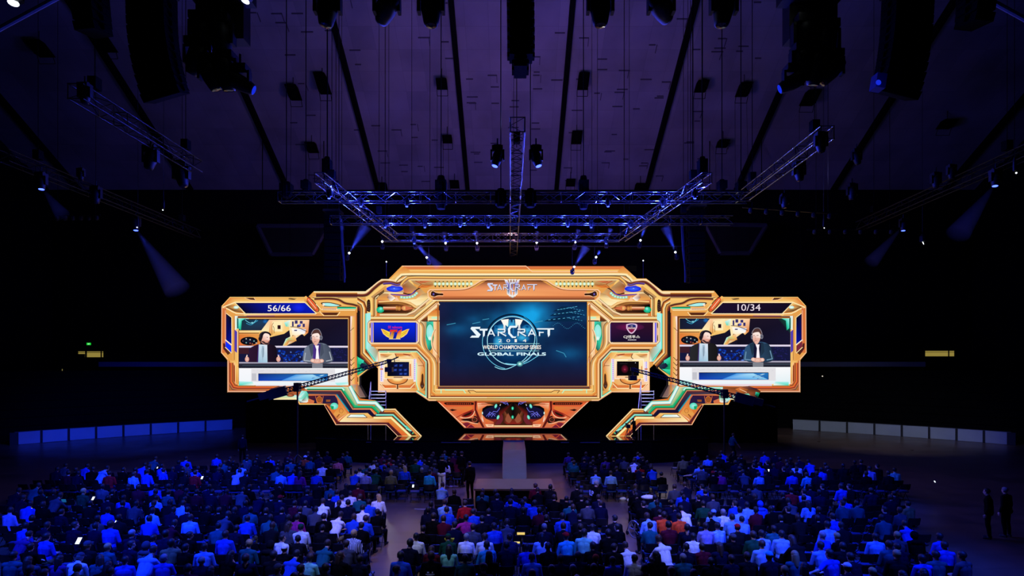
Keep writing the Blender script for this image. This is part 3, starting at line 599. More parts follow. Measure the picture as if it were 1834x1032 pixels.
    # second presenter: grey or blue leather jacket, white tie, hands folded
    J = (112, 122, 140) if not right else (50, 84, 120); J2 = (70, 78, 96) if not right else (30, 50, 70); J3 = (170, 178, 190) if not right else (110, 150, 180)
    pl(cv([(542, 646), (543, 636), (546, 624), (553, 618.6), (562, 615), (576, 614.6), (586, 618), (591, 624), (594, 634), (597, 645), (588, 650.6), (570, 651), (552, 650.6)], 4), [J]*24+[J2]*25)
    ln([(547, 632), (545, 646), (556, 647)], 1.6, J3); ln([(590, 630), (594, 645), (584, 647)], 1.6, J3); pl([(553, 619), (562, 615), (562, 630), (558, 640)], J2); pl([(573, 615), (578, 616), (580, 632), (574, 640)], J2)
    pl([(561.4, 617), (574, 616), (572, 648), (560, 648)], [(70, 44, 130), (60, 36, 110), (60, 40, 120), (80, 50, 140)] if not right else [(20, 20, 50), (20, 20, 46), (18, 18, 40), (20, 20, 50)])
    pl([(564, 619), (571, 619), (570, 626), (572, 648), (565, 648), (566.6, 626)], (252, 244, 252))
    pl(cv([(559, 598), (564, 593.6), (571, 596), (573, 604), (571, 613), (566, 619), (561, 615), (557.6, 606)], 4), [(255, 232, 222)]*14+[(232, 178, 160)]*15)
    pl(cv([(557, 600), (558, 594.6), (563, 591), (570, 591), (575, 595), (576, 603), (573.6, 608), (572.6, 601), (569.6, 597), (563, 597.6), (559.6, 599)], 3), (84, 54, 50))
    ln([(559.6, 603), (562.6, 603)], 0.8, (70, 40, 40)); ln([(566, 602.8), (569.6, 602.8)], 0.8, (70, 40, 40)); ln([(563.6, 604), (563, 608.4), (565, 608.6)], 0.6, (205, 140, 125)); ln([(561.6, 612), (566.6, 612)], 0.8, (170, 90, 90))
    e(575, 605, 2.8, 4.4, (60, 60, 74), (130, 130, 145)); e(557.4, 606, 1.6, 4, (60, 60, 74), (130, 130, 145)); ln(cv([(557, 600), (562, 591), (571, 590.4), (576, 600)], 5), 0.9, (150, 150, 165)); ln([(557, 609), (560, 616), (563, 614)], 0.7, (50, 50, 60))
    e(568, 647, 11, 4, (250, 214, 196), (222, 158, 140)); e(560, 646, 4, 3.4, (252, 222, 206), (226, 168, 150)); e(576, 646.6, 4, 3.4, (252, 222, 206), (226, 168, 150))
    for k in range(4): ln([(563+3*k, 644.6), (565+3*k, 649.6)], 0.5, (200, 135, 120))
    r(559, 651, 578, 659.4, (128, 130, 140))
    return P

def wing(right):
    root = empty('side_screen_frame', W(1320 if right else 520, 700, YW))
    tag(root, ('right' if right else 'left')+' gold frame with a screen of two presenters, banner reading '+('10/34' if right else '56/66'), 'screen frame')
    O = [(397, 549), (412, 532), (545, 532), (548, 530), (577, 556), (640, 556), (640.5, 640), (662, 659), (642.6, 674.5), (642.6, 690), (655, 712), (627, 712), (608, 697), (548, 697), (480, 703),
         (407, 703), (407, 645), (396, 632)]
    if right: O = mir(O); O.reverse()
    setp(slab('frame_body', O, YW, 0.6, M_BLK, None), root)
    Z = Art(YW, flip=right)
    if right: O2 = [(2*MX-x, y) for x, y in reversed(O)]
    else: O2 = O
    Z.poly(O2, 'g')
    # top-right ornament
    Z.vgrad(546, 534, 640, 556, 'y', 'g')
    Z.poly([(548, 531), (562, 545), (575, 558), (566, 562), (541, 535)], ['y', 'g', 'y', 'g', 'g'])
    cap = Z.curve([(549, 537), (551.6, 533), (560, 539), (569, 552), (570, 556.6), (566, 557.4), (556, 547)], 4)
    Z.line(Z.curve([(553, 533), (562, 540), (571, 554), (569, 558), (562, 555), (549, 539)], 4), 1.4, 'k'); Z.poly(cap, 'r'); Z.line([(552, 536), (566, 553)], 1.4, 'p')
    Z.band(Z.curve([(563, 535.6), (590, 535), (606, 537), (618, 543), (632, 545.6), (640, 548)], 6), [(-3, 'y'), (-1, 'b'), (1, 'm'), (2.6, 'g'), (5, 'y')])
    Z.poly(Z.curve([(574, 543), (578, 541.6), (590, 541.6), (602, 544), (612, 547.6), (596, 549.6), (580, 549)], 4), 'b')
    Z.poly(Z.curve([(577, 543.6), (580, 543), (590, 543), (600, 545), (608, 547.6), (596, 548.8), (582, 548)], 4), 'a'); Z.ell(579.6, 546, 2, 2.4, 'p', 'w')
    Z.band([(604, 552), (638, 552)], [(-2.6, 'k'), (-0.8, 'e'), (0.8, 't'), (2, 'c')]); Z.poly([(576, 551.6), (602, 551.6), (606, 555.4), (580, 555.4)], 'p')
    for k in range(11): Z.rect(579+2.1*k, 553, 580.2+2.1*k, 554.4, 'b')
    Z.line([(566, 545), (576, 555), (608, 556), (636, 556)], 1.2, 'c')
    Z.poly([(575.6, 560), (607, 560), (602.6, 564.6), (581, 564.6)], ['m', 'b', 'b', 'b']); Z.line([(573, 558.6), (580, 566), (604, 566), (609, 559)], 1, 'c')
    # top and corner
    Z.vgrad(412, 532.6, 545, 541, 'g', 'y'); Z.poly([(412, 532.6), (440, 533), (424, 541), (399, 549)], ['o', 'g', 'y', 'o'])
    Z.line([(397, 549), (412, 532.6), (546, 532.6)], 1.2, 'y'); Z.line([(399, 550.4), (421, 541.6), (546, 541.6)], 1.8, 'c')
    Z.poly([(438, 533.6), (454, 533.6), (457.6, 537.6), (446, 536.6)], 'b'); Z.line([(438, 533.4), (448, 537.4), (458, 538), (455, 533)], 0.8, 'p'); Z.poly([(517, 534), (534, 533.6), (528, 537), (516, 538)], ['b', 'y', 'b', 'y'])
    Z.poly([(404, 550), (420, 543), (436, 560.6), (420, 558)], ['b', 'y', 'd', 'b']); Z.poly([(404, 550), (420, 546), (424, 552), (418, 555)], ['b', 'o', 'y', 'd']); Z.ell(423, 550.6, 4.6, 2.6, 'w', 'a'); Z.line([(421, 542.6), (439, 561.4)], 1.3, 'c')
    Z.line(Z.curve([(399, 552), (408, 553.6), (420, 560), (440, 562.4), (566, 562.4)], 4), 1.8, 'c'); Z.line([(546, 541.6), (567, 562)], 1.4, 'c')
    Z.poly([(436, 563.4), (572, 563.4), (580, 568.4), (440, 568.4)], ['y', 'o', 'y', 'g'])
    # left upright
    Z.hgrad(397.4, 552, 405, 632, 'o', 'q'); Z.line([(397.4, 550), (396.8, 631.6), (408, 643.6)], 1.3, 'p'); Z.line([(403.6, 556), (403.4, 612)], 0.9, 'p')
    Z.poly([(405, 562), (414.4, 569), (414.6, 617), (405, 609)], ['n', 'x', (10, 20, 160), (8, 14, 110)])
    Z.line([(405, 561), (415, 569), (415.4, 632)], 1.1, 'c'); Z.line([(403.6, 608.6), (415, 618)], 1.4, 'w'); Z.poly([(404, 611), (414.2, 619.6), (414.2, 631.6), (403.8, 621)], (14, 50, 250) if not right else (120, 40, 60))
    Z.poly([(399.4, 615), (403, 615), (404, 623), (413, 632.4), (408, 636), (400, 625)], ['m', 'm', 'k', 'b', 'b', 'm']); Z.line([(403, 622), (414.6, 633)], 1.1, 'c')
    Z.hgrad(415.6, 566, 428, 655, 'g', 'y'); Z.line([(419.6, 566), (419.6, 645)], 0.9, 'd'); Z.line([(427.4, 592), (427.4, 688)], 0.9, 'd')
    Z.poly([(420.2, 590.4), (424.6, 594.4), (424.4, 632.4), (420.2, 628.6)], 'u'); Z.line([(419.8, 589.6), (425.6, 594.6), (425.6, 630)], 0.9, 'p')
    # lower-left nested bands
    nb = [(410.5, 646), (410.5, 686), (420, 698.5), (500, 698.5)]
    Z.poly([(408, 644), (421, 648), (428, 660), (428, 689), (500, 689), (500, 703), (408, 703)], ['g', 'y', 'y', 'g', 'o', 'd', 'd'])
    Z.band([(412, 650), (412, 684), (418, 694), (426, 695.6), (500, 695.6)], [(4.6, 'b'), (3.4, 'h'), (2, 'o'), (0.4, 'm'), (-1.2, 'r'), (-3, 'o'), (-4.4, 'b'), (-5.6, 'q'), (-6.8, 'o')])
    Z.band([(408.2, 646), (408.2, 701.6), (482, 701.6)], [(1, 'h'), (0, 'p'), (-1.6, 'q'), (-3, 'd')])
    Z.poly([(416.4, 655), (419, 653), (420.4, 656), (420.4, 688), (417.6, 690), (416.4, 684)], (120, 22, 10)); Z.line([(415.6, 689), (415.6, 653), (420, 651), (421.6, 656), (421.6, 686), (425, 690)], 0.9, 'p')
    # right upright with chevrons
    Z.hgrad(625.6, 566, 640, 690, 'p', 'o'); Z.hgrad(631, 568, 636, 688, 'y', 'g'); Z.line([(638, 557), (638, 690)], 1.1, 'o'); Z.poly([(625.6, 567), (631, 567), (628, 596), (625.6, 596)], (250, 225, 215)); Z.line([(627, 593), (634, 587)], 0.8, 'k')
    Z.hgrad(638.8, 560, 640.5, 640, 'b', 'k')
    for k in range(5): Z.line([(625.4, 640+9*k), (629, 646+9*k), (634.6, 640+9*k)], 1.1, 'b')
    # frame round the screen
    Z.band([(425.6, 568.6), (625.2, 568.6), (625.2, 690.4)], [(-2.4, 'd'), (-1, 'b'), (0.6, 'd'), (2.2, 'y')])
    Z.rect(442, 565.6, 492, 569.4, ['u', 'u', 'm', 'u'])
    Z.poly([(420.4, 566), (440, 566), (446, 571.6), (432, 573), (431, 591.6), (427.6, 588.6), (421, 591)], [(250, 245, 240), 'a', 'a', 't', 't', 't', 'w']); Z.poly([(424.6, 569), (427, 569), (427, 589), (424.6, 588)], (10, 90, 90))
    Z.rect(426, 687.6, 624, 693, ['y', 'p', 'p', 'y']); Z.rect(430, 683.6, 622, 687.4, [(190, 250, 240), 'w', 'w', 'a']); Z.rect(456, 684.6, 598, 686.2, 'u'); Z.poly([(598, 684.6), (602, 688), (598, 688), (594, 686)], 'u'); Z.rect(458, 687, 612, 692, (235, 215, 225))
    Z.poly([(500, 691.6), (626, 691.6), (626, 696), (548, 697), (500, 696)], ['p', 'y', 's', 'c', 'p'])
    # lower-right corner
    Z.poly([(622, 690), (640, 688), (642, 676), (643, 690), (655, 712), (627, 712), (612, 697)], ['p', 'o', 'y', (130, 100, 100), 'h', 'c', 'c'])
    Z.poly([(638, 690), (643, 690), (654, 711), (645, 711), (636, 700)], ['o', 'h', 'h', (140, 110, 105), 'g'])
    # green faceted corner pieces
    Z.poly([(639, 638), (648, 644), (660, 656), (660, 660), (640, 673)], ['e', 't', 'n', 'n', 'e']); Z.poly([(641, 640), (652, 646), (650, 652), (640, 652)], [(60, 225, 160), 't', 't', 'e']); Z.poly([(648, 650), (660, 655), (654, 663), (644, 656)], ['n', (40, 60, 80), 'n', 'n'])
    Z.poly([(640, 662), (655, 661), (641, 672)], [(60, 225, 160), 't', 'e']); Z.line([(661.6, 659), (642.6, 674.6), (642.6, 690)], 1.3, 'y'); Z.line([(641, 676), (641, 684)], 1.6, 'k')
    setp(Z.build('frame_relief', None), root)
    # score banner
    bo = [(421.6, 542.8), (548, 542.8), (566.6, 561.4), (440, 561.4)]
    BO = [(2*MX-x, y) for x, y in bo][::-1] if right else bo
    sb = setp(slab('score_banner', BO, YW-0.05, 0.05, M_BLK, None), root); Bn = Art(YW-0.06, flip=right)
    Bn.poly([(422.6, 543.2), (547.6, 543.2), (565.4, 561), (440, 561)], [(12, 8, 30), (10, 30, 200), (12, 24, 170), (10, 8, 30)] if not right else [(20, 12, 34), (28, 14, 44), (26, 14, 44), (18, 12, 30)])
    if not right: Bn.ell(535, 551, 12, 8, (20, 40, 235), (10, 26, 190)); Bn.text('56/66', 479.4, 546.8, 520.6, 557.6, 'w', bold=0.002)
    else: Bn.flip = False; Bn.text('10/34', 1321, 545, 1362, 556.8, (240, 225, 235), bold=0.0)
    pb = Bn.build('score_digits', None); pb.parent = sb
    # screen
    so = [(427.6, 571.4), (624, 571.4), (624, 690), (427.6, 690)]
    if right: so = [(1216.8, 569.6), (1415.8, 569.6), (1415.8, 688), (1216.8, 688)]
    sc = setp(slab('presenter_screen', so, YW-0.05, 0.06, M_BLK, None), root)
    C = caster_picture(right)
    C.dx = C.dy = 0; C.flip = right
    C.poly([(427, 570.4), (441, 570.4), (433, 574.6), (431.6, 592), (427, 588)], ['a', 't', 't', 'e', 't']); C.poly([(428, 684), (452, 684), (456, 690.6), (428, 690.6)], ['a', 'a', 'w', 't']); C.poly([(600, 686), (624, 685), (624, 690.6), (604, 690.6)], ['a', 'a', 'w', 'a'])
    pc = C.build('screen_picture', None); pc.parent = sc
    return root
wing(False); wing(True)

def leg(right):
    root = empty('stepped_light_panel', W(1110 if right else 730, 783, YL))
    tag(root, ('right' if right else 'left')+' stepped gold and teal panel running down from the side screen to the deck', 'light panel')
    O = [(478, 699), (494, 693), (560, 691), (612, 691), (626, 690), (645, 714), (672, 717.5), (688, 733), (708, 732), (755, 781.5), (713, 782.5), (692, 761.5), (601, 761.5), (580, 725), (536, 725), (531, 716), (490, 716)]
    OO = [(2*MX-x, y) for x, y in O][::-1] if right else O
    setp(slab('panel_body', OO, YL, 0.22, M_BLK, None), root)
    Z = Art(YL, flip=right); Z.poly(O, 'o'); ln = Z.line; pl = Z.poly
    # mechanical plates
    pl([(478, 701), (486, 696), (500, 692), (532, 693), (550, 693), (535, 714), (490, 716)], ['b', 'n', 'n', 'o', 'd', 'q', 'b']); pl([(490, 716), (500, 705), (531, 708), (532, 715.6)], ['y', 't', 'a', 'c']); ln([(490, 715.2), (532, 715.2)], 1.6, 'c')
    pl([(480, 704), (487, 702), (489, 709), (483, 712)], ['e', 't', 'n', 'x']); pl([(500, 697), (515, 694), (524, 697), (510, 706)], ['d', 'q', 'o', 'd']); Z.ell(520, 708, 7, 3, 'q', 'b'); ln([(503, 703), (516, 697)], 1, 'p')
    # teal crystals
    pl([(532, 715), (540, 700), (552, 701), (554, 712), (550, 721), (538, 722)], ['a', 'a', 't', 'e', 'w', 'k']); pl([(534, 712), (546, 702), (542, 714)], ['w', 'a', 't']); pl([(540, 718), (550, 708), (552, 720)], ['h', 't', 'w']); ln([(533, 716), (537, 724.2), (583, 724.2)], 1.6, 'y')
    # dark chamber with the round badge
    pl([(552, 709), (602, 708), (608, 722), (598, 734), (584, 724), (554, 722)], ['m', (44, 24, 64), (40, 30, 70), 'm', 'd', 'n']); pl([(553, 714), (563, 718), (562, 723), (553, 723)], 'q')
    Z.ell(572, 716, 5, 6.4, 'd', 'o'); Z.ring(572, 716, 3.4, 4, 0.9, 'k'); Z.ell(572, 716, 1.5, 2, 'q', 'k'); ln([(565, 709.6), (568, 722), (577, 722), (579, 709.6)], 0.9, 'q'); pl([(584, 716), (592, 716), (591, 720), (584, 720)], 'd')
    # bands
    pl([(549, 701), (600, 701), (612, 701), (634, 733), (664, 733), (671, 744), (667, 748), (659, 740), (626, 740), (604, 707), (552, 706)], ['n', 'n', 'm', 'n', 'n', 'n', 'k', 'n', 'n', (44, 50, 76), (54, 66, 86)])
    ln([(552, 707.6), (600, 707.6), (624, 742)], 1.6, 'q'); ln([(603, 707), (625, 737)], 2, (20, 150, 170))
    pl([(602, 708), (622, 740), (604, 754.6), (597, 742), (607, 727)], ['q', 'g', 'q', 'g', 'o']); Z.ell(598.6, 727.6, 7, 6, 'a', 't'); Z.poly([(592, 727), (598, 728), (597, 734), (593, 733)], 'e')
    Z.ring(611, 736, 3.4, 4, 0.6, 'd'); ln([(603, 748), (608, 742)], 2, 'd'); ln([(605, 754), (622, 740.6), (606, 752)], 1, 'p')
    Z.band([(548, 700), (610, 700), (631.6, 733.4), (663, 733.4), (671, 742.6)], [(0.9, 'b'), (0, 'q'), (-0.9, 'p')])
    Z.band([(550, 697.6), (611.6, 697.6), (634.4, 730), (666, 730), (678, 741)], [(-3.4, 'e'), (-1.4, (30, 190, 120)), (0.4, (14, 120, 85)), (1.6, 'b')])
    Z.band([(546, 694.6), (613, 694.6), (617, 699)], [(-1.4, 't'), (0, 'a'), (1.4, 'w'), (2.6, 't')])
    pl([(613, 693), (626, 693), (642, 716), (640, 728), (634, 728), (612, 697)], ['a', 'c', 'c', 'e', 'e', 'e'])
    Z.band([(626, 692), (641, 721.4), (672.6, 722.4), (686, 736.4)], [(-4, 'e'), (-2.4, 'a'), (0, 'w'), (1.6, 'a'), (3, (40, 70, 70))])
    pl([(666, 730), (674, 726), (684, 740), (678, 743)], ['e', (30, 190, 120), 's', 't'])
    # lower main run
    pl([(607, 756), (623, 741), (658, 740), (668, 748), (700, 748), (736, 781), (722, 782), (696, 757)], ['c', 'y', 'y', 'g', 'g', 'o', 'r', 'o'])
    pl([(604, 753), (609, 756), (696, 757), (722, 782), (713, 782), (692, 761), (601, 761)], ['R', 'm', 'm', 'm', 'k', 'm', 'k']); ln([(581, 725), (601.4, 760.8), (692, 760.8), (713, 782)], 1.0, 'p'); pl([(584, 725), (607, 755), (602, 758), (582, 727)], ['m', 'm', 'm', 'k'])
    ln([(584, 725), (606.4, 755.4)], 1.0, 'q')
    pl([(620.6, 748.4), (627, 742.4), (652, 742.4), (658.6, 748.4)], 'k'); pl([(622.6, 747.4), (628, 743), (651, 743), (656.4, 747.4)], ['w', 'w', 'a', 'w'])
    pl([(671, 743), (689, 733), (708, 733), (754, 781), (738, 781), (702, 746), (668, 747)], ['n', 'd', 'd', 'b', 'k', 'b', 'k'])
    Z.band([(688, 732.8), (708, 732.8), (755, 781)], [(-0.4, 'y'), (1, 'c'), (2.2, 'd'), (3.6, 'g'), (5.2, 'o'), (6.4, 'k')])
    Z.band([(673, 743.4), (704, 743.4), (728, 766)], [(-1.6, 'e'), (-0.4, 'a'), (1, 't'), (1.8, 'k')])
    Z.band([(669, 747.6), (701, 747.6), (737, 781.6)], [(-1, 'y'), (0.4, 'c'), (2.4, (250, 240, 150)), (3.4, 'd')])
    pl([(724, 764), (732, 760), (745, 774), (738, 778)], ['t', (20, 110, 120), (140, 220, 160), 'e']); pl([(733, 771), (740, 773), (737, 778)], 'n'); ln([(727, 768), (737, 772)], 1.4, 'a')
    ln([(713, 781.6), (755, 780.8)], 1.3, 'y')
    setp(Z.build('panel_relief', None), root); return root
leg(False); leg(True)
# ------------------------------------------------------------------ floor, stage, ceiling, walls
def st(o, label=None): return tag(o, label, None, None, 'structure')
def floor_mat():
    m = mat('sealed_floor', (100, 76, 62), 0.30, 0, 0.0); nt = m.node_tree; b = nt.nodes['Principled BSDF']
    tc = nt.nodes.new('ShaderNodeTexCoord'); br = nt.nodes.new('ShaderNodeTexBrick'); br.inputs['Scale'].default_value = 1.0
    br.inputs['Brick Width'].default_value = 2.4; br.inputs['Row Height'].default_value = 1.2; br.inputs['Mortar Size'].default_value = 0.006
    br.inputs['Color1'].default_value = (*lin((122, 96, 80)), 1); br.inputs['Color2'].default_value = (*lin((98, 78, 68)), 1); br.inputs['Mortar'].default_value = (*lin((30, 24, 24)), 1)
    n = nt.nodes.new('ShaderNodeTexNoise'); n.inputs['Scale'].default_value = 0.9; n.inputs['Detail'].default_value = 6
    mx = nt.nodes.new('ShaderNodeMix'); mx.data_type = 'RGBA'; mx.blend_type = 'MULTIPLY'; mx.inputs[0].default_value = 0.65
    r = nt.nodes.new('ShaderNodeMapRange'); r.inputs[1].default_value = 0.3; r.inputs[2].default_value = 0.7; r.inputs[3].default_value = 0.55; r.inputs[4].default_value = 1.1
    nt.links.new(tc.outputs['Object'], br.inputs['Vector']); nt.links.new(tc.outputs['Object'], n.inputs['Vector'])
    nt.links.new(n.outputs['Fac'], r.inputs[0]); nt.links.new(br.outputs['Color'], mx.inputs[6]); nt.links.new(r.outputs[0], mx.inputs[7])
    nt.links.new(mx.outputs[2], b.inputs['Base Color'])
    r2 = nt.nodes.new('ShaderNodeMapRange'); r2.inputs[3].default_value = 0.22; r2.inputs[4].default_value = 0.42
    nt.links.new(n.outputs['Fac'], r2.inputs[0]); nt.links.new(r2.outputs[0], b.inputs['Roughness']); return m
M_FLOOR = floor_mat()
m_ = MB(); m_.box((0, 31, -0.1), (104, 80, 0.2)); st(m_.build('floor', M_FLOOR))
M_DARKW = mat('dark_wall', (12, 12, 16), 0.85, noise=0.3, scale=1.5); M_SEAT = mat('tier_seating', (7, 7, 10), 0.8)
m_ = MB(); m_.box((0, 60.6, 13.5), (104, 0.6, 29)); st(m_.build('wall_back', M_DARKW))
m_ = MB(); m_.box((-50, 33, 13), (0.6, 84, 27)); st(m_.build('wall_left', M_DARKW))
m_ = MB(); m_.box((50, 33, 13), (0.6, 84, 27)); st(m_.build('wall_right', M_DARKW))
# sloping shell ceiling of tiles, ribs below it
ZC0, YC0, SL = 24.8, 60.0, 0.59
def czat(Y): return ZC0+SL*(YC0-Y)+0.9*math.sin(PI*min(1, max(0, (Y-20)/46)))*0
def ceil_mat():
    m = mat('ceiling_tiles', (150, 146, 152), 0.69); nt = m.node_tree; b = nt.nodes['Principled BSDF']
    tc = nt.nodes.new('ShaderNodeTexCoord'); br = nt.nodes.new('ShaderNodeTexBrick'); br.inputs['Scale'].default_value = 1.0
    br.inputs['Brick Width'].default_value = 1.9; br.inputs['Row Height'].default_value = 1.9; br.offset = 0.0
    br.inputs['Mortar Size'].default_value = 0.012; br.inputs['Mortar Smooth'].default_value = 0.4
    br.inputs['Color1'].default_value = (*lin((146, 142, 150)), 1); br.inputs['Color2'].default_value = (*lin((132, 129, 138)), 1); br.inputs['Mortar'].default_value = (*lin((116, 112, 120)), 1)
    nt.links.new(tc.outputs['Object'], br.inputs['Vector']); nt.links.new(br.outputs['Color'], b.inputs['Base Color'])
    n = nt.nodes.new('ShaderNodeTexNoise'); n.inputs['Scale'].default_value = 0.25; n.inputs['Detail'].default_value = 4
    mx = nt.nodes.new('ShaderNodeMix'); mx.data_type = 'RGBA'; mx.blend_type = 'MULTIPLY'; mx.inputs[0].default_value = 0.7
    r = nt.nodes.new('ShaderNodeMapRange'); r.inputs[1].default_value = 0.3; r.inputs[2].default_value = 0.7; r.inputs[3].default_value = 0.6; r.inputs[4].default_value = 1.1
    nt.links.new(tc.outputs['Object'], n.inputs['Vector']); nt.links.new(n.outputs['Fac'], r.inputs[0]); nt.links.new(br.outputs['Color'], mx.inputs[6]); nt.links.new(r.outputs[0], mx.inputs[7])
    nt.links.new(mx.outputs[2], b.inputs['Base Color']); return m
vs = []; fs = []
YS = [14+2*i for i in range(24)]
for y in YS:
    for x in (-50, 50): vs.append((x, y, czat(y)))
for i in range(len(YS)-1): fs.append((2*i, 2*i+1, 2*i+3, 2*i+2))
nn = len(vs); vs += [(x, y, z+0.4) for x, y, z in vs]; fs += [tuple(nn+j for j in reversed(f)) for f in fs]
fs += [(0, nn, nn+1, 1)]
# lay the shell in its own frame so that the tile pattern follows the slope
ang = -math.atan(SL); Rc = Matrix.Rotation(ang, 4, 'X'); Tc = Matrix.Translation((0, YC0, ZC0)) @ Rc; Ti = Tc.inverted()
co = mesh_obj('ceiling', [Ti @ Vector(v) for v in vs], fs, ceil_mat()); co.matrix_world = Tc; st(co)
rib_x = [79, 239, 400, 573, 772]
for i, px in enumerate(sorted([-p for p in rib_x]+rib_x)):
    X = px*YC0/1000*1.0; m_ = MB()
    a = Vector((X, YC0-0.2, czat(YC0-0.2)-0.25)); b = Vector((X, 15, czat(15)-0.25)); R = Matrix.Rotation(ang, 3, 'X')
    m_.box((a+b)/2, (0.42, (a-b).length, 0.5), R)
    st(m_.build('trim_%d' % (i+1), mat('rib_black', (9, 9, 12), 0.7)))
# small raised tile hooks scattered over the shell: wear on the ceiling, each a short dark lip
rr = random.Random(11); m_ = MB(); R = Matrix.Rotation(ang, 3, 'X')
for k in range(150):
    X = rr.uniform(-22, 22); Y = rr.uniform(38, 59); c = Vector((round(X/1.9)*1.9+rr.uniform(0, .4), Y, czat(Y)-0.06))
    m_.box(c, (rr.uniform(.5, 1.0), 0.07, 0.10), R)
    if rr.random() < .35: m_.box(c+Vector((0.4, 0.3, -0.17)), (0.05, 0.7, 0.08), R)
tag(m_.build('ceiling_tile_lips', mat('lip_grey', (84, 80, 92), 0.9)), 'short dark lips of lifted tiles all over the sloping ceiling', 'ceiling trim', None, 'stuff')

# back of the bowl: rail boards, tiers, concourse ledge, boxes
def quadstrip(name, P, z0, z1, th, m):
    vs = []; fs = []
    for (x, y), (nx, ny) in P: vs += [(x, y, z0), (x, y, z1), (x+nx*th, y+ny*th, z1), (x+nx*th, y+ny*th, z0)]
    for i in range(len(P)-1):
        a = 4*i; b = a+4
        fs += [(a, b, b+1, a+1), (a+1, b+1, b+2, a+2), (a+2, b+2, b+3, a+3), (a+3, b+3, b, a)]
    n = 4*(len(P)-1); fs += [(0, 1, 2, 3), (n+3, n+2, n+1, n)]
    return mesh_obj(name, vs, fs, m)
M_BOARD = mat('rail_board_white', (165, 172, 185), 0.5, noise=0.08, scale=0.7)
for sg, nm in ((-1, 'left'), (1, 'right')):
    pts = []
    for k in range(9):
        t = k/8; Y = 42+(51.7-42)*t; px = 25+(417-25)*t; X = (px-CX)*Y/1000; pts.append((X if sg < 0 else -X+0.1, Y))
    seg = []
    root = empty('rail_board', (pts[0][0], pts[0][1], 0)); tag(root, 'white rail boards round the arena floor, %s of the stage' % nm, 'rail boards')
    for k in range(8):
        (x0, y0), (x1, y1) = pts[k], pts[k+1]; d = Vector((x1-x0, y1-y0, 0)); L = d.length; d.normalize(); nrm = Vector((-d.y, d.x, 0))
        if nrm.y < 0: nrm = -nrm
        g = 0.10
        b = MB(); c = Vector(((x0+x1)/2, (y0+y1)/2, 0.5)); rz = Matrix.Rotation(math.atan2(d.y, d.x), 3, 'Z')
        b.box(c, (L-g, 0.08, 0.95), rz); o = b.build('board_panel', M_BOARD); setp(o, root)
        b = MB(); b.box(c+Vector((0, 0, 0.49)), (L-0.02, 0.12, 0.05), rz); b.box(Vector((x0, y0, 0.45)), (0.16 if k else .5, 0.12, 1.0), rz); setp(b.build('post', M_BLKM), root)
    # tiers rising behind
    for lv in range(9):
        P = []
        off = 1.6+lv*0.85; z = 0.5+lv*0.62
        for (x, y) in [(pts[0][0]+sg*6, pts[0][1]-6)]+pts+[(sg*10 if sg > 0 else -10, 53.5)]:
            P.append(((x+sg*off*0.55, y+off*0.85), (sg*0.5, 0.85)))
        st(quadstrip('trim_%d' % (20+lv+(0 if sg < 0 else 10)), P, max(0, z-0.62), z, 0.85, M_SEAT))
# concourse ledge across the back
m_ = MB(); m_.box((-26.5, 58.0, 6.05), (32, 1.2, 0.5)); st(m_.build('trim_40', mat('ledge_paint', (105, 108, 135), 0.6)))
m_ = MB(); m_.box((26.5, 58.0, 6.05), (32, 1.2, 0.5)); st(m_.build('trim_41', mat('ledge_paint', (105, 108, 135), 0.6)))
def lit_window(px0, py0, px1, py1, Y, label, extra):
    r = empty('lit_window', W((px0+px1)/2, py1, Y)); tag(r, label, 'window')
    a = W(px0, py1, Y); b = W(px1, py0, Y); c = (a+b)/2; w_, h_ = b.x-a.x, b.z-a.z
    m_ = MB(); m_.box(c, (w_, 0.06, h_)); setp(m_.build('pane', emis('tungsten_window', (150, 132, 62), 0.9)), r)
    m_ = MB()
    for (dx, dz, sx, sz) in [(0, h_/2, w_+.2, .08), (0, -h_/2, w_+.2, .08), (-w_/2, 0, .08, h_), (w_/2, 0, .08, h_)]+extra(w_, h_):
        m_.box(c+Vector((dx, -0.06, dz)), (sx, 0.12, sz))
    setp(m_.build('frame', M_BLKM), r); return r
lit_window(140, 629, 187, 640.6, 60.2, 'yellow lit window of a booth above the left concourse ledge', lambda w_, h_: [(-w_*.18, 0, .14, h_), (w_*.40, 0, .10, h_), (0, h_*.28, w_, .05), (-w_*.36, -h_*.22, w_*.26, h_*.55)])
lit_window(1655, 628, 1709, 639, 60.2, 'yellow lit window of a booth above the right concourse ledge', lambda w_, h_: [(w_*.30, 0, .08, h_), (0, h_*.22, w_, .04)])
ex = empty('exit_sign', W(159, 618.6, 60.2)); tag(ex, 'small green lit exit sign over the left booth window', 'sign')
m_ = MB(); c = W(159, 616.2, 60.2); m_.box(c, (0.42, 0.06, 0.24)); setp(m_.build('sign_face', emis('exit_green', (20, 190, 50), 1.2)), ex)
L = Art(60.14); L.text('EXIT', 157.4, 615, 160.6, 617.4, (220, 255, 225)); setp(L.build('lettering', None), ex)
dl = empty('door_light', W(112, 694, 60)); tag(dl, 'narrow yellow strip of light at a doorway left below the ledge', 'light')
m_ = MB(); a = W(112, 661, 58.6); b = W(111.4, 690, 58.6); m_.tube(a, b, 0.05, 6); setp(m_.build('lit_gap', emis('tungsten_dim', (130, 120, 66), 0.8)), dl)
m_ = MB(); m_.box(W(113.6, 678, 58.62), (0.1, .1, 2)); setp(m_.build('door_jamb', M_BLKM), dl)
for i, (px, py, Y, lab) in enumerate([(115, 634.5, 62, 'tiny white lamp far left above the concourse ledge'), (1473, 674, 56, 'tiny dim lamp right of the stage under the ledge')]):
    m_ = MB(); m_.lathe([(0.02, -.06), (.07, 0), (.02, .06)], W(px, py, Y), n=10); r = m_.build('bulkhead_lamp', emis('bulb_white', (230, 220, 200), 1.0 if i == 0 else .15)); tag(r, lab, 'lamp')
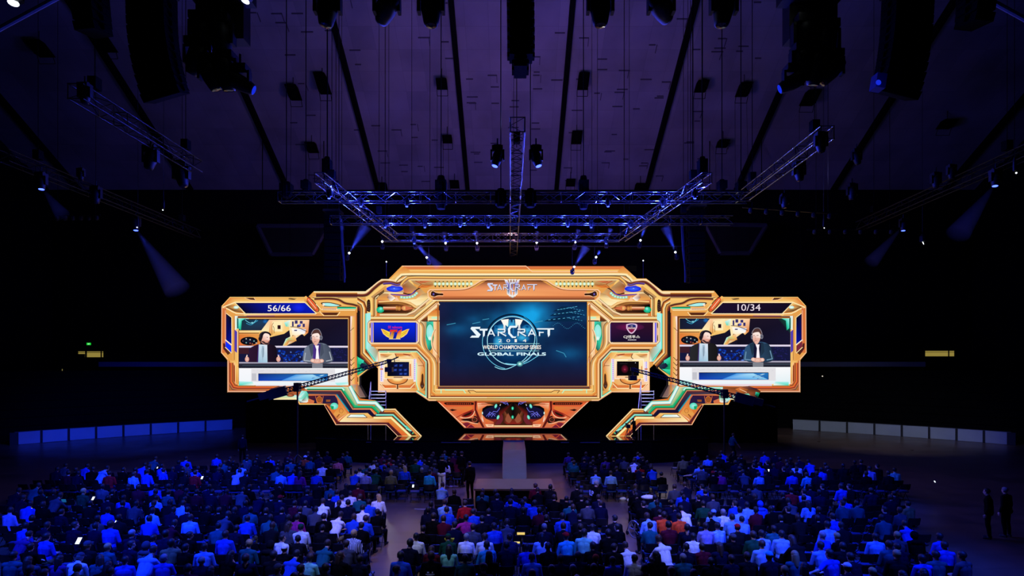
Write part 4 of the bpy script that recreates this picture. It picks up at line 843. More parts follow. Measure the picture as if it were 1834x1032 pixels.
# dark hoppers hung on the end wall, drapes behind the stage
for i, (P, lab) in enumerate([([(462, 405), (588, 405), (560, 456), (486, 456)], 'left'), ([(1263, 402), (1372, 404), (1342, 454), (1290, 454)], 'right')]):
    r = empty('scoreboard', W(P[2][0], 456, 54)); tag(r, 'unlit tapered scoreboard hanging %s behind the lighting trusses' % lab, 'scoreboard')
    setp(slab('scoreboard_face', P, 54, 1.5, mat('board_dark', (10, 10, 14), 0.5), None), r)
    Pc = W(sum(p[0] for p in P)/4, sum(p[1] for p in P)/4, 54)
    m_ = MB()
    for a, b in zip(P, P[1:]+P[:1]): m_.tube(W(*a, 53.95), W(*b, 53.95), 0.22, 6)
    setp(m_.build('frame', mat('board_frame', (52, 54, 66), 0.6)), r)
    m_ = MB()
    for px in (P[0][0]+8, P[1][0]-8): t = W(px, P[0][1], 54.7); m_.tube(t, (t.x, t.y, czat(54.7)), 0.04, 5)
    setp(m_.build('hanging_cable', M_CABLE), r)
M_DRAPE = mat('black_drape', (2, 2, 3), 0.95)
vs = []; fs = []
for i in range(241):
    x = -20.6+41.2*i/240; y = 43.2+0.16*math.sin(i*0.9); vs += [(x, y, 0), (x, y, 7.4), (x, y+.06, 7.4), (x, y+.06, 0)]
for i in range(240):
    a = 4*i; b = a+4; fs += [(a, b, b+1, a+1), (a+1, b+1, b+2, a+2), (a+2, b+2, b+3, a+3)]
tag(mesh_obj('stage_drape', vs, fs, M_DRAPE), 'black drape hung full width behind the stage deck', 'drape')
# stage deck, thrust, platform
M_DECK = mat('gloss_black_deck', (9, 9, 11), 0.06, 0, coat=0.5); M_SKIRT = mat('stage_skirt', (3, 3, 4), 0.9)
deck = empty('stage_deck', (0, 34, 0)); tag(deck, 'glossy black stage deck under the facade', 'stage')
def deck_part(name, pts, z0, z1, m):
    n = len(pts); vs = [(x, y, z0) for x, y in pts]+[(x, y, z1) for x, y in pts]
    fs = [tuple(range(n-1, -1, -1)), tuple(range(n, 2*n))]+[(i, (i+1) % n, n+(i+1) % n, n+i) for i in range(n)]
    return setp(mesh_obj(name, vs, fs, m), deck)
DP = [(-12.5, 43), (-12.5, 35.6), (-8.6, 34.4), (8.6, 34.4), (12.5, 35.6), (12.5, 43)]
deck_part('deck_skirt', DP, 0, 1.38, M_SKIRT)
deck_part('deck_top', [(x*1.004, y-0.03 if y < 40 else y) for x, y in DP], 1.38, 1.44, M_DECK)
for (x0, x1, y0, lab) in [(-4.35, -2.55, 34.33, 'step_edge'), (-9.0, -7.7, 34.45, 'step_edge'), (-7.2, -6.1, 34.33, 'step_edge'), (3.0, 3.5, 34.33, 'step_edge'), (4.2, 5.4, 34.33, 'step_edge'), (6.4, 7.4, 34.33, 'step_edge')]:
    m_ = MB(); m_.box(((x0+x1)/2, y0, 1.3), (x1-x0, 0.05, 0.05)); setp(m_.build('edge_trim', mat('edge_trim', (130, 125, 120), 0.35, 0.6)), deck)
m_ = MB(); m_.box((0.1, 34.34, 1.40), (22 if 0 else 1.3, 0.05, 0.06)); setp(m_.build('edge_trim', mat('edge_trim', (130, 125, 120), 0.35, 0.6)), deck)
M_RUN = mat('runway_surface', (92, 88, 84), 0.28, noise=0.15, scale=2)
run = empty('runway', (0.12, 30, 0)); tag(run, 'narrow runway sloping from the stage down to the square platform', 'runway')
xa, xb = 0.12-0.62, 0.12+0.62; wa, wb = 0.12-0.56, 0.12+0.56
vs = [(xa, 34.36, 1.37), (xb, 34.36, 1.37), (xb, 31, 1.37), (wb, 26, .80), (wa, 26, .80), (xa, 31, 1.37)]; n = 6
vs += [(x, y, z-0.12) for x, y, z in vs]
fs = [(0, 5, 2, 1), (5, 4, 3, 2), (7, 8, 11, 6), (8, 9, 10, 11)]+[(i, (i+1) % n, n+(i+1) % n, n+i) for i in range(n)]
setp(mesh_obj('runway_top', vs, fs, M_RUN), run)
vs = [(x+(0.04 if x < 0.12 else -0.04), y, z-0.12) for x, y, z in vs[:6]]; vs += [(x, y, 0) for x, y, z in vs]
setp(mesh_obj('runway_skirt', vs, [(i, (i+1) % n, n+(i+1) % n, n+i) for i in range(n)], M_SKIRT), run)
m_ = MB(); m_.path([(xa, 34.3, 1.4), (xa, 31, 1.4), (wa, 26, .83)], 0.016, 5); m_.path([(xb, 34.3, 1.4), (xb, 31, 1.4), (wb, 26, .83)], 0.016, 5); setp(m_.build('edge_trim', mat('edge_trim', (130, 125, 120), 0.35, 0.6)), run)
pf = empty('square_platform', (0.1, 25, 0)); tag(pf, 'low T-shaped end platform of the runway in front of the audience', 'platform')
m_ = MB(); m_.box((0.10, 24.95, 0.76), (3.46, 2.1, 0.08)); setp(m_.build('platform_top', M_RUN), pf)
m_ = MB(); m_.box((0.10, 24.95, 0.36), (3.36, 2.0, 0.72)); setp(m_.build('platform_skirt', M_SKIRT), pf)
m_ = MB(); m_.box((0.10, 23.89, 0.79), (3.48, 0.03, 0.03)); setp(m_.build('edge_trim', mat('edge_trim', (130, 125, 120), 0.35, 0.6)), pf)
# stairs at both sides of the deck, seen in the gap under the facade
for i, (px0, px1, lab) in enumerate([(664, 691, 'left'), (1148, 1171, 'right')]):
    Yt = 38.2; r = empty('stage_stairs', W((px0+px1)/2, 735, Yt)); tag(r, 'short open metal stairs in the dark gap %s of the plinth' % lab, 'stairs')
    for k in range(5):
        a = W(px0+1, 701+6.2*k, Yt-0.22*k); b = W(px1, 701+6.2*k, Yt-0.22*k); m_ = MB(); m_.box((a+b)/2, (b.x-a.x, 0.26, 0.05)); setp(m_.build('step', mat('step_metal', (200, 200, 205), 0.4, 0.3)), r)
    for px in (px0, px1):
        m_ = MB(); a = W(px, 684 if px == px0 else 700, Yt+0.1); b = W(px-5+(5 if px == px1 else 0), 735, Yt-0.9); m_.tube(a, b, 0.03, 6); m_.tube(b, (b.x, b.y, 1.44), 0.03, 6); m_.tube(a, (a.x, a.y, 1.44), .03, 6); setp(m_.build('handrail', mat('step_metal', (200, 200, 205), 0.4, 0.3)), r)
    l = bpy.data.lights.new('step_fill_light', 'POINT'); l.energy = 70; l.color = (.9, .9, 1); l.shadow_soft_size = .05  # point light added to brighten the steps, no lamp hangs there
    lo = bpy.data.objects.new('step_fill_light', l); COL.objects.link(lo); lo.location = W((px0+px1)/2, 694, Yt-1.4)

# pale ducts crossing the upper corners of the hall
for i, (a, b) in enumerate([((-20, 62), (150, -30)), ((1740, -18), (1860, 48))]):
    k = MB(); k.tube(W(*a, 17), W(*b, 17), .07, 8); o = k.build('overhead_duct', mat('duct_grey', (120, 130, 150), .6)); tag(o, 'thin pale duct crossing the top %s corner' % ['left', 'right'][i], 'duct')
# ------------------------------------------------------------------ trusses, fixtures, speakers, cables
TZ = 13.8
def truss(name, a, b, w_=0.42, label='', step=None, m=None, dark=False, group=None):
    a = Vector(a); b = Vector(b); d = (b-a); L = d.length; d.normalize(); up = Vector((0, 0, 1)); s_ = d.cross(up).normalized()
    if abs(d.z) > .8: s_ = Vector((1, 0, 0)); up = Vector((0, 1, 0))
    step = step or w_*1.3; m = m or M_ALU; root = empty(name, (a+b)/2)
    tag(root, label, 'truss', group); h = w_/2
    for (i, j) in ((-1, -1), (1, -1), (1, 1), (-1, 1)):
        k = MB(); o = s_*i*h+up*j*h; k.tube(a+o, b+o, 0.026, 8, cap=False); setp(k.build('chord', m, None, True), root)
    k = MB(); n = max(2, int(L/step)); cs = [(-1, -1), (1, -1), (1, 1), (-1, 1)]
    for q in range(n):
        p0 = a+d*(L*q/n); p1 = a+d*(L*(q+1)/n)
        for e in range(4):
            c0 = cs[e]; c1 = cs[(e+1) % 4]; o0 = s_*c0[0]*h+up*c0[1]*h; o1 = s_*c1[0]*h+up*c1[1]*h
            if (q+e) % 2: o0, o1 = o1, o0
            k.tube(p0+o0, p1+o1, 0.014, 4, cap=False)
            if q % 3 == 0: k.tube(p0+o0, p0+o1, 0.016, 4, cap=False)
    setp(k.build('lattice', m), root)
    k = MB()
    for t in ((0.12, 0.88) if L > 4 else (0.5,)):
        p = a+d*L*t+Vector((0, 0, h)); k.box(p+Vector((0, 0, 0.35)), (0.25, 0.25, 0.35)); k.tube(p, (p.x, p.y, czat(p.y) if p.y > 15 else 40), 0.012, 4)
    if abs(d.z) < .8: setp(k.build('chain_hoist', M_CABLE), root)
    return root
truss('horizontal_truss', (-10.4, 25, TZ-.2), (10.6, 25, TZ-.2), 0.40, 'long upper lighting truss across the stage, nearest of the three', m=M_ALU)
truss('horizontal_truss', (-9.4, 29, TZ-.2), (11.4, 29, TZ-.2), 0.40, 'middle lighting truss behind the long upper one', m=M_ALU)
truss('horizontal_truss', (-7.6, 33, TZ-.2), (6.4, 33, TZ-.2), 0.40, 'lowest and furthest lighting truss, just above the facade', m=M_ALU)
truss('diagonal_truss', (-7.8, 22.6, TZ-.1), (-6.9, 33, TZ-.2), 0.40, 'diagonal truss joining the cross trusses on the left, glowing blue')
truss('diagonal_truss', (7.9, 22.6, TZ-.1), (6.5, 33, TZ-.2), 0.40, 'diagonal truss joining the cross trusses on the right, glowing blue')
truss('centre_truss', (0.18, 17.8, TZ), (0.10, 38.6, TZ), 0.46, 'dark centre truss running from the hall towards the facade', m=M_TRD)
truss('side_truss', (-12.2, 15.6, TZ), (-12.2, 21.6, TZ), 0.42, 'short dark truss high on the left, beside the speaker stack', m=M_TRD)
truss('side_truss', (10.4, 18.4, TZ), (10.55, 25.3, TZ), 0.42, 'short pale-edged truss high on the right', m=M_ALU)
truss('side_truss', (-18.6, 20.4, TZ), (-18.6, 33, TZ), 0.42, 'long dark truss at the far left, carrying blue lamps', m=M_TRD)
truss('side_truss', (18.5, 19.6, TZ), (19.3, 31, TZ), 0.42, 'long dark truss at the far right, carrying blue lamps', m=M_TRD)
truss('front_truss', (-9, 10.8, TZ+.2), (9, 10.8, TZ+.2), 0.42, 'front lighting truss just above the top edge of the picture', m=M_TRD)
# bars reaching out beyond the side trusses
for (x0, y0, x1, y1, Y, lab) in [(95, 386, 180, 385, 29, 'thin dark bar with lamps at far left behind the side truss'), (1445, 411, 1610, 411, 31, 'thin dark bar carrying small lamps on the right, left of the blue one'), (1330, 371, 1500, 383, 27, 'thin dark bar of lamps right of the cross trusses')]:
    r = empty('lighting_bar', W((x0+x1)/2, (y0+y1)/2, Y)); tag(r, lab, 'lighting bar'); k = MB(); k.tube(W(x0, y0, Y), W(x1, y1, Y), .04, 6); setp(k.build('bar', M_TRD), r)
    k = MB()
    for t in (.1, .9): p = W(x0+(x1-x0)*t, y0+(y1-y0)*t, Y); k.tube(p, (p.x, p.y, czat(p.y)), .012, 4)
    setp(k.build('hanging_wire', M_CABLE), r)
    for t in range(6):
        p = W(x0+(x1-x0)*(t+.5)/6, y0+(y1-y0)*(t+.5)/6, Y); k = MB(); k.lathe([(.05, -.22), (.11, -.16), (.10, 0), (.04, .04)], p+Vector((0, 0, -.05)), n=8); setp(k.build('par_can', M_BLKM), r)

# moving head fixture: base on top, yoke, head, lens
M_LENS_OFF = mat('lens_glass', (20, 22, 40), 0.1); M_LENS_B = emis('lens_blue', (60, 80, 255), 6.0); M_LENS_W = emis('lens_white', (235, 240, 255), 6.0)
M_LENS_BD = emis('lens_blue_dim', (20, 40, 200), 1.2)
_mh = {}
def moving_head(loc, aim, s=1.0, lens=None, label='', group=None, up=False):
    loc = Vector(loc); root = empty('moving_head', loc); tag(root, label, 'stage lamp', group); f = -1 if up else 1
    k = MB(); k.box((0, 0, -0.09*f), (0.42, 0.34, 0.16)); k.box((0, 0, 0.02*f), (0.3, 0.1, 0.08)); (k.tube((0, 0, 0), (0, 0, .30), .03, 6) if not up else None); o = k.build('base', M_BLKM); o.parent = root
    k = MB()
    for sx in (-1, 1): k.box((sx*0.24, 0, -0.36*f), (0.06, 0.16, 0.42))
    k.box((0, 0, -0.19*f), (0.52, 0.18, 0.06)); y = k.build('yoke', M_BLKM); y.parent = root
    d = (Vector(aim)-loc).normalized(); R = d.to_track_quat('-Z', 'Y').to_matrix(); c = Vector((0, 0, -0.44*f))
    k = MB(); k.lathe([(0.10, 0.30), (0.17, 0.26), (0.20, 0.12), (0.20, -0.06), (0.15, -0.30), (0.13, -0.36)], c, R, 14); h = k.build('lamp_head', M_BLKM, None, True); h.parent = root
    k = MB(); k.lathe([(0.12, -0.355), (0.11, -0.372), (0.04, -0.382)], c, R, 14); l = k.build('lens', lens or M_LENS_OFF); l.parent = h
    root.scale = (s, s, s)
    return root, loc+s*(c+R @ Vector((0, 0, -0.4)))
def pxl(px, py, Y): return W(px, py, Y)
# lamps hanging from the front truss
for (px, py, tx, ty, on, lab) in [(587, 0, 560, 200, 0, 'black moving head at the top edge, leftmost of the front row'), (693, -14, 640, 120, 1, 'moving head at the top edge with a lit blue lens, left of centre'),
                                  (772, 0, 772, 300, 0, 'black moving head pointing straight down at the top edge, left of centre'), (1075, 0, 1080, 300, 0, 'black moving head pointing straight down at the top edge, right of centre'),
                                  (1184, -14, 1240, 100, 1, 'moving head at the top edge with a lit blue lens, right of centre'), (1296, 0, 1270, 200, 0, 'black moving head at the top edge, rightmost of the front row')]:
    moving_head(pxl(px, py-(28 if not on else 14), 10.8), pxl(tx, ty, 10.9 if not on else 12.6), 0.98, M_LENS_W if on else None, lab, 'moving heads on the front truss')
# lamps on the side and centre trusses
for (px, py, Y, dx, on, s, lab) in [
    (891, 262, 20.6, -0.3, 2, .95, 'moving head hanging left of the centre truss, small blue lens'), (960, 262, 20.6, 0.3, 2, .95, 'moving head hanging right of the centre truss, small blue lens'),
    (270, 262, 19.4, -.25, 0, 1.0, 'black moving head under the far end of the short left truss'), (325, 290, 21.8, .2, 0, 1.2, 'bulky black fixture right of the short left truss, by the rib'),
    (152, 150, 15.8, 0, 0, .7, 'round black fixture on the near end of the short left truss'),
    (74, 310, 21.6, .1, 2, .8, 'moving head at far left with a bright blue lens'), (145, 302, 23, 0, 0, .6, 'small black fixture standing on the far left truss'),
    (172, 335, 24.6, 0, 0, .9, 'square black fixture in the middle of the far left truss'), (243, 388, 28.6, .1, 2, .9, 'moving head at the left throwing a blue beam down and right'),
    (1431, 290, 21.4, .15, 0, .9, 'black moving head under the short right truss'), (1470, 238, 18.4, .1, 0, .8, 'black fixture on the near end of the short right truss'),
    (1534, 268, 24, .3, 0, .8, 'black tilted floodlight against the rib right of the short truss'), (1676, 310, 24, 0, 0, .8, 'black fixture hanging at the left end of the far right truss'),
    (1704, 296, 23, 0, 0, .7, 'black fixture on top of the far right truss'), (1783, 304, 21.4, -.15, 2, .8, 'moving head at far right with a bright blue lens'), (1618, 392, 29.6, -.1, 2, .8, 'moving head on the right whose blue lens sits lowest'),
    (1526, 330, 26, 0, 0, .9, 'black fixture between the short and the far right trusses'), (1405, 348, 26, 0, 0, .8, 'black fixture above the lamp bar right of the cross trusses')]:
    p = pxl(px, py, Y); moving_head(p, p+Vector((dx, -.10 if on else 0, -1)), s, M_LENS_B if on else None, lab)
# clusters of tilted moving heads high left and right, beside the speaker arrays
for (cx, items, side) in [(400, [(352, 70, -.5, 1.3, 0), (376, 100, .35, 1.25, 0), (404, 95, .1, 1.35, 0), (396, 30, 0, 1.5, 0), (362, 25, .1, 1.4, 0), (430, 118, .95, 1.15, 3)], 'left'),
                          (1450, [(1436, 82, .2, 1.3, 0), (1462, 88, -.1, 1.3, 0), (1490, 92, -.8, 1.25, 0), (1478, 40, 0, 1.5, 0), (1442, 30, 0, 1.5, 0), (1420, 118, -.95, 1.1, 3)], 'right')]:
    for j, (px, py, dx, s, on) in enumerate(items):
        p = pxl(px, py, 15); nm = ['outermost', 'second', 'middle', 'large upper', 'other upper', 'blue-lit lowest'][j]
        moving_head(p, p+Vector((dx, 0.25, -1 if abs(dx) < .9 else -.45)), s*.9, M_LENS_BD if on else None, '%s black moving head of the tight cluster high on the %s' % (nm, side))
    k = MB(); a = pxl(cx-52, -12, 15); b = pxl(cx+52, -12, 15); k.box((a+b)/2, (b.x-a.x, .5, .5)); a = pxl(cx, 34, 15.3); k.box(a, (1.3, .4, 1.3))
    for t in (-.5, .5): k.tube((a.x+t, 15.3, a.z), (a.x+t, 15.3, czat(15.3)), .02, 5)
    tag(k.build('lamp_hanger', M_BLKM), 'black box frame carrying the %s cluster of moving heads' % side, 'frame')
# uplighters standing on the facade top and rear rail, each with its beam in the haze
def haze(root, apex, end, r1, power, col, dens=0.16):
    apex = Vector(apex); end = Vector(end); k = MB(); k.tube(apex, end, 0.05, 14, r1); o = k.build('light_beam', None)
    mn = 'beam_haze'
    if mn not in MATS:
        m = bpy.data.materials.new(mn); m.use_nodes = True; nt = m.node_tree; nt.nodes.clear(); v = nt.nodes.new('ShaderNodeVolumeScatter'); v.inputs['Density'].default_value = dens
        v.inputs['Anisotropy'].default_value = 0.0; ou = nt.nodes.new('ShaderNodeOutputMaterial'); nt.links.new(v.outputs[0], ou.inputs['Volume']); MATS[mn] = m
    o.data.materials.append(MATS[mn]); setp(o, root); d = (end-apex)
    ang = 2*math.degrees(math.atan(r1/d.length)); sp = spot('beam_light', apex+d.normalized()*.16, end, col, power, ang*.95, 1.0, 0.02); return sp
BEAMC = (0.03, 0.06, 1.0)
M_PIPE = M_BLKM
rail = empty('rear_lamp_rail', W(920, 440, 36)); tag(rail, 'thin black pipe rail behind the cross trusses holding the small uplights', 'rail')
k = MB(); k.tube(W(600, 441, 36), W(1240, 441, 36), .04, 6); setp(k.build('rail_pipe', M_PIPE), rail)
k = MB()
for px in (612, 770, 920, 1070, 1232): p = W(px, 441, 36); k.tube(p, (p.x, 36, czat(36)), .015, 4)
setp(k.build('hanging_wire', M_CABLE), rail)
spots_ = [(685, 433, 683, 414, .16), (744, 433, 740, 414, .18), (799, 436, 795, 416, .18), (855, 436, 852, 415, .18), (961, 435, 962, 415, .16), (1029, 434, 1036, 412, .18), (1086, 431, 1094, 410, .2), (1145, 431, 1155, 406, .2),
          (622, 453, 655, 404, .42), (768, 461, 750, 440, .2), (1025, 478, 1050, 442, .32), (1065, 460, 1074, 450, .14), (1212, 452, 1192, 406, .36)]
for i, (px, py, ex_, ey_, r1) in enumerate(spots_):
    p = W(px, py, 35.6); e_ = W(ex_, ey_, 35.2); r, tip = moving_head(W(px, py+13, 35.8), e_, .5, None, 'small upright beam lamp with bright lens, %s from the left above the facade' % ['first', 'second', 'third', 'fourth', 'fifth', 'sixth', 'seventh', 'eighth', 'tall-beamed one', 'lower one', 'lowest one', 'dim one', 'rightmost tall-beamed one'][i], 'beam lamps above the facade', up=True); p = tip+(e_-tip).normalized()*.07
    k = MB(); b0 = W(px, py+13, 35.8); k.tube(b0, (b0.x, b0.y, W(0, 441, 36).z if py < 441 else b0.z-0.05), .02, 5)
    if py > 441: k.tube(b0, (b0.x, b0.y, W(0, 441, 36).z), .015, 5)
    setp(k.build('pole', M_PIPE), r); k = MB(); k.lathe([(.02, -.06), (.075, 0), (.02, .06)], p, n=10); setp(k.build('lit_lens', M_LENS_W), r)
    haze(r, p, e_, r1, 900+3200*r1, BEAMC)
# beams falling from the hanging lamps
for (ax, ay, ex_, ey_, Y, r1, pw, lab) in [(246, 414, 318, 520, 28.2, .62, 260, 'left lamp'), (80, 343, 112, 385, 21.2, .25, 8, 'far left lamp'), (1778, 336, 1715, 420, 21, .4, 12, 'far right lamp'), (1612, 411, 1560, 470, 29, .35, 9, 'right lamp'),
                                      (744, 437, 786, 478, 35.5, .3, 1500, 'front'), (608, 378, 613, 412, 31, .14, 700, 'blue shaft')]:
    r = empty('light_shaft', W(ax, ay, Y)); tag(r, 'faint blue beam in the haze below the %s' % lab if lab not in ('front', 'blue shaft') else ('short blue beam falling onto the facade top left' if lab == 'front' else 'narrow blue beam beside the left hanging tower'), 'light beam')
    haze(r, W(ax, ay, Y), W(ex_, ey_, Y-.4), r1, pw, BEAMC)
# warm white lamps
for (px, py, Y, lab) in [(28, 8, 13, 'bright white lamp in the top left corner'), (441, 4, 14.5, 'bright white lamp at the top edge above the left cluster'), (1440, -4, 14.5, 'bright white lamp at the top edge above the right cluster'),
                         (1652, 436, 33, 'white lamp hanging alone on the right below the blue ones'), (1817, 311, 19, 'small white lamp at the right edge on a thin cable'), (1475, 409, 30.6, 'small warm lamp at the left end of the right lighting bar'),
                         (247, 408, 28, 'white sparkle lamp just over the blue lens on the left'), (293, 377, 27, 'small warm lamp right of the far left truss')]:
    big = py < 100 or py == 436; sm = .3 if not big else 1
    r = empty('white_lamp', W(px, py, Y)); tag(r, lab, 'stage lamp'); k = MB(); R = Matrix.Rotation(.7, 3, 'Y'); c = W(px, py, Y)
    k.lathe([(.02, -.02), (.11*sm, 0), (.02, .03)], c+Vector((0, -.06, 0)), Matrix.Rotation(1.1, 3, 'X') @ R, 12); setp(k.build('lens', emis('lamp_white', (225, 235, 240), 2.0)), r)
    k = MB(); k.lathe([(.05*sm, .02), (.16*sm, .05), (.16*sm, .35), (.06*sm, .5)], c+Vector((0, 0, .05)), n=12); k.tube(c+Vector((0, 0, .4)), (c.x, c.y, czat(max(15, Y))), .012, 4); setp(k.build('housing', M_BLKM), r)
# thin white mast lamps by the facade top
for (px, py, lab) in [(692, 469, 'thin mast with a tiny white light above the left shoulder of the facade'), (1152, 467, 'thin mast with a tiny white light above the right shoulder of the facade')]:
    r = empty('mast_light', W(px, 500, 39.6)); tag(r, lab, 'lamp'); k = MB(); k.tube(W(px, py+1, 39.6), (W(px, 0, 39.6).x, 39.6, 9), .02, 5); setp(k.build('mast', mat('mast_grey', (90, 90, 100), .5, .4)), r)
    k = MB(); k.lathe([(.01, -.06), (.06, 0), (.01, .06)], W(px, py, 39.6), n=8); setp(k.build('bulb', emis('lamp_white', (225, 235, 240), 2.0)), r)

# line arrays
def line_array(name, pts, wd, n, label, Y, m=None, tilt=.5):
    root = empty(name, W(pts[0][0], pts[0][1], Y)); tag(root, label, 'speaker array')
    C = Art(0).curve(pts, 10); P = [Vector(W(x, y, Y)) for x, y in C]; L = [0]
    for a, b in zip(P[:-1], P[1:]): L.append(L[-1]+(b-a).length)
    def at(t):
        t *= L[-1]
        for i in range(len(L)-1):
            if L[i+1] >= t: f = (t-L[i])/(L[i+1]-L[i]); return P[i].lerp(P[i+1], f), (P[i+1]-P[i]).normalized()
        return P[-1], (P[-1]-P[-2]).normalized()
    h = L[-1]/n
    for i in range(n):
        c, d = at((i+.5)/n); a = math.atan2(d.x, -d.z); fw = tilt*(i/n)**2
        R = Matrix.Rotation(-a, 3, 'Y') @ Matrix.Rotation(fw, 3, 'X')
        k = MB(); w0 = wd*(1+0.0*i); q = .72
        k.box(c, (w0, .7, h*.9), R); k.box(c+R @ Vector((0, -.36, 0)), (w0*.9, .04, h*.8), R); k.box(c+R @ Vector((w0*.5+.03, .1, 0)), (.06, .3, h*.5), R); k.box(c-R @ Vector((w0*.5+.03, -.1, 0)), (.06, .3, h*.5), R)
        setp(k.build('speaker_cabinet', m or mat('speaker_black', (2, 2, 3), .85)), root)
    k = MB(); c = P[0]; k.box(c+Vector((0, 0, .15)), (wd, .9, .12))
    for t in (-.35, .35): k.tube(c+Vector((t*wd, 0, .2)), (c.x+t*wd, c.y, czat(max(15, Y))), .02, 5)
    setp(k.build('flying_frame', M_BLKM), root); return root
line_array('line_array', [(272, -10), (274, 60), (283, 120), (298, 176)], 1.10, 12, 'curved black speaker array hanging high left of the picture', 16.5)
line_array('line_array', [(1626, -10), (1622, 60), (1614, 120), (1602, 172)], 1.10, 12, 'curved black speaker array hanging high right of the picture', 16.5)
line_array('line_array', [(932, -12), (933, 60), (933, 106)], .62, 8, 'narrow black speaker column at the top centre', 15, tilt=.2)
line_array('line_array', [(932, 106), (932, 130)], .34, 2, 'small black speaker under the top centre column', 15.1, tilt=.1)
line_array('line_array', [(597, 384), (598, 440), (597, 503)], .95, 10, 'slim black speaker tower hanging left of the cross trusses', 33, tilt=.2)
line_array('line_array', [(1247, 376), (1246, 440), (1247, 508)], .95, 10, 'slim black speaker tower hanging right of the cross trusses', 33, tilt=.2)
line_array('line_array', [(160, -20), (163, 10), (168, 60)], .50, 5, 'black speaker stack at the top left, left of the big array', 14, tilt=.4)
line_array('line_array', [(1748, -20), (1747, 15), (1744, 46)], .46, 4, 'black speaker stack at the top right, right of the big array', 14, tilt=.4)
for (px, py, ln_, lab) in [(616, 448, 62, 'left'), (1226, 448, 62, 'right')]:
    r = empty('cable_bundle', W(px, py, 32.8)); k = MB(); k.path([W(px-6, 392, 32.8), W(px-3, py, 32.8), W(px+1, py+35, 32.8), W(px+1, py+ln_-4, 32.8)], .05, 6); k.path([W(px-4, 392, 32.8), W(px-1, py, 32.8), W(px+2.5, py+50, 32.8)], .035, 6)
    setp(k.build('cable', mat('cable_grey', (70, 66, 72), .7)), r); tag(r, 'drooping cable tail beside the %s slim speaker tower' % lab, 'cable')
# blue rim lamp on the right array
r = empty('blue_uplight', W(1573, 148, 16)); tag(r, 'boxy blue-lit fixture behind the right speaker array', 'stage lamp'); k = MB(); k.box(W(1573, 148, 16.2), (.28, .3, .42), Matrix.Rotation(.15, 3, 'Y')); setp(k.build('housing', mat('blue_housing', (40, 60, 120), .5, .0)), r)
k = MB(); k.lathe([(.02, 0), (.08, .01), (.02, .02)], W(1573, 148, 16.02), Matrix.Rotation(PI/2, 3, 'X'), 10); setp(k.build('lens', M_LENS_BD), r)
l = spot('lamp_glow', W(1566, 152, 15.3), W(1574, 147, 16.2), BLUE, 10, 70, .8, .05)
# boxes hung close under the ceiling, each with bracket and two cables
def ceil_Y(py): return (ZC0+SL*YC0-CAMZ)/((HY-py)/1000+SL)
boxes = [(525, 165, 20, 24, 1, 'lower left one of the near left pair'), (577, 149, 20, 34, 1, 'tall one of the near left pair'), (791, 150, 19, 15, 1, 'near one left of centre'), (1045, 145, 19, 26, 1, 'near one right of centre'),
         (1257, 154, 20, 17, 1, 'near one right of the pale rib'), (1333, 160, 21, 21, 1, 'near one beside the right rib'), (1452, 175, 24, 24, 1, 'one under the right lamp cluster'),
         (558, 264, 18, 16, 1, 'far one left'), (801, 249, 17, 11, 1, 'far one left of centre'), (1033, 246, 18, 20, 1, 'far one right of centre'), (1295, 257, 19, 11, 1, 'far one right'),
         (1697, 222, 24, 14, 0, 'lone one at the right'), (70, 86, 28, 26, 0, 'lone one at the upper left'), (185, 75, 24, 30, 0, 'one by the left rib'), (684, 335, 18, 14, 0, 'lowest left one'), (814, 330, 16, 12, 0, 'lowest one left of centre'), (1022, 327, 16, 11, 0, 'lowest one right of centre'), (1147, 334, 18, 10, 0, 'lowest right one')]
for (px, py, w_, h_, cab, lab) in boxes:
    Y = ceil_Y(py)-1.2; c = W(px, py, Y); wx = w_*Y/1000; hz = h_*Y/1000; r = empty('ceiling_speaker', c); tag(r, 'black box speaker under the ceiling, '+lab, 'speaker', 'box speakers under the ceiling')
    sk = 0.18 if px > CX else -0.18; sk *= abs(px-CX)/400
    k = MB(); v = []
    for (yy, dz) in ((-.25, 0), (.35, 0)):
        v += [(-wx/2-sk*hz, yy, -hz/2), (wx/2-sk*hz, yy, -hz/2), (wx/2+sk*hz, yy, hz/2), (-wx/2+sk*hz, yy, hz/2)]
    k.add([Vector(q)+c for q in v], [(0, 1, 2, 3), (7, 6, 5, 4), (0, 4, 5, 1), (1, 5, 6, 2), (2, 6, 7, 3), (3, 7, 4, 0)]); setp(k.build('cabinet', mat('speaker_black', (2, 2, 3), .85)), r)
    k = MB(); b0 = c+Vector((-wx/2-sk*hz, 0, -hz/2)); b1 = c+Vector((wx/2-sk*hz, 0, -hz/2)); dz = Vector((-sk*.6, 0, -.7))
    k.path([b0, b0+dz, b1+dz, b1], .025, 4); k.tube(c+Vector((0, 0, hz/2)), (c.x, c.y, czat(c.y)), .03, 4); setp(k.build('bracket', M_CABLE), r)
    if cab:
        k = MB(); k.tube(b0+dz, (b0.x, c.y, TZ+.6), .014, 4)
        if px in (577, 791, 1033, 1333): k.tube(b1+dz, (b1.x+.2, c.y, TZ+.6), .012, 4)
        setp(k.build('hanging_cable', mat('cable_dark', (14, 12, 20), .8)), r)
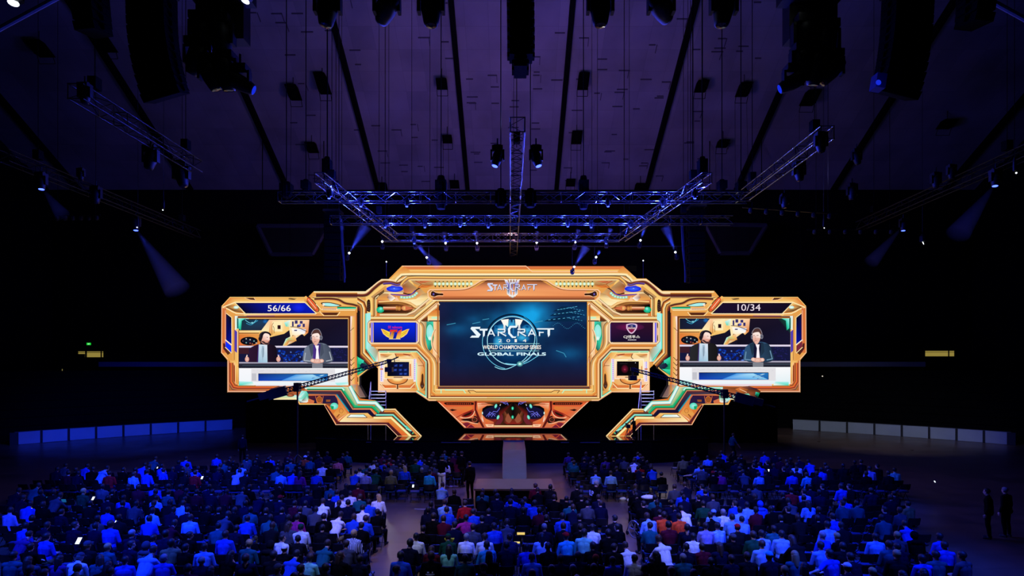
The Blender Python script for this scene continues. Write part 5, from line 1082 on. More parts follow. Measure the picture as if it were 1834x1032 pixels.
# dark motors and boxes sitting along the cross trusses
for i, (px, py, Y, w_, h_) in enumerate([(513, 340, 25, .5, .7), (548, 332, 25, .35, .5), (586, 300, 24, .34, .9), (790, 345, 25.4, .5, 1.5), (1045, 345, 25.4, .45, 1.5), (1258, 300, 24, .34, .9), (1293, 332, 25, .35, .5), (1327, 335, 25.4, .4, .6), (897, 355, 24.6, .5, .8), (950, 355, 24.6, .5, .8), (690, 418, 32.6, .5, .6), (1118, 412, 32.6, .45, .6)]):
    r = empty('hoist_motor', W(px, py, Y)); tag(r, 'black chain hoist over the cross trusses, %s from the left' % ['first', 'second', 'third', 'fifth', 'eighth', 'ninth', 'tenth', 'eleventh', 'sixth', 'seventh', 'fourth (low one)', 'twelfth (low one)'][i], 'hoist', 'chain hoists over the trusses')
    c = W(px, py, Y); k = MB(); k.box(c, (w_, .4, h_*.7)); k.lathe([(w_*.35, -h_*.5), (w_*.5, -h_*.3), (w_*.5, h_*.2), (w_*.3, h_*.5)], c, n=10); setp(k.build('motor_body', mat('speaker_black', (2, 2, 3), .85)), r)
    k = MB(); k.tube(c, (c.x, c.y, czat(c.y)), .02, 4); k.tube(c, (c.x, c.y, TZ-.2), .02, 4); setp(k.build('chain', M_CABLE), r)
# bare blue point lights added close to the cross trusses for their glints
for (x, y, z, p) in [(-7.6, 23.2, 12.9, 40), (7.6, 23.2, 12.9, 40), (-6.6, 24.4, 12.8, 60), (6.6, 24.4, 12.8, 60), (-4.6, 24.4, 12.8, 40), (4.2, 24.4, 12.8, 40), (-2.6, 28, 12.8, 45), (2.8, 28, 12.8, 45), (-6.4, 28.2, 12.8, 70), (6.0, 28.2, 12.8, 70), (-4.4, 28.2, 12.8, 50), (4.0, 28.2, 12.8, 50), (-5.6, 32, 12.9, 36), (5.4, 32, 12.9, 36), (-1.2, 28.2, 12.7, 50), (1.2, 28.2, 12.7, 50)]:
    d = bpy.data.lights.new('truss_glint_light', 'POINT'); d.energy = p*14; d.color = (.03, .05, 1); d.shadow_soft_size = .08; o = bpy.data.objects.new('truss_glint_light', d); COL.objects.link(o); o.location = (x, y, z)
    root, _ = moving_head((x, y, TZ-.42), (x, y-.2, 10), .45, M_LENS_B, 'small blue-lit lamp clamped under the cross trusses', 'small lamps under the cross trusses')

# camera jibs crossing in front of the facade
def jib(pts, Y0, Y1, label, right):
    a = W(*pts[0], Y0); b = W(*pts[1], Y1); root = empty('camera_jib', (a.x, a.y, a.z)); tag(root, label, 'camera crane')
    d = (b-a); L = d.length; d.normalize(); up = Vector((0, 0, 1)); s_ = d.cross(up).normalized(); up = s_.cross(d)
    k = MB(); N = 32
    for (i, j) in ((-1, -1), (1, -1), (1, 1), (-1, 1)):
        k.tube(a+s_*i*.11+up*j*.125, b+s_*i*.07+up*j*.075, .034, 5)
    for q in range(N):
        t0, t1 = q/N, (q+1)/N; w0, w1 = .125-.05*t0, .125-.05*t1; p0 = a+d*L*t0; p1 = a+d*L*t1
        for i in (-1, 1): k.tube(p0+s_*i*.1+up*w0, p1+s_*i*.1-up*w1, .014, 4, cap=False); k.tube(p0+s_*i*.1-up*w0, p0+s_*i*.1+up*w0, .018, 4, cap=False)
    setp(k.build('boom', M_BLKM), root)
    k = MB(); R = d.to_track_quat('X', 'Z').to_matrix(); k.box(a-d*.1, (1.0, .45, .55), R); k.box(a-d*.8+up*.05, (.5, .6, .4), R); k.box(a-d*1.35, (.8, .08, .08), R); setp(k.build('counterweight', M_BLKM), root)
    k = MB(); k.box(b+Vector((0, 0, .02)), (.25, .2, .2)); k.tube(b, b+Vector((0, 0, -.45)), .05, 6); k.box(b+Vector((0, 0, -.5)), (.42, .5, .28)); k.lathe([(.07, -.5), (.09, -.25), (.08, 0)], b+Vector((0, .1, -.5)), Matrix.Rotation(PI/2, 3, 'X'), 10)
    if not right: k.tube(b, b+Vector((.55, 0, .25)), .04, 5); k.tube(b+Vector((.3, 0, .1)), b+Vector((.35, 0, -.25)), .03, 5)
    setp(k.build('camera_head', M_BLKM), root)
    pv = a+d*L*(.16); k = MB(); k.tube(pv, (pv.x, pv.y, 1.0), .05, 8); k.box((pv.x, pv.y, pv.z), (.3, .4, .5))
    for t in range(3): an = t*2.1; k.tube((pv.x, pv.y, 1.0), (pv.x+.9*math.cos(an), pv.y+.9*math.sin(an), .05), .04, 5)
    setp(k.build('pedestal', M_BLKM), root)
jib([(500, 703), (697, 647)], 31.5, 33, 'black camera crane whose boom crosses the left side screen', False)
jib([(1330, 714), (1133, 662)], 31.5, 33, 'black camera crane whose boom crosses the right side screen', True)
# ------------------------------------------------------------------ people: one continuous body per pose, clothing and hair as parts
def capsule(a, b, r0, r1, n=10):
    a = Vector(a); b = Vector(b); d = b-a; L = d.length; q = d.to_track_quat('Z', 'Y') if L > 1e-6 else Vector((0, 0, 1)).to_track_quat('Z', 'Y')
    prof = [(0.0001, -r0)]+[(r0*math.cos(t), -r0*math.sin(t)) for t in (1.05, .5, 0)]+[(r1*math.cos(t), L+r1*math.sin(t)) for t in (0, .5, 1.05)]+[(0.0001, L+r1)]
    vs = []
    for (r, z) in prof:
        for i in range(n): t = 2*PI*i/n; vs.append(a+q @ Vector((r*math.cos(t), r*math.sin(t), z)))
    fs = [(k*n+i, k*n+(i+1) % n, (k+1)*n+(i+1) % n, (k+1)*n+i) for k in range(len(prof)-1) for i in range(n)]
    fs += [tuple(range(n-1, -1, -1)), tuple((len(prof)-1)*n+i for i in range(n))]
    return vs, fs
def ellipsoid(c, r, R=None, n=14, m=9):
    vs = []; fs = []
    for j in range(m+1):
        ph = -PI/2+PI*j/m; cr = max(1e-3, math.cos(ph))
        for i in range(n):
            t = 2*PI*i/n; v = Vector((r[0]*cr*math.cos(t), r[1]*cr*math.sin(t), r[2]*math.sin(ph))); vs.append((R @ v if R else v)+Vector(c))
    fs = [(k*n+i, k*n+(i+1) % n, (k+1)*n+(i+1) % n, (k+1)*n+i) for k in range(m) for i in range(n)]
    fs += [tuple(range(n-1, -1, -1)), tuple(m*n+i for i in range(n))]
    return vs, fs
def evalmesh(vs, fs, voxel, smooth=2, dec=None):
    me = bpy.data.meshes.new('t'); me.from_pydata([tuple(v) for v in vs], [], fs); o = bpy.data.objects.new('t', me); COL.objects.link(o)
    md = o.modifiers.new('r', 'REMESH'); md.mode = 'VOXEL'; md.voxel_size = voxel
    if smooth: sm = o.modifiers.new('s', 'SMOOTH'); sm.iterations = smooth; sm.factor = .5
    if dec: dm = o.modifiers.new('d', 'DECIMATE'); dm.ratio = dec
    dg = bpy.context.evaluated_depsgraph_get(); ev = o.evaluated_get(dg).to_mesh(); nv = len(ev.vertices)
    V = np.empty(nv*3, dtype=np.float32); ev.vertices.foreach_get('co', V); N = np.empty(nv*3, dtype=np.float32); ev.vertices.foreach_get('normal', N)
    F = [tuple(p.vertices) for p in ev.polygons]; o.evaluated_get(dg).to_mesh_clear(); bpy.data.objects.remove(o); bpy.data.meshes.remove(me)
    return V.reshape(-1, 3), N.reshape(-1, 3), F
def hand_caps(w, d, nrm, side, curl, S):
    # palm, four unequal fingers with a knuckle bend, thumb from the side of the palm
    w = Vector(w); d = Vector(d).normalized(); nrm = (Vector(nrm)-Vector(nrm).dot(d)*d).normalized(); s_ = d.cross(nrm)*side
    S.append((w, w+d*.03, .028, .030, 'skin')); pe = w+d*.085
    for k, (off, ln) in enumerate([(-.030, .066), (-.010, .076), (.010, .071), (.029, .056)]):
        b = pe+s_*off; S.append((w+d*.02+s_*off*.7, b, .015, .012, 'skin')); m = b+(d*math.cos(curl*.6)-nrm*math.sin(curl*.6))*ln*.5
        t = m+(d*math.cos(curl*1.5)-nrm*math.sin(curl*1.5))*ln*.55; S.append((b, m, .0105, .0098, 'skin')); S.append((m, t, .0098, .0085, 'skin'))
    tb = w+d*.025-s_*.032; tm = tb+(d*.7-s_*.7-nrm*.2).normalized()*.035; S.append((tb-d*.0+s_*.012, tb, .014, .013, 'skin')); S.append((tb, tm, .0125, .0115, 'skin')); S.append((tm, tm+(d*.95-s_*.1-nrm*.3).normalized()*.028, .0115, .009, 'skin'))
def person_pose(kind):
    # joints, facing +Y, metres; seated hip height .52
    P = dict(lean=0.02, turn=0.0, nod=0.0, sit=True, kn=.13, armL=None, armR=None, w=1.0)
    P.update(kind); S = []; E = []
    le = P['lean']
    if P['sit']:
        pel = Vector((0, 0, .53)); hipz = .53; kneeL = Vector((-P['kn']-.02, .43, .50)); kneeR = Vector((P['kn']+.02, .43, .50)); anL = Vector((-P['kn']-.01, .40+P.get('ft', 0), .09)); anR = Vector((P['kn']+.01, .42-P.get('ft', 0), .09))
    else:
        pel = Vector((0, 0, .93)); hipz = .93; st_ = P.get('stride', 0); kneeL = Vector((-.11, .03+st_*.45, .50)); kneeR = Vector((.11, .03-st_*.2, .50)); anL = Vector((-.11, st_*.6-.02, .09)); anR = Vector((.11, -st_*.65-.02, .09+abs(st_)*.08))
    sp = pel+Vector((0, le*.35-.01, .22)); ch = pel+Vector((0, le*.8, .42)); nk = pel+Vector((0, le*1.15, .57)); hd = nk+Vector((0, .03+le*.25+P['nod']*.04, .135-P['nod']*.03))
    w_ = P['w']
    for a, b, r0, r1, t in [(pel+Vector((-.07, -.01, 0)), pel+Vector((.07, -.01, 0)), .125*w_, .125*w_, 'leg'), (pel, sp, .13*w_, .125*w_, 'top'), (pel+Vector((-.05, 0, .1)), pel+Vector((.05, 0, .1)), .12*w_, .12*w_, 'top'),
                            (sp+Vector((-.05, 0, 0)), ch+Vector((-.07, 0, -.02)), .115*w_, .12*w_, 'top'), (sp+Vector((.05, 0, 0)), ch+Vector((.07, 0, -.02)), .115*w_, .12*w_, 'top'),
                            (ch+Vector((-.13, 0, .07)), ch+Vector((.13, 0, .07)), .075, .075, 'top'), (ch+Vector((-.05, .0, .1)), nk+Vector((0, 0, .0)), .06, .055, 'top'), (ch+Vector((.05, .0, .1)), nk, .06, .055, 'top'),
                            (nk-Vector((0, 0, .03)), hd-Vector((0, .01, .04)), .055, .054, 'skin')]: S.append((a, b, r0, r1, t))
    for sx, kn, an in ((-1, kneeL, anL), (1, kneeR, anR)):
        hp = pel+Vector((sx*.09, .02, -.02)); S.append((hp, kn, .088*w_, .060, 'leg')); S.append((kn, kn.lerp(an, .35)+Vector((0, -.012, 0)), .058, .056, 'leg')); S.append((kn.lerp(an, .35)+Vector((0, -.012, 0)), an, .056, .038, 'leg'))
        S.append((an+Vector((0, -.03, -.045)), an+Vector((sx*.015, .15, -.055)), .036, .032, 'shoe')); S.append((an, an+Vector((0, .04, -.04)), .040, .036, 'shoe'))
    for sx, key in ((-1, 'armL'), (1, 'armR')):
        sh = ch+Vector((sx*.185, 0, .08)); A_ = P[key]
        if A_ is None: A_ = ((sx*.25, .05, -.22), (sx*.08, .30, -.26)) if P['sit'] else ((sx*.22, -.02, -.22), (sx*.24, .05, -.46))
        el = ch+Vector(A_[0]); wr = ch+Vector(A_[1])
        ml = P.get('sleeve', .0)
        S.append((sh, el, .056, .044, 'top')); S.append((el, el.lerp(wr, .5), .043, .038, 'arm')); S.append((el.lerp(wr, .5), wr, .038, .026, 'arm'))
        d = (wr-el).normalized(); hand_caps(wr+d*.015, d, Vector((0, 0, 1)) if abs(d.z) < .8 else Vector((sx, 0, 0)), sx, P.get('curl', .6), S)
    Rh = Matrix.Rotation(P['turn'], 3, 'Z') @ Matrix.Rotation(-P['nod']*.35, 3, 'X')
    E += [(hd+Rh @ Vector((0, -.008, .035)), (.076, .094, .088), 'skin', Rh), (hd+Rh @ Vector((0, .022, -.045)), (.055, .062, .070), 'skin', Rh), (hd+Rh @ Vector((0, .092, -.018)), (.013, .020, .026), 'skin', Rh),
          (hd+Rh @ Vector((0, .045, -.098)), (.026, .026, .018), 'skin', Rh), (hd+Rh @ Vector((0, .078, -.058)), (.026, .012, .010), 'skin', Rh), (hd+Rh @ Vector((.078, -.008, -.012)), (.010, .020, .032), 'skin', Rh), (hd+Rh @ Vector((-.078, -.008, -.012)), (.010, .020, .032), 'skin', Rh),
          (hd+Rh @ Vector((.032, .079, .012)), (.014, .010, .008), 'skin', Rh), (hd+Rh @ Vector((-.032, .079, .012)), (.014, .010, .008), 'skin', Rh), (hd+Rh @ Vector((0, .080, .032)), (.050, .012, .010), 'skin', Rh)]
    return S, E, hd, Rh, ch
def build_person(kind, lo=False):
    S, E, hd, Rh, ch = person_pose(kind); vs = []; fs = []
    def add(q):
        n = len(vs); vs.extend(q[0]); fs.extend([tuple(i+n for i in f) for f in q[1]])
    for a, b, r0, r1, t in S: add(capsule(a, b, r0, r1))
    for c, r, t, R in E: add(ellipsoid(c, r, R))
    V, N, F = evalmesh(vs, fs, .013 if not lo else .034, 2 if not lo else 1)
    # nearest primitive decides what covers each vertex
    best = np.full(len(V), 9.0); tg = np.zeros(len(V), dtype=int); ids = dict(skin=0, top=1, leg=2, shoe=3, arm=4)
    for a, b, r0, r1, t in S:
        a = np.array(a); b = np.array(b); ab = b-a; tt = np.clip(((V-a)@ab)/max(1e-9, ab@ab), 0, 1); d = np.linalg.norm(V-(a+tt[:, None]*ab), axis=1)-(r0+(r1-r0)*tt); mk = d < best-1e-5; best[mk] = d[mk]; tg[mk] = ids[t]
    hl = (V-np.array(hd))@np.array(Rh)     # head-local coordinates
    hr = np.sqrt((hl[:, 0]/.082)**2+((hl[:, 1]+.006)/.10)**2+((hl[:, 2]-.03)/.10)**2); head = (hr < 1.35) & (hl[:, 2] > -.13)
    tg[head & (hl[:, 2] > -.10)] = 0
    return V, N, F, tg, hl, head, hd, Rh, ch
M_SKINS = [mat('skin_light', (214, 170, 145), .55), mat('skin_tan', (176, 126, 98), .55), mat('skin_brown', (112, 76, 58), .55)]
HAIRC = dict(black=(14, 12, 14), brown=(52, 34, 24), blond=(178, 142, 88), grey=(130, 126, 124), dark=(28, 20, 18))
CLO = dict(black=(6, 6, 8), charcoal=(18, 18, 22), navy=(11, 14, 38), blue=(28, 70, 190), 
           sky=(120, 165, 225), white=(232, 232, 238), grey=(66, 68, 78), maroon=(78, 14, 32), red=(170, 26, 30), orange=(226, 78, 34), teal=(22, 86, 96), green=(20, 70, 46), mint=(120, 200, 180),
           magenta=(168, 40, 110), lavender=(148, 140, 200), khaki=(120, 110, 74), purple=(70, 40, 110), yellow=(228, 210, 40), pink=(220, 110, 110), cyan=(50, 170, 210), denim=(26, 38, 70))
def cm(name): return mat('cloth_'+name.replace(' ', '_'), CLO[name], .85, 0, .12, 14, .15)
def striped(name, c1, c2, sc, axis):
    if name in MATS: return MATS[name]
    m = mat(name, c1, .85); nt = m.node_tree; b = nt.nodes['Principled BSDF']; tc = nt.nodes.new('ShaderNodeTexCoord'); wv = nt.nodes.new('ShaderNodeTexWave'); wv.inputs['Scale'].default_value = sc; wv.bands_direction = axis
    r = nt.nodes.new('ShaderNodeValToRGB'); r.color_ramp.interpolation = 'CONSTANT'; r.color_ramp.elements[0].color = (*lin(c1), 1); r.color_ramp.elements[1].color = (*lin(c2), 1); r.color_ramp.elements[1].position = .5
    nt.links.new(tc.outputs['Object'], wv.inputs['Vector']); nt.links.new(wv.outputs['Fac'], r.inputs['Fac']); nt.links.new(r.outputs['Color'], b.inputs['Base Color']); return m
KINDS_ = {
 'upright': dict(), 'reclining': dict(lean=-.10, ft=.10, armL=((-.24, .02, -.22), (-.10, .22, -.33))), 'forward': dict(lean=.28, nod=.6, armL=((-.22, .22, -.18), (-.06, .42, -.30)), armR=((.22, .22, -.18), (.06, .42, -.30))),
 'left': dict(turn=.9, lean=.04), 'right': dict(turn=-.9, lean=.03), 'phone': dict(nod=1.0, lean=.06, armL=((-.24, .06, -.20), (-.06, .28, -.14)), armR=((.24, .06, -.20), (.06, .28, -.14)), curl=1.1),
 'armout': dict(turn=.4, armL=((-.40, -.08, -.02), (-.62, -.10, -.05)), curl=.3), 'chin': dict(lean=.12, nod=.3, armR=((.24, .20, -.20), (.07, .16, .06)), curl=1.4),
 'broad': dict(w=1.14, lean=.0), 'slouch': dict(lean=.10, nod=.9, kn=.16), 'folded': dict(armL=((-.25, .08, -.16), (.08, .20, -.14)), armR=((.25, .08, -.16), (-.08, .22, -.12)))}
STAND_ = {'standing': dict(sit=False), 'walking': dict(sit=False, stride=.5, armL=((-.22, -.12, -.2), (-.2, -.06, -.42)), armR=((.22, .14, -.2), (.2, .3, -.38))), 'filming': dict(sit=False, lean=.06, armL=((-.24, .10, -.16), (-.08, .32, -.02)), armR=((.24, .10, -.16), (.08, .32, .0)), curl=1.2)}
def submesh(V, N, F, mask_v, off, name, extra=None):
    keep = [f for f in F if all(mask_v[i] for i in f)]
    used = sorted({i for f in keep for i in f}); mp = {i: k for k, i in enumerate(used)}
    me = bpy.data.meshes.new(name); VV = [tuple(V[i]+N[i]*(off if np.isscalar(off) else off[i])) for i in used]; FF = [tuple(mp[i] for i in f) for f in keep]
    if extra: n = len(VV); VV += [tuple(v) for v in extra[0]]; FF += [tuple(i+n for i in f) for f in extra[1]]
    me.from_pydata(VV, [], FF); me.update(); me.polygons.foreach_set('use_smooth', [True]*len(me.polygons)); return me
PROT = {}
def grow(mask, F):
    m = mask.copy()
    for f in F:
        if any(mask[i] for i in f):
            for i in f: m[i] = True
    return m
for kn_, kd in list(KINDS_.items())+list(STAND_.items()):
    V, N, F, tg, hl, head, hd, Rh, ch = build_person(kd)
    body = bpy.data.meshes.new('person_'+kn_); body.from_pydata([tuple(v) for v in V], [], F); body.update(); body.polygons.foreach_set('use_smooth', [True]*len(body.polygons)); body.materials.append(None)
    d = dict(body=body, top=submesh(V, N, F, grow(tg == 1, F), .009, 'shirt_'+kn_), long=submesh(V, N, F, grow((tg == 1) | (tg == 4), F), .010, 'shirt_long_'+kn_), leg=submesh(V, N, F, grow(tg == 2, F), .008, 'trousers_'+kn_), shoe=submesh(V, N, F, grow(tg == 3, F), .006, 'shoes_'+kn_))
    hm = head & ((hl[:, 2] > .062) | ((hl[:, 1] < .012) & (hl[:, 2] > -.055)) | ((hl[:, 1] < .045) & (hl[:, 2] > .02)))
    prox = np.clip((hl[:, 2]+.06)*.12, .004, .016); d['short'] = submesh(V, N, F, hm, prox, 'hair_'+kn_)
    Rm = Rh
    lv, lf = [], []
    for q in (capsule(hd+Rm @ Vector((0, -.06, .02)), hd+Rm @ Vector((0, -.11, -.22)), .078, .052, 12), capsule(hd+Rm @ Vector((-.05, -.04, 0)), hd+Rm @ Vector((-.07, -.06, -.17)), .045, .03), capsule(hd+Rm @ Vector((.05, -.04, 0)), hd+Rm @ Vector((.07, -.06, -.17)), .045, .03)):
        n = len(lv); lv += q[0]; lf += [tuple(i+n for i in f) for f in q[1]]
    d['longhair'] = submesh(V, N, F, hm, prox, 'hair_long_'+kn_, (lv, lf))
    cv_, cf_ = ellipsoid(hd+Rm @ Vector((0, -.008, .058)), (.090, .105, .080), Rm); c2, f2 = ellipsoid(hd+Rm @ Vector((0, .125, .045)), (.065, .07, .010), Rm)
    n = len(cv_); me = bpy.data.meshes.new('cap_'+kn_); me.from_pydata([tuple(v) for v in cv_+c2], [], cf_+[tuple(i+n for i in f) for f in f2]); me.polygons.foreach_set('use_smooth', [True]*len(me.polygons)); d['cap'] = me
    hv, hf = ellipsoid(hd+Rm @ Vector((0, -.015, .02)), (.105, .115, .125), Rm); c2, f2 = capsule(ch+Vector((-.09, -.05, .12)), ch+Vector((.09, -.05, .12)), .07, .07); n = len(hv)
    me = bpy.data.meshes.new('hood_'+kn_); me.from_pydata([tuple(v) for v in hv+c2], [], hf+[tuple(i+n for i in f) for f in f2]); me.polygons.foreach_set('use_smooth', [True]*len(me.polygons)); d['hood'] = me
    for k_ in ('top', 'long', 'leg', 'shoe', 'short', 'longhair', 'cap', 'hood'): d[k_].materials.append(None)
    d['hd'] = hd; d['ch'] = ch; PROT[kn_] = d
def part(name, me, m, root):
    o = bpy.data.objects.new(name, me); COL.objects.link(o); o.parent = root
    o.material_slots[0].link = 'OBJECT'; o.material_slots[0].material = m; return o
def person(X, Y, Z, pose, top, hair='dark', label='', group=None, skin=0, leg='charcoal', rz=0.0, s=1.0, sleeve=False, headwear=None, hw='black', topmat=None):
    d = PROT[pose]; o = bpy.data.objects.new('person', d['body']); COL.objects.link(o); o.material_slots[0].link = 'OBJECT'; o.material_slots[0].material = M_SKINS[skin]
    o.location = (X, Y, Z); o.rotation_euler = (0, 0, rz); o.scale = (s, s, s); tag(o, label, 'person', group)
    part('jacket' if sleeve else 'shirt', d['long' if sleeve else 'top'], topmat or cm(top), o); part('trousers', d['leg'], cm(leg), o); part('shoes', d['shoe'], mat('shoe_dark', (20, 20, 24), .6), o)
    if headwear == 'hood': part('hood', d['hood'], topmat or cm(top), o)
    else:
        long_ = hair.startswith('long'); part('hair', d['longhair' if long_ else 'short'], mat('hair_'+hair.split()[-1], HAIRC[hair.split()[-1]], .6), o)
        if headwear == 'cap': part('cap', d['cap'], cm(hw), o)
    return o
# ------------------------------------------------------------------ folding chair
M_CH = mat('chair_black_steel', (16, 16, 20), .4, .5); M_PAD = mat('chair_blue_pad', (22, 60, 110), .55); M_PADB = mat('chair_black_vinyl', (12, 13, 20), .4)
def chair_meshes():
    out = {}
    k = MB(); k.box((0, .02, .445), (.40, .38, .045)); k.box((0, .02, .415), (.37, .34, .02)); out['seat'] = (k, M_PAD)
    k = MB(); R = Matrix.Rotation(.16, 3, 'X'); n = 6; vs = []
    for j in range(2):
        for i in range(n+1):
            x = -.19+.38*i/n; yb = -.20-.03*math.sin(PI*i/n); vs += [(x, yb-j*.055, .56+j*.24), (x, yb-.022-j*.055, .56+j*.24)]
    w2 = 2*(n+1); fs = []
    for i in range(n): a = 2*i; fs += [(a, a+2, w2+a+2, w2+a), (a+1, w2+a+1, w2+a+3, a+3), (a, a+1, a+3, a+2), (w2+a, w2+a+2, w2+a+3, w2+a+1)]
    fs += [(0, w2, w2+1, 1), (2*n, 2*n+1, w2+2*n+1, w2+2*n)]; k.add(vs, fs); k.tube((-.19, -.27, .80), (.19, -.27, .80), .013, 5); out['backrest'] = (k, M_PADB)
    for sx, nm in ((-1, 'leg'), (1, 'leg_')):
        k = MB(); k.path([(sx*.215, .24, .0), (sx*.215, .06, .40), (sx*.21, -.20, .58), (sx*.20, -.27, .80), (sx*.15, -.285, .815)], .012, 5); (k.tube((-.215, .18, .13), (.215, .18, .13), .009, 5) if sx < 0 else None); out[nm+'f'] = (k, M_CH)
        k = MB(); k.path([(sx*.19, -.24, .0), (sx*.19, .14, .44)], .011, 5); (k.tube((-.19, -.17, .09), (.19, -.17, .09), .009, 5) if sx < 0 else None); out[nm+'r'] = (k, M_CH)
    return out
CHM = {}
for kk, (mb, m) in chair_meshes().items():
    me = bpy.data.meshes.new('folding_chair_'+kk); me.from_pydata(mb.v, [], mb.f); me.update(); me.materials.append(m); CHM[kk] = me
chair0 = None
def chair(X, Y, rz, label, group):
    r = empty('folding_chair', (X, Y, 0), rz); tag(r, label, 'chair', group)
    for nm, kk in (('seat', 'seat'), ('backrest', 'backrest'), ('leg', 'leg_f'), ('leg', 'legf'), ('leg', 'leg_r'), ('leg', 'legr'), ('crossbar', 'crossbar')):
        if kk not in CHM: continue
        o = bpy.data.objects.new(nm, CHM[kk]); COL.objects.link(o); o.parent = r
    return r
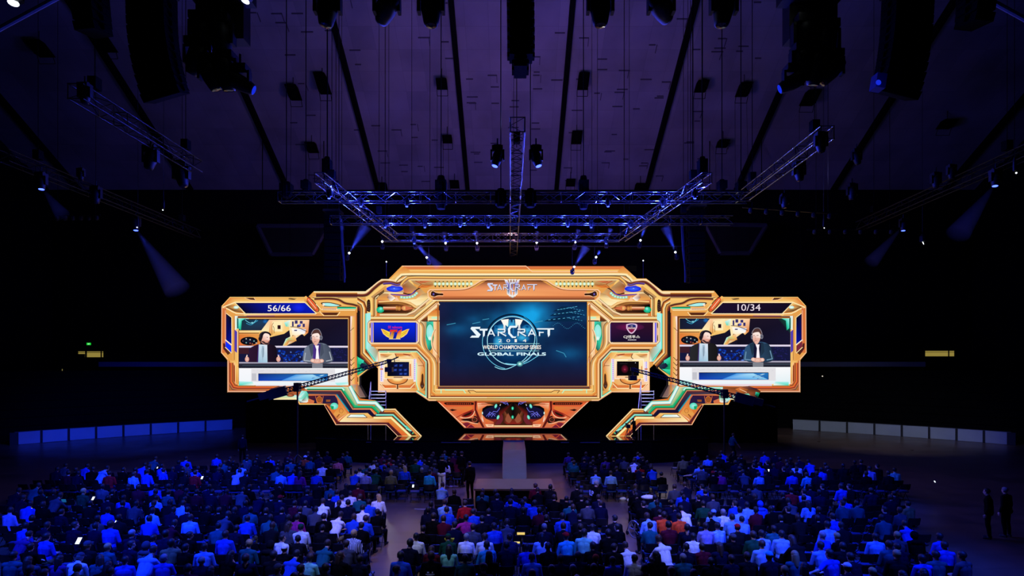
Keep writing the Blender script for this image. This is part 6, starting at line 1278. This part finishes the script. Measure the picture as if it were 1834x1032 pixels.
# ------------------------------------------------------------------ the audience
# named people: (photo x, photo y of the crown, colour, extras)
NP = [
 (644, 843, 'white', dict(pose='broad')), (641, 866, 'maroon', dict(pose='broad')), (667, 846, 'green', dict(hair='dark', pose='forward')), (687, 829, 'blue', {}), (672, 827, 'white', dict(hair='black')), (704, 827, 'grey', {}),
 (696, 822, 'red', {}), (744, 825, 'green', dict(pose='right')), (724, 838, 'blue', dict(hair='long blond', pose='left')), (700, 843, 'khaki', dict(hair='blond')), (712, 856, 'blue', dict(pose='armout')), (780, 847, 'cyan', dict(pose='right')),
 (688, 810, 'navy', {}), (718, 810, 'navy', {}), (738, 814, 'charcoal', {}), (756, 838, 'charcoal', dict(hair='grey')), (770, 856, 'grey', dict(hair='grey')), (662, 838, 'navy', {}), (655, 850, 'lavender', {}),
 (487, 818, 'blue', {}), (522, 827, 'teal', {}), (546, 819, 'orange', dict(headwear='cap', hw='white')), (577, 834, 'white', dict(hair='black', pose='left')), (603, 822, 'pink', dict(headwear='cap', hw='navy')), (533, 853, 'magenta', dict(hair='long brown')),
 (478, 858, 'teal', {}), (497, 890, 'navy', dict(headwear='cap', hw='red')), (529, 898, 'maroon', {}), (603, 884, 'blue', {}), (611, 889, 'white', dict(hair='black')), (627, 883, 'white', dict(hair='black')), (623, 900, 'navy', dict(hair='black')), (576, 900, 'white', dict(pose='forward')),
 (660, 898, 'blue', dict(pose='slouch')), (681, 889, 'white', dict(hair='long blond', pose='left')), (675, 902, 'black', dict(hair='black')), (648, 908, 'white', dict(hair='black', pose='forward')), (597, 921, 'white', dict(pose='forward')), (584, 929, 'black', dict(hair='black')),
 (651, 930, 'blue', dict(pose='armout')), (530, 926, 'magenta', {}), (533, 938, 'white', dict(headwear='cap', hw='green', pose='broad')), (503, 950, 'white', dict(pose='right')), (577, 948, 'charcoal', dict(pose='broad', hair='black')), (533, 966, 'charcoal', {}),
 (633, 957, 'striped', dict(pose='broad', hair='blond')), (574, 980, 'teal', dict(pose='forward')), (612, 993, 'black', dict(hair='long brown', pose='right')), (655, 994, 'navy', dict(hair='black')), (552, 985, 'mint', dict(pose='left')), (490, 990, 'charcoal', {}),
 (745, 959, 'white', dict(pose='broad', hair='black')), (800, 912, 'blue', dict(pose='broad')), (848, 908, 'blue', dict(pose='right')), (833, 901, 'red', {}), (839, 927, 'magenta', dict(pose='armout')), (800, 950, 'green', dict(headwear='cap', hw='green', pose='slouch')),
 (835, 962, 'white', dict(pose='broad', hair='grey')), (849, 955, 'white', dict(hair='brown')), (885, 946, 'blue', dict(pose='broad')), (804, 981, 'mint', dict(hair='long black')), (716, 1002, 'blue', dict(pose='broad', hair='black')), (833, 1001, 'teal', dict(hair='dark')), (772, 998, 'printed', dict(pose='broad', hair='brown')),
 (757, 945, 'black', dict(hair='black')), (733, 995, 'navy', dict(hair='black')), (782, 920, 'black', dict(hair='dark')), (875, 915, 'navy', {}), (914, 905, 'navy', {}), (905, 975, 'navy', {}), (872, 978, 'cyan', {}), (864, 935, 'charcoal', {}),
 (795, 900, 'sky', {}), (940, 888, 'blue', {}), (890, 890, 'navy', {}),
 (1019, 813, 'purple', {}), (1048, 822, 'navy', {}), (1062, 823, 'black', {}), (1085, 820, 'purple', {}), (1138, 825, 'white', dict(pose='forward')), (1146, 830, 'red', dict(hair='black')), (1154, 812, 'blue', {}), (1185, 833, 'navy', dict(pose='broad')), (1065, 845, 'sky', dict(pose='forward')), (1094, 849, 'sky', {}),
 (1188, 852, 'black', dict(hair='black')), (1015, 843, 'navy', dict(hair='blond')), (1028, 826, 'teal', dict(pose='broad')), (1150, 848, 'navy', dict(pose='broad')),
 (1042, 886, 'black', dict(hair='black', pose='right')), (1014, 885, 'black', dict(hair='black')), (1223, 884, 'blue', dict(hair='black', pose='right')), (1260, 896, 'green', dict(pose='broad')), (1264, 884, 'navy', {}), (1284, 912, 'sky', dict(headwear='cap', hw='sky')), (1296, 914, 'white', dict(hair='grey')),
 (1337, 898, 'sky', {}), (1362, 898, 'blue', dict(headwear='hood', pose='broad')), (1190, 924, 'orange', dict(hair='black')), (1217, 918, 'orange', dict(pose='broad', hair='black')), (1228, 913, 'white', dict(hair='black', pose='forward')), (1182, 909, 'maroon', dict(pose='broad')), (1203, 896, 'navy', {}),
 (1198, 936, 'maroon', dict(pose='broad')), (1323, 925, 'sky', dict(pose='broad')), (1312, 918, 'sky', {}), (1242, 949, 'white', dict(hair='black')), (1265, 938, 'lavender', {}), (1286, 948, 'stripes', dict(pose='broad', hair='black')), (1350, 957, 'green', dict(pose='broad', hair='brown')),
 (1366, 957, 'sky', dict(hair='black')), (1318, 960, 'black', dict(headwear='cap', hw='grey', pose='broad')), (1236, 967, 'navy', dict(pose='broad', hair='black')), (1274, 985, 'black', dict(pose='broad', hair='black')), (1259, 972, 'maroon', {}), (1176, 992, 'black', dict(hair='long black', pose='left')), (1219, 975, 'white', dict(pose='forward')),
 (1312, 992, 'navy', {}), (1340, 1000, 'charcoal', {}), (1165, 930, 'sky', dict(pose='slouch')),
 (971, 959, 'white', dict(hair='long black')), (1015, 960, 'cyan', dict(headwear='cap', hw='red')), (1046, 958, 'mint', {}), (1060, 944, 'white', {}), (1107, 949, 'black', dict(pose='left', hair='black')), (1092, 942, 'black', dict(hair='black')), (1067, 992, 'black', dict(headwear='cap', hw='orange')),
 (1098, 1001, 'blue', dict(pose='broad')), (1127, 1006, 'white', dict(pose='left', hair='black')), (989, 1013, 'navy', dict(hair='black')), (1064, 1003, 'black', {}), (1130, 990, 'white', dict(pose='forward')), (953, 985, 'sky', {}), (1008, 925, 'blue', {}), (952, 905, 'blue', {}), (915, 975, 'blue', {}), (1040, 940, 'black', {}), (978, 980, 'black', {}), (1010, 1000, 'navy', {}), (1036, 1005, 'navy', {}),
 (238, 850, 'sky', dict(pose='broad')), (292, 838, 'blue', {}), (262, 846, 'blue', {}), (332, 820, 'blue', dict(hair='black')), (82, 963, 'blue', dict(pose='broad')), (341, 932, 'sky', dict(pose='broad')), (197, 946, 'blue', dict(pose='broad')), (402, 955, 'blue', {}), (224, 992, 'blue', dict(pose='broad')), (330, 886, 'navy', dict(pose='broad')),
 (108, 919, 'navy', {}), (147, 886, 'green', dict(hair='blond')), (422, 855, 'lavender', dict(pose='forward')), (348, 851, 'red', {}), (195, 846, 'red', {}), (278, 890, 'sky', {}), (175, 842, 'sky', dict(pose='forward')), (125, 845, 'maroon', {}), (272, 950, 'blue', {}), (75, 1015, 'blue', {}), (190, 1022, 'sky', {}), (300, 885, 'teal', {}), (255, 812, 'sky', {}), (365, 975, 'sky', {}), (305, 965, 'khaki', {}), (440, 925, 'blue', {}),
 (1427, 831, 'white', dict(pose='broad')), (1418, 879, 'red', {}), (1449, 898, 'sky', dict(hair='long brown')), (1494, 919, 'blue', {}), (1515, 886, 'blue', {}), (1483, 941, 'sky', dict(pose='broad', hair='black')), (1564, 954, 'sky', dict(pose='broad')), (1626, 936, 'blue', dict(pose='forward')), (1594, 972, 'teal', dict(pose='broad')), (1684, 957, 'blue', dict(pose='broad')),
 (1711, 954, 'blue', {}), (1489, 990, 'blue', dict(pose='armout')), (1426, 997, 'teal', dict(hair='long blond')), (1654, 989, 'blue', {}), (1630, 901, 'khaki', {}), (1603, 840, 'mint', {}), (1563, 838, 'lavender', {}), (1541, 828, 'navy', {}), (1446, 846, 'cyan', {}), (1472, 980, 'sky', {}), (1366, 965, 'sky', {}), (1694, 985, 'blue', {}), (1401, 948, 'sky', {}), (1380, 990, 'navy', dict(headwear='cap', hw='cyan')), (1508, 866, 'blue', {}), (1560, 880, 'navy', {}), (1604, 882, 'navy', {}),
 (1240, 806, 'navy', {}), (1222, 824, 'khaki', dict(hair='dark')), (1266, 818, 'sky', {}), (1253, 833, 'sky', {}), (1291, 842, 'magenta', {}), (1362, 836, 'blue', dict(pose='forward')), (1360, 852, 'stripes', {}), (1325, 838, 'navy', dict(pose='broad')), (1290, 848, 'black', dict(headwear='cap', hw='red')), (1254, 842, 'grey', dict(pose='armout'))]
ROW0, DR = 30.4, 0.90
rows = [ROW0-DR*i for i in range(21)]           # row 1 is nearest the stage
rr = random.Random(23)
def zones(Y):
    """seat intervals of one row: (name, x0, x1, fill)"""
    z = []
    t = max(0, min(1, (ROW0-Y)/13))
    if Y > 24.4:
        z += [('front left block', -7.3, -2.2 if Y > 27 else -3.3, .74), ('front right block', 2.7 if Y > 27 else 3.0, 7.2, .60)]
        z += [('outer left block', -22+max(0, Y-27)*2.0, -8.4, .50), ('outer right block', 8.6, 18.2-max(0, Y-28)*1.5, .50)]
    else:
        a = (23-Y)
        z += [('outer left block', -21, -4.95+a*.17, .52), ('outer right block', 4.75-a*.13, 13+(Y-17)*.45, .50)]
        if Y < 22.6: z += [('middle block', -3.0, 3.5, .60)]
    return z
seats = []                                      # every seat: dict(row, zone, idx, X, Y)
for ri, Y in enumerate(rows):
    if 23.1 < Y < 24.4: continue
    for (zn, x0, x1, fl) in zones(Y):
        n = int((x1-x0)/.54); sh = rr.uniform(-.08, .08)
        for i in range(n):
            X = x0+.27+i*.54+sh; px = CX+X/Y*1000
            if px < 12 or px > 1822: continue
            idx = (n-i) if ('left' in zn) else (i+1)
            seats.append(dict(row=ri+1, zone=zn, idx=idx, X=X+rr.uniform(-.05, .05), Y=Y+rr.uniform(-.10, .10), fill=fl, px=px, who=None))
HZ = 1.29
for (px, py, col, ex) in NP:
    Yp = (CAMZ-HZ)*1000/(py-HY); best = None; bd = 9
    for s_ in seats:
        if s_['who'] is not None: continue
        X = (px-CX)*s_['Y']/1000; d = abs(s_['Y']-Yp)*.9+abs(s_['X']-X)
        if d < bd: bd = d; best = s_
    if best is not None and bd < 1.1:
        best['who'] = (col, ex); X = (px-CX)*best['Y']/1000
        best['X'] = best['X']+max(-.16, min(.16, X-best['X']))
dark = ['black', 'charcoal', 'navy', 'black', 'navy', 'charcoal', 'grey', 'denim', 'green', 'maroon', 'purple', 'teal']; lightc = ['sky', 'blue', 'blue', 'white', 'lavender', 'blue', 'grey', 'teal']
POS = ['upright', 'upright', 'reclining', 'forward', 'left', 'right', 'phone', 'chin', 'broad', 'slouch', 'folded', 'upright', 'broad']
HAIR = ['black', 'black', 'dark', 'dark', 'brown', 'brown', 'grey', 'blond', 'long brown', 'long black']
empty_rows = (ROW0-6*DR,)
for s_ in seats:
    s_['chair'] = True
    if s_['who'] is None:
        fill = s_['fill']
        if s_['row'] == 7 and 'front' in s_['zone']: fill = .06
        if s_['row'] <= 2: fill *= .75
        if s_['zone'] == 'outer right block' and s_['X'] > 14: fill *= .5
        if s_['zone'] == 'outer left block' and s_['Y'] > 26 and s_['X'] < -17: fill *= .45
        if rr.random() < fill:
            c = rr.choice(dark) if rr.random() < .86 else rr.choice(lightc); ex = dict(pose=rr.choice(POS), hair=rr.choice(HAIR))
            if rr.random() < .08: ex['headwear'] = 'cap'; ex['hw'] = rr.choice(['black', 'navy', 'grey', 'red', 'white'])
            elif rr.random() < .03: ex['headwear'] = 'hood'
            s_['who'] = (c, ex); s_['named'] = False
    else: s_['named'] = True
ppl = [s_ for s_ in seats if s_['who']]
ppl.sort(key=lambda s: (0 if s['named'] else 1, s['Y'])); single = ppl[:290]; rest = ppl[290:]
CN = dict(sky='light blue', cyan='bright blue', mint='pale mint', striped='black-and-white striped', stripes='light blue striped', printed='black white-lettered', denim='denim blue')
used = set()
NUM = ['first', 'second', 'third', 'fourth', 'fifth', 'sixth', 'seventh', 'eighth', 'ninth', 'tenth', 'eleventh', 'twelfth', 'thirteenth', 'fourteenth', 'fifteenth', 'sixteenth', 'seventeenth', 'eighteenth', 'nineteenth', 'twentieth', 'twenty-first', 'twenty-second', 'twenty-third', 'twenty-fourth', 'twenty-fifth', 'twenty-sixth', 'twenty-seventh', 'twenty-eighth', 'twenty-ninth', 'thirtieth', 'thirty-first', 'thirty-second', 'thirty-third', 'thirty-fourth', 'thirty-fifth', 'thirty-sixth']
AIS = {'outer left block': 'aisle', 'outer right block': 'aisle', 'middle block': 'left', 'front left block': 'runway', 'front right block': 'runway'}
def place(s): return '%s row %d, %s from %s' % (s['zone'], s['row'], NUM[s['idx']-1], AIS[s['zone']])
skin_r = random.Random(3)
for s_ in single:
    col, ex = s_['who']; pose = ex.get('pose', 'upright'); hair = ex.get('hair', skin_r.choice(['black', 'dark', 'brown'])); hwr = ex.get('headwear'); hw = ex.get('hw', 'black')
    slv = skin_r.random() < .35 and not s_['named']; cn = CN.get(col, col); gar = 'jacket' if slv else 'shirt'
    lab = 'person in %s %s' % (cn, gar)
    if hwr == 'cap': lab += ', %s cap' % CN.get(hw, hw)
    elif hwr == 'hood': lab = 'person in %s hooded top' % cn
    elif hair.startswith('long'): lab += ', long %s hair' % hair.split()[-1]
    lab += ', '+place(s_)
    tm = None; c = col
    if col == 'striped': tm = striped('shirt_bw_stripes', (20, 20, 34), (232, 232, 238), 9, 'X'); c = 'white'
    if col == 'stripes': tm = striped('shirt_blue_stripes', (90, 150, 220), (160, 195, 235), 8, 'Z'); c = 'sky'
    if col == 'printed': c = 'black'
    assert len(lab.replace(',', ' ').split()) <= 16, lab
    o = person(s_['X'], s_['Y'], 0, pose, c, hair, lab, 'seated audience, '+s_['zone'], skin_r.choice([0, 0, 0, 1, 1, 2]), skin_r.choice(['charcoal', 'denim', 'navy', 'black', 'khaki']), skin_r.uniform(-.3, .3), skin_r.uniform(.93, 1.05), slv, hwr, hw, tm)
    if col == 'printed':
        k = MB()
        for (a, b, w2) in [(-.12, .10, .02), (-.10, .06, .012)]: k.box((0, -.148+(a+.12)*0, .84 if w2 == .02 else .80), (.22 if w2 == .02 else .16, .006, w2))
        k.box((-.05, -.148, .89), (.05, .006, .03)); k.box((.06, -.148, .89), (.03, .006, .03)); q = k.build('shirt_print', mat('print_white', (235, 235, 240), .7)); q.parent = o
# the remaining far and edge seats of the crowd, one mass
def lo_person(pose):
    V, N, F, tg, hl, head, hd, Rh, ch = build_person(KINDS_[pose], lo=True)
    hm = head & ((hl[:, 2] > .055) | ((hl[:, 1] < .012) & (hl[:, 2] > -.06))); V = V.copy(); V[hm] += N[hm]*.012; t = tg.copy(); t[t == 4] = 1; t[hm] = 5
    mi = [max((t[i] for i in f), key=lambda q: (q == 5, q == 1, q)) for f in F]; return V, F, mi
LOP = [lo_person(p_) for p_ in ('upright', 'forward', 'broad', 'left', 'slouch')]
if rest:
    colr = ['black', 'navy', 'charcoal', 'blue', 'sky', 'grey', 'teal', 'maroon', 'white', 'lavender']
    VV = []; FF = []; MI = []; base = 0; q_ = random.Random(9)
    for s_ in rest:
        V, F, mi = LOP[q_.randrange(5)]; a = q_.uniform(-.15, .15); R = np.array([[math.cos(a), math.sin(a), 0], [-math.sin(a), math.cos(a), 0], [0, 0, 1]], dtype=np.float32)
        VV.append(V@R+np.array([s_['X'], s_['Y'], 0], dtype=np.float32)); FF += [tuple(i+base for i in f) for f in F]; base += len(V); ck = s_['who'][0]; ci = colr.index(ck) if ck in colr else q_.randrange(3); hc = q_.choice((0, 0, 1))
        mm = {0: 0, 1: 4+ci, 2: 1, 3: 1, 5: 2+hc}; MI += [mm[k] for k in mi]
    VV = np.concatenate(VV); me = bpy.data.meshes.new('seated_crowd'); me.vertices.add(len(VV)); me.vertices.foreach_set('co', VV.ravel()); me.from_pydata(VV.tolist(), [], FF) if False else None
    me = bpy.data.meshes.new('seated_crowd'); me.from_pydata(VV.tolist(), [], FF); me.polygons.foreach_set('use_smooth', [True]*len(FF))
    for m in [M_SKINS[0], cm('charcoal'), mat('hair_black', HAIRC['black'], .6), mat('hair_brown', HAIRC['brown'], .6)]+[cm(c_) for c_ in colr]: me.materials.append(m)
    me.polygons.foreach_set('material_index', MI); o = bpy.data.objects.new('seated_crowd', me); COL.objects.link(o); tag(o, 'rest of the seated audience in the dark far rows of the blocks', 'crowd', None, 'stuff')
# chairs: empty ones first, then those under the people nearest the camera
emp = [s_ for s_ in seats if not s_['who']]; emp.sort(key=lambda s: (0 if 'front' in s['zone'] else 1, s['Y'])); occ = sorted([s_ for s_ in seats if s_['who']], key=lambda s: s['Y'])
ch_list = emp[:110]+occ[:180]; ch_rest = emp[110:]+occ[180:]
for s_ in ch_list:
    lab = 'black folding chair, %s, %s' % ('empty' if not s_['who'] else 'occupied', place(s_))
    chair(s_['X'], s_['Y']-.0, skin_r.uniform(-.06, .06), lab, 'folding chairs, '+s_['zone'])
if ch_rest:
    VV = []; FF = []; MI = []; base = 0; ms = [M_PAD, M_PADB, M_CH]
    parts_ = [(np.array([tuple(v.co) for v in CHM[k].vertices], dtype=np.float32), [tuple(p.vertices) for p in CHM[k].polygons], ms.index(CHM[k].materials[0])) for k in CHM]
    for s_ in ch_rest:
        for V, F, mi in parts_: VV.append(V+np.array([s_['X'], s_['Y'], 0], dtype=np.float32)); FF += [tuple(i+base for i in f) for f in F]; base += len(V); MI += [mi]*len(F)
    VV = np.concatenate(VV); me = bpy.data.meshes.new('chair_mass'); me.from_pydata(VV.tolist(), [], FF)
    for m in ms: me.materials.append(m)
    me.polygons.foreach_set('material_index', MI); o = bpy.data.objects.new('folding_chair_rows', me); COL.objects.link(o); tag(o, 'folding chairs under the rest of the seated audience', 'chairs', None, 'stuff')
# ---------------- people on their feet
def foot(px, py): Y = CAMZ*1000/(py-HY); return (px-CX)*Y/1000, Y
for (px, py, col, hair, pose, rz, leg_, lab, sl) in [
    (1312, 826, 'teal', 'brown', 'walking', -1.4, 'charcoal', 'person in teal top walking past the right end of the stage', False),
    (842, 897, 'black', 'black', 'standing', .6, 'black', 'person all in black standing left of the platform', True),
    (826, 872, 'black', 'dark', 'standing', -.5, 'charcoal', 'person in black standing in front of the stage left of the runway', True),
    (791, 884, 'black', 'dark', 'filming', -.3, 'white', 'person in black top and white trousers filming beside the front left block', True),
    (1066, 945, 'printed2', 'grey', 'standing', -1.1, 'black', 'person in black jersey with white lettering standing right of the platform', False),
    (1771, 965, 'black', 'dark', 'standing', .8, 'black', 'person in dark clothes standing at far right, left of two', True),
    (1803, 962, 'charcoal', 'grey', 'standing', .3, 'black', 'person in dark suit standing at the right edge, right of two', True),
    (434, 830, 'navy', 'dark', 'standing', .2, 'black', 'person in navy standing behind the outer left block', True)]:
    X, Y = foot(px, py); o = person(X, Y, 0, pose, 'black' if col == 'printed2' else col, hair, lab, None, 0, leg_, rz, 1.0, sl)
    if col == 'printed2':
        L2 = bpy.data.curves.new('tmp', 'FONT'); L2.body = 'LP'; L2.size = .26; L2.extrude = .004; L2.offset = .008; to = bpy.data.objects.new('tmp', L2); COL.objects.link(to); dg = bpy.context.evaluated_depsgraph_get(); me = bpy.data.meshes.new_from_object(to.evaluated_get(dg)); bpy.data.objects.remove(to)
        me.materials.clear(); me.materials.append(mat('print_white', (235, 235, 240), .7)); q = bpy.data.objects.new('jersey_lettering', me); COL.objects.link(q); q.parent = o; q.location = (-.14, -.165, 1.22); q.rotation_euler = (PI/2, 0, 0)
    if pose == 'filming':
        r = empty('video_camera', (X-.08, Y+.5, 1.42)); tag(r, 'small video camera in the hands of the person filming', 'camera'); k = MB(); k.box((0, 0, 0), (.12, .26, .14)); c_ = k.build('camera_body', M_BLKM); c_.parent = r
        k = MB(); k.lathe([(.035, 0), (.045, .1), (.04, .12)], (0, .13, 0), Matrix.Rotation(-PI/2, 3, 'X'), 10); c_ = k.build('lens_barrel', M_BLKM); c_.parent = r
# camera operator on the deck by the right leg
Yd = 35.3; p = W(1128, 783, Yd); o = person(p.x+.28, Yd, 1.44, 'filming', 'black', 'dark', 'camera operator in black crouched against the light panel right of the deck', None, 0, 'black', .7, .72, True)
r = empty('stage_camera', (p.x-.1, Yd+.1, 1.44)); tag(r, 'black camera on a tripod before the stepped panel right of the deck', 'camera')
for t in range(3): k = MB(); k.tube((0, 0, .62), (.3*math.cos(t*2.1), .3*math.sin(t*2.1), 0), .02, 5); c_ = k.build('leg', M_BLKM); c_.parent = r
k = MB(); k.box((0, 0, .74), (.24, .4, .22)); k.box((-.08, .1, .88), (.1, .2, .08)); k.tube((0, .2, .74), (-.02, .42, .74), .07, 8); c_ = k.build('camera_body', M_BLKM); c_.parent = r
# ---------------- lit phones, laptops, loose things
lm = emis('phone_screen', (215, 225, 235), 1.6)
for i, (px, py, w2, lab) in enumerate([(55, 913, .08, 'lit phone at the far left edge of the crowd'), (167, 893, .10, 'lit phone left of centre of the outer left block'), (208, 935, .07, 'small lit phone in the outer left block'), (141, 969, .14, 'bright phone held low in the outer left block'), (362, 856, .10, 'bright phone near the front rows on the left'), (282, 838, .06, 'tiny lit phone in the front of the outer left block'),
                                        (1377, 843, .09, 'lit phone in the front of the outer right block'), (1535, 837, .07, 'lit phone far back on the right'), (1674, 863, .06, 'tiny lit phone at the far right of the crowd'), (575, 885, .08, 'lit phone by the left aisle'), (830, 822, .07, 'lit phone held by the standing people left of the runway'), (740, 871, .09, 'lit phone lying on an empty chair of the left front block')]):
    Y = 900.0*1000/(py-HY)/1000*1000/900*5.3; c = W(px, py, Y); r = empty('phone', c); tag(r, lab, 'phone', 'lit phones in the crowd'); R = Matrix.Rotation(-.7, 3, 'X'); k = MB(); k.box((0, 0, 0), (w2, .012, w2*1.6), R); q = k.build('phone_body', M_BLKM); q.parent = r
    k = MB(); k.box(R @ Vector((0, -.009, 0)), (w2*.9, .004, w2*1.45), R); q = k.build('phone_screen', lm); q.parent = r
for i, (px, py, w2, c0, lab) in enumerate([(86, 893, .42, (30, 120, 220), 'brighter of two open laptops at far left'), (110, 897, .38, (20, 90, 150), 'dimmer of two open laptops at far left'), (933, 956, .26, (250, 215, 120), 'warm glowing tablet behind the platform, upper one'), (926, 972, .18, (250, 225, 130), 'small warm screen below the glowing tablet'), (817, 957, .28, (190, 190, 225), 'pale tablet on a lap behind the magenta shirt')]):
    Y = 5.35*1000/(py-HY); c = W(px, py, Y); r = empty('laptop' if i < 2 else 'tablet', c); tag(r, lab, 'laptop' if i < 2 else 'tablet'); R = Matrix.Rotation(.3, 3, 'X'); hgt = w2*.33
    k = MB(); k.box((0, .012, 0), (w2, .014, hgt+.02), R); q = k.build('lid', M_BLKM); q.parent = r; k = MB(); k.box((0, 0, 0), (w2*.94, .006, hgt), R); q = k.build('screen', emis('lap_%d' % i, c0, .9)); q.parent = r
    if i < 2: k = MB(); k.box((0, -.13, -hgt/2-.01), (w2, .26, .016)); q = k.build('keyboard_base', M_BLKM); q.parent = r
def loose(name, px, py, zz, sz, m, lab, cat, rz=0, lip=None):
    Y = (CAMZ-zz)*1000/(py-HY); X = (px-CX)*Y/1000; r = empty(name, (X, Y, zz), rz); tag(r, lab, cat); return r, X, Y
r, X, Y = loose('yellow_scarf', 805, 968, 1.02, None, None, 'bright yellow scarf draped over shoulders in the middle block', 'scarf')
k = MB(); k.prism([(-.14, .05), (.14, .05), (.06, -.09), (0, -.10), (-.07, -.07)], .05); q = k.build('scarf_cloth', cm('yellow')); q.parent = r
k = MB(); k.prism([(-.14, .055), (.14, .055), (.13, .02), (-.13, .02)], .07); q = k.build('scarf_fold', cm('yellow')); q.parent = r
# wheelchair parked at the right aisle
X, Y = foot(1146, 962); r = empty('wheelchair', (X, Y, 0), .5); tag(r, 'folded wheelchair with a silver panel parked in the right aisle', 'wheelchair'); sil = mat('silver', (190, 195, 205), .3, .8)
for sx in (-1, 1):
    k = MB(); pts = [(sx*.26, .3*math.cos(t), .31+.3*math.sin(t)) for t in [2*PI*i/20 for i in range(21)]]; k.path(pts, .018, 5)
    for i in range(6): k.tube((sx*.26, 0, .31), pts[i*3], .005, 4)
    q = k.build('wheel', sil if sx < 0 else M_BLKM); q.parent = r
    k = MB(); k.lathe([(.02, -.02), (.07, -.015), (.07, .015), (.02, .02)], (sx*.22, .42, .07), Matrix.Rotation(PI/2, 3, 'Y'), 10); q = k.build('caster', M_BLKM); q.parent = r
k = MB(); k.box((0, .05, .50), (.42, .42, .04)); q = k.build('seat', M_PADB); q.parent = r
k = MB(); k.box((0, -.2, .74), (.42, .03, .42), Matrix.Rotation(-.12, 3, 'X')); q = k.build('backrest', sil); q.parent = r
k = MB(); 
for sx in (-1, 1): k.path([(sx*.22, .45, .12), (sx*.22, .28, .50), (sx*.22, -.18, .50), (sx*.22, -.24, .95), (sx*.22, -.34, .97)], .014, 5)
q = k.build('tube_frame', M_CH); q.parent = r
# white tape lines on the floor along the cross aisle
for (p0, p1, lab) in [((684, 955), (662, 988), 'thin white tape line along the left aisle'), ((772, 913), (742, 912), 'short pale tape line across the left cross aisle')]:
    a = foot(*p0); b = foot(*p1); k = MB(); k.tube((a[0], a[1], .004), (b[0], b[1], .004), .012, 4); tag(k.build('floor_tape', mat('tape_white', (190, 190, 200), .6)), lab, 'tape')
# papers and small white bags lying under the empty chairs and in the aisle
for i, (px, py, w2, lab) in enumerate([(808, 872, .42, 'pale mat on the floor left of the platform'), (1116, 896, .16, 'white bag on the floor under the empty chairs, left of two'), (1130, 898, .2, 'white bag on the floor under the empty chairs, right of two'), (1161, 893, .3, 'white jacket over a chair beside the right aisle')]):
    zz = 0 if i < 3 else .82; Y = (CAMZ-zz)*1000/(py-HY); X = (px-CX)*Y/1000; vs_, fs_ = ellipsoid((X, Y, zz+.05), (w2, w2*.5, .012 if i == 0 else .09), n=10, m=6)
    if i == 0: vs_ = [v+Vector((0, 0, -.03)) for v in vs_]
    tag(mesh_obj(['floor_mat', 'white_bag', 'white_bag', 'white_jacket'][i], vs_, fs_, cm('lavender' if i == 0 else 'white'), None, True), lab, ['mat', 'bag', 'bag', 'jacket'][i])
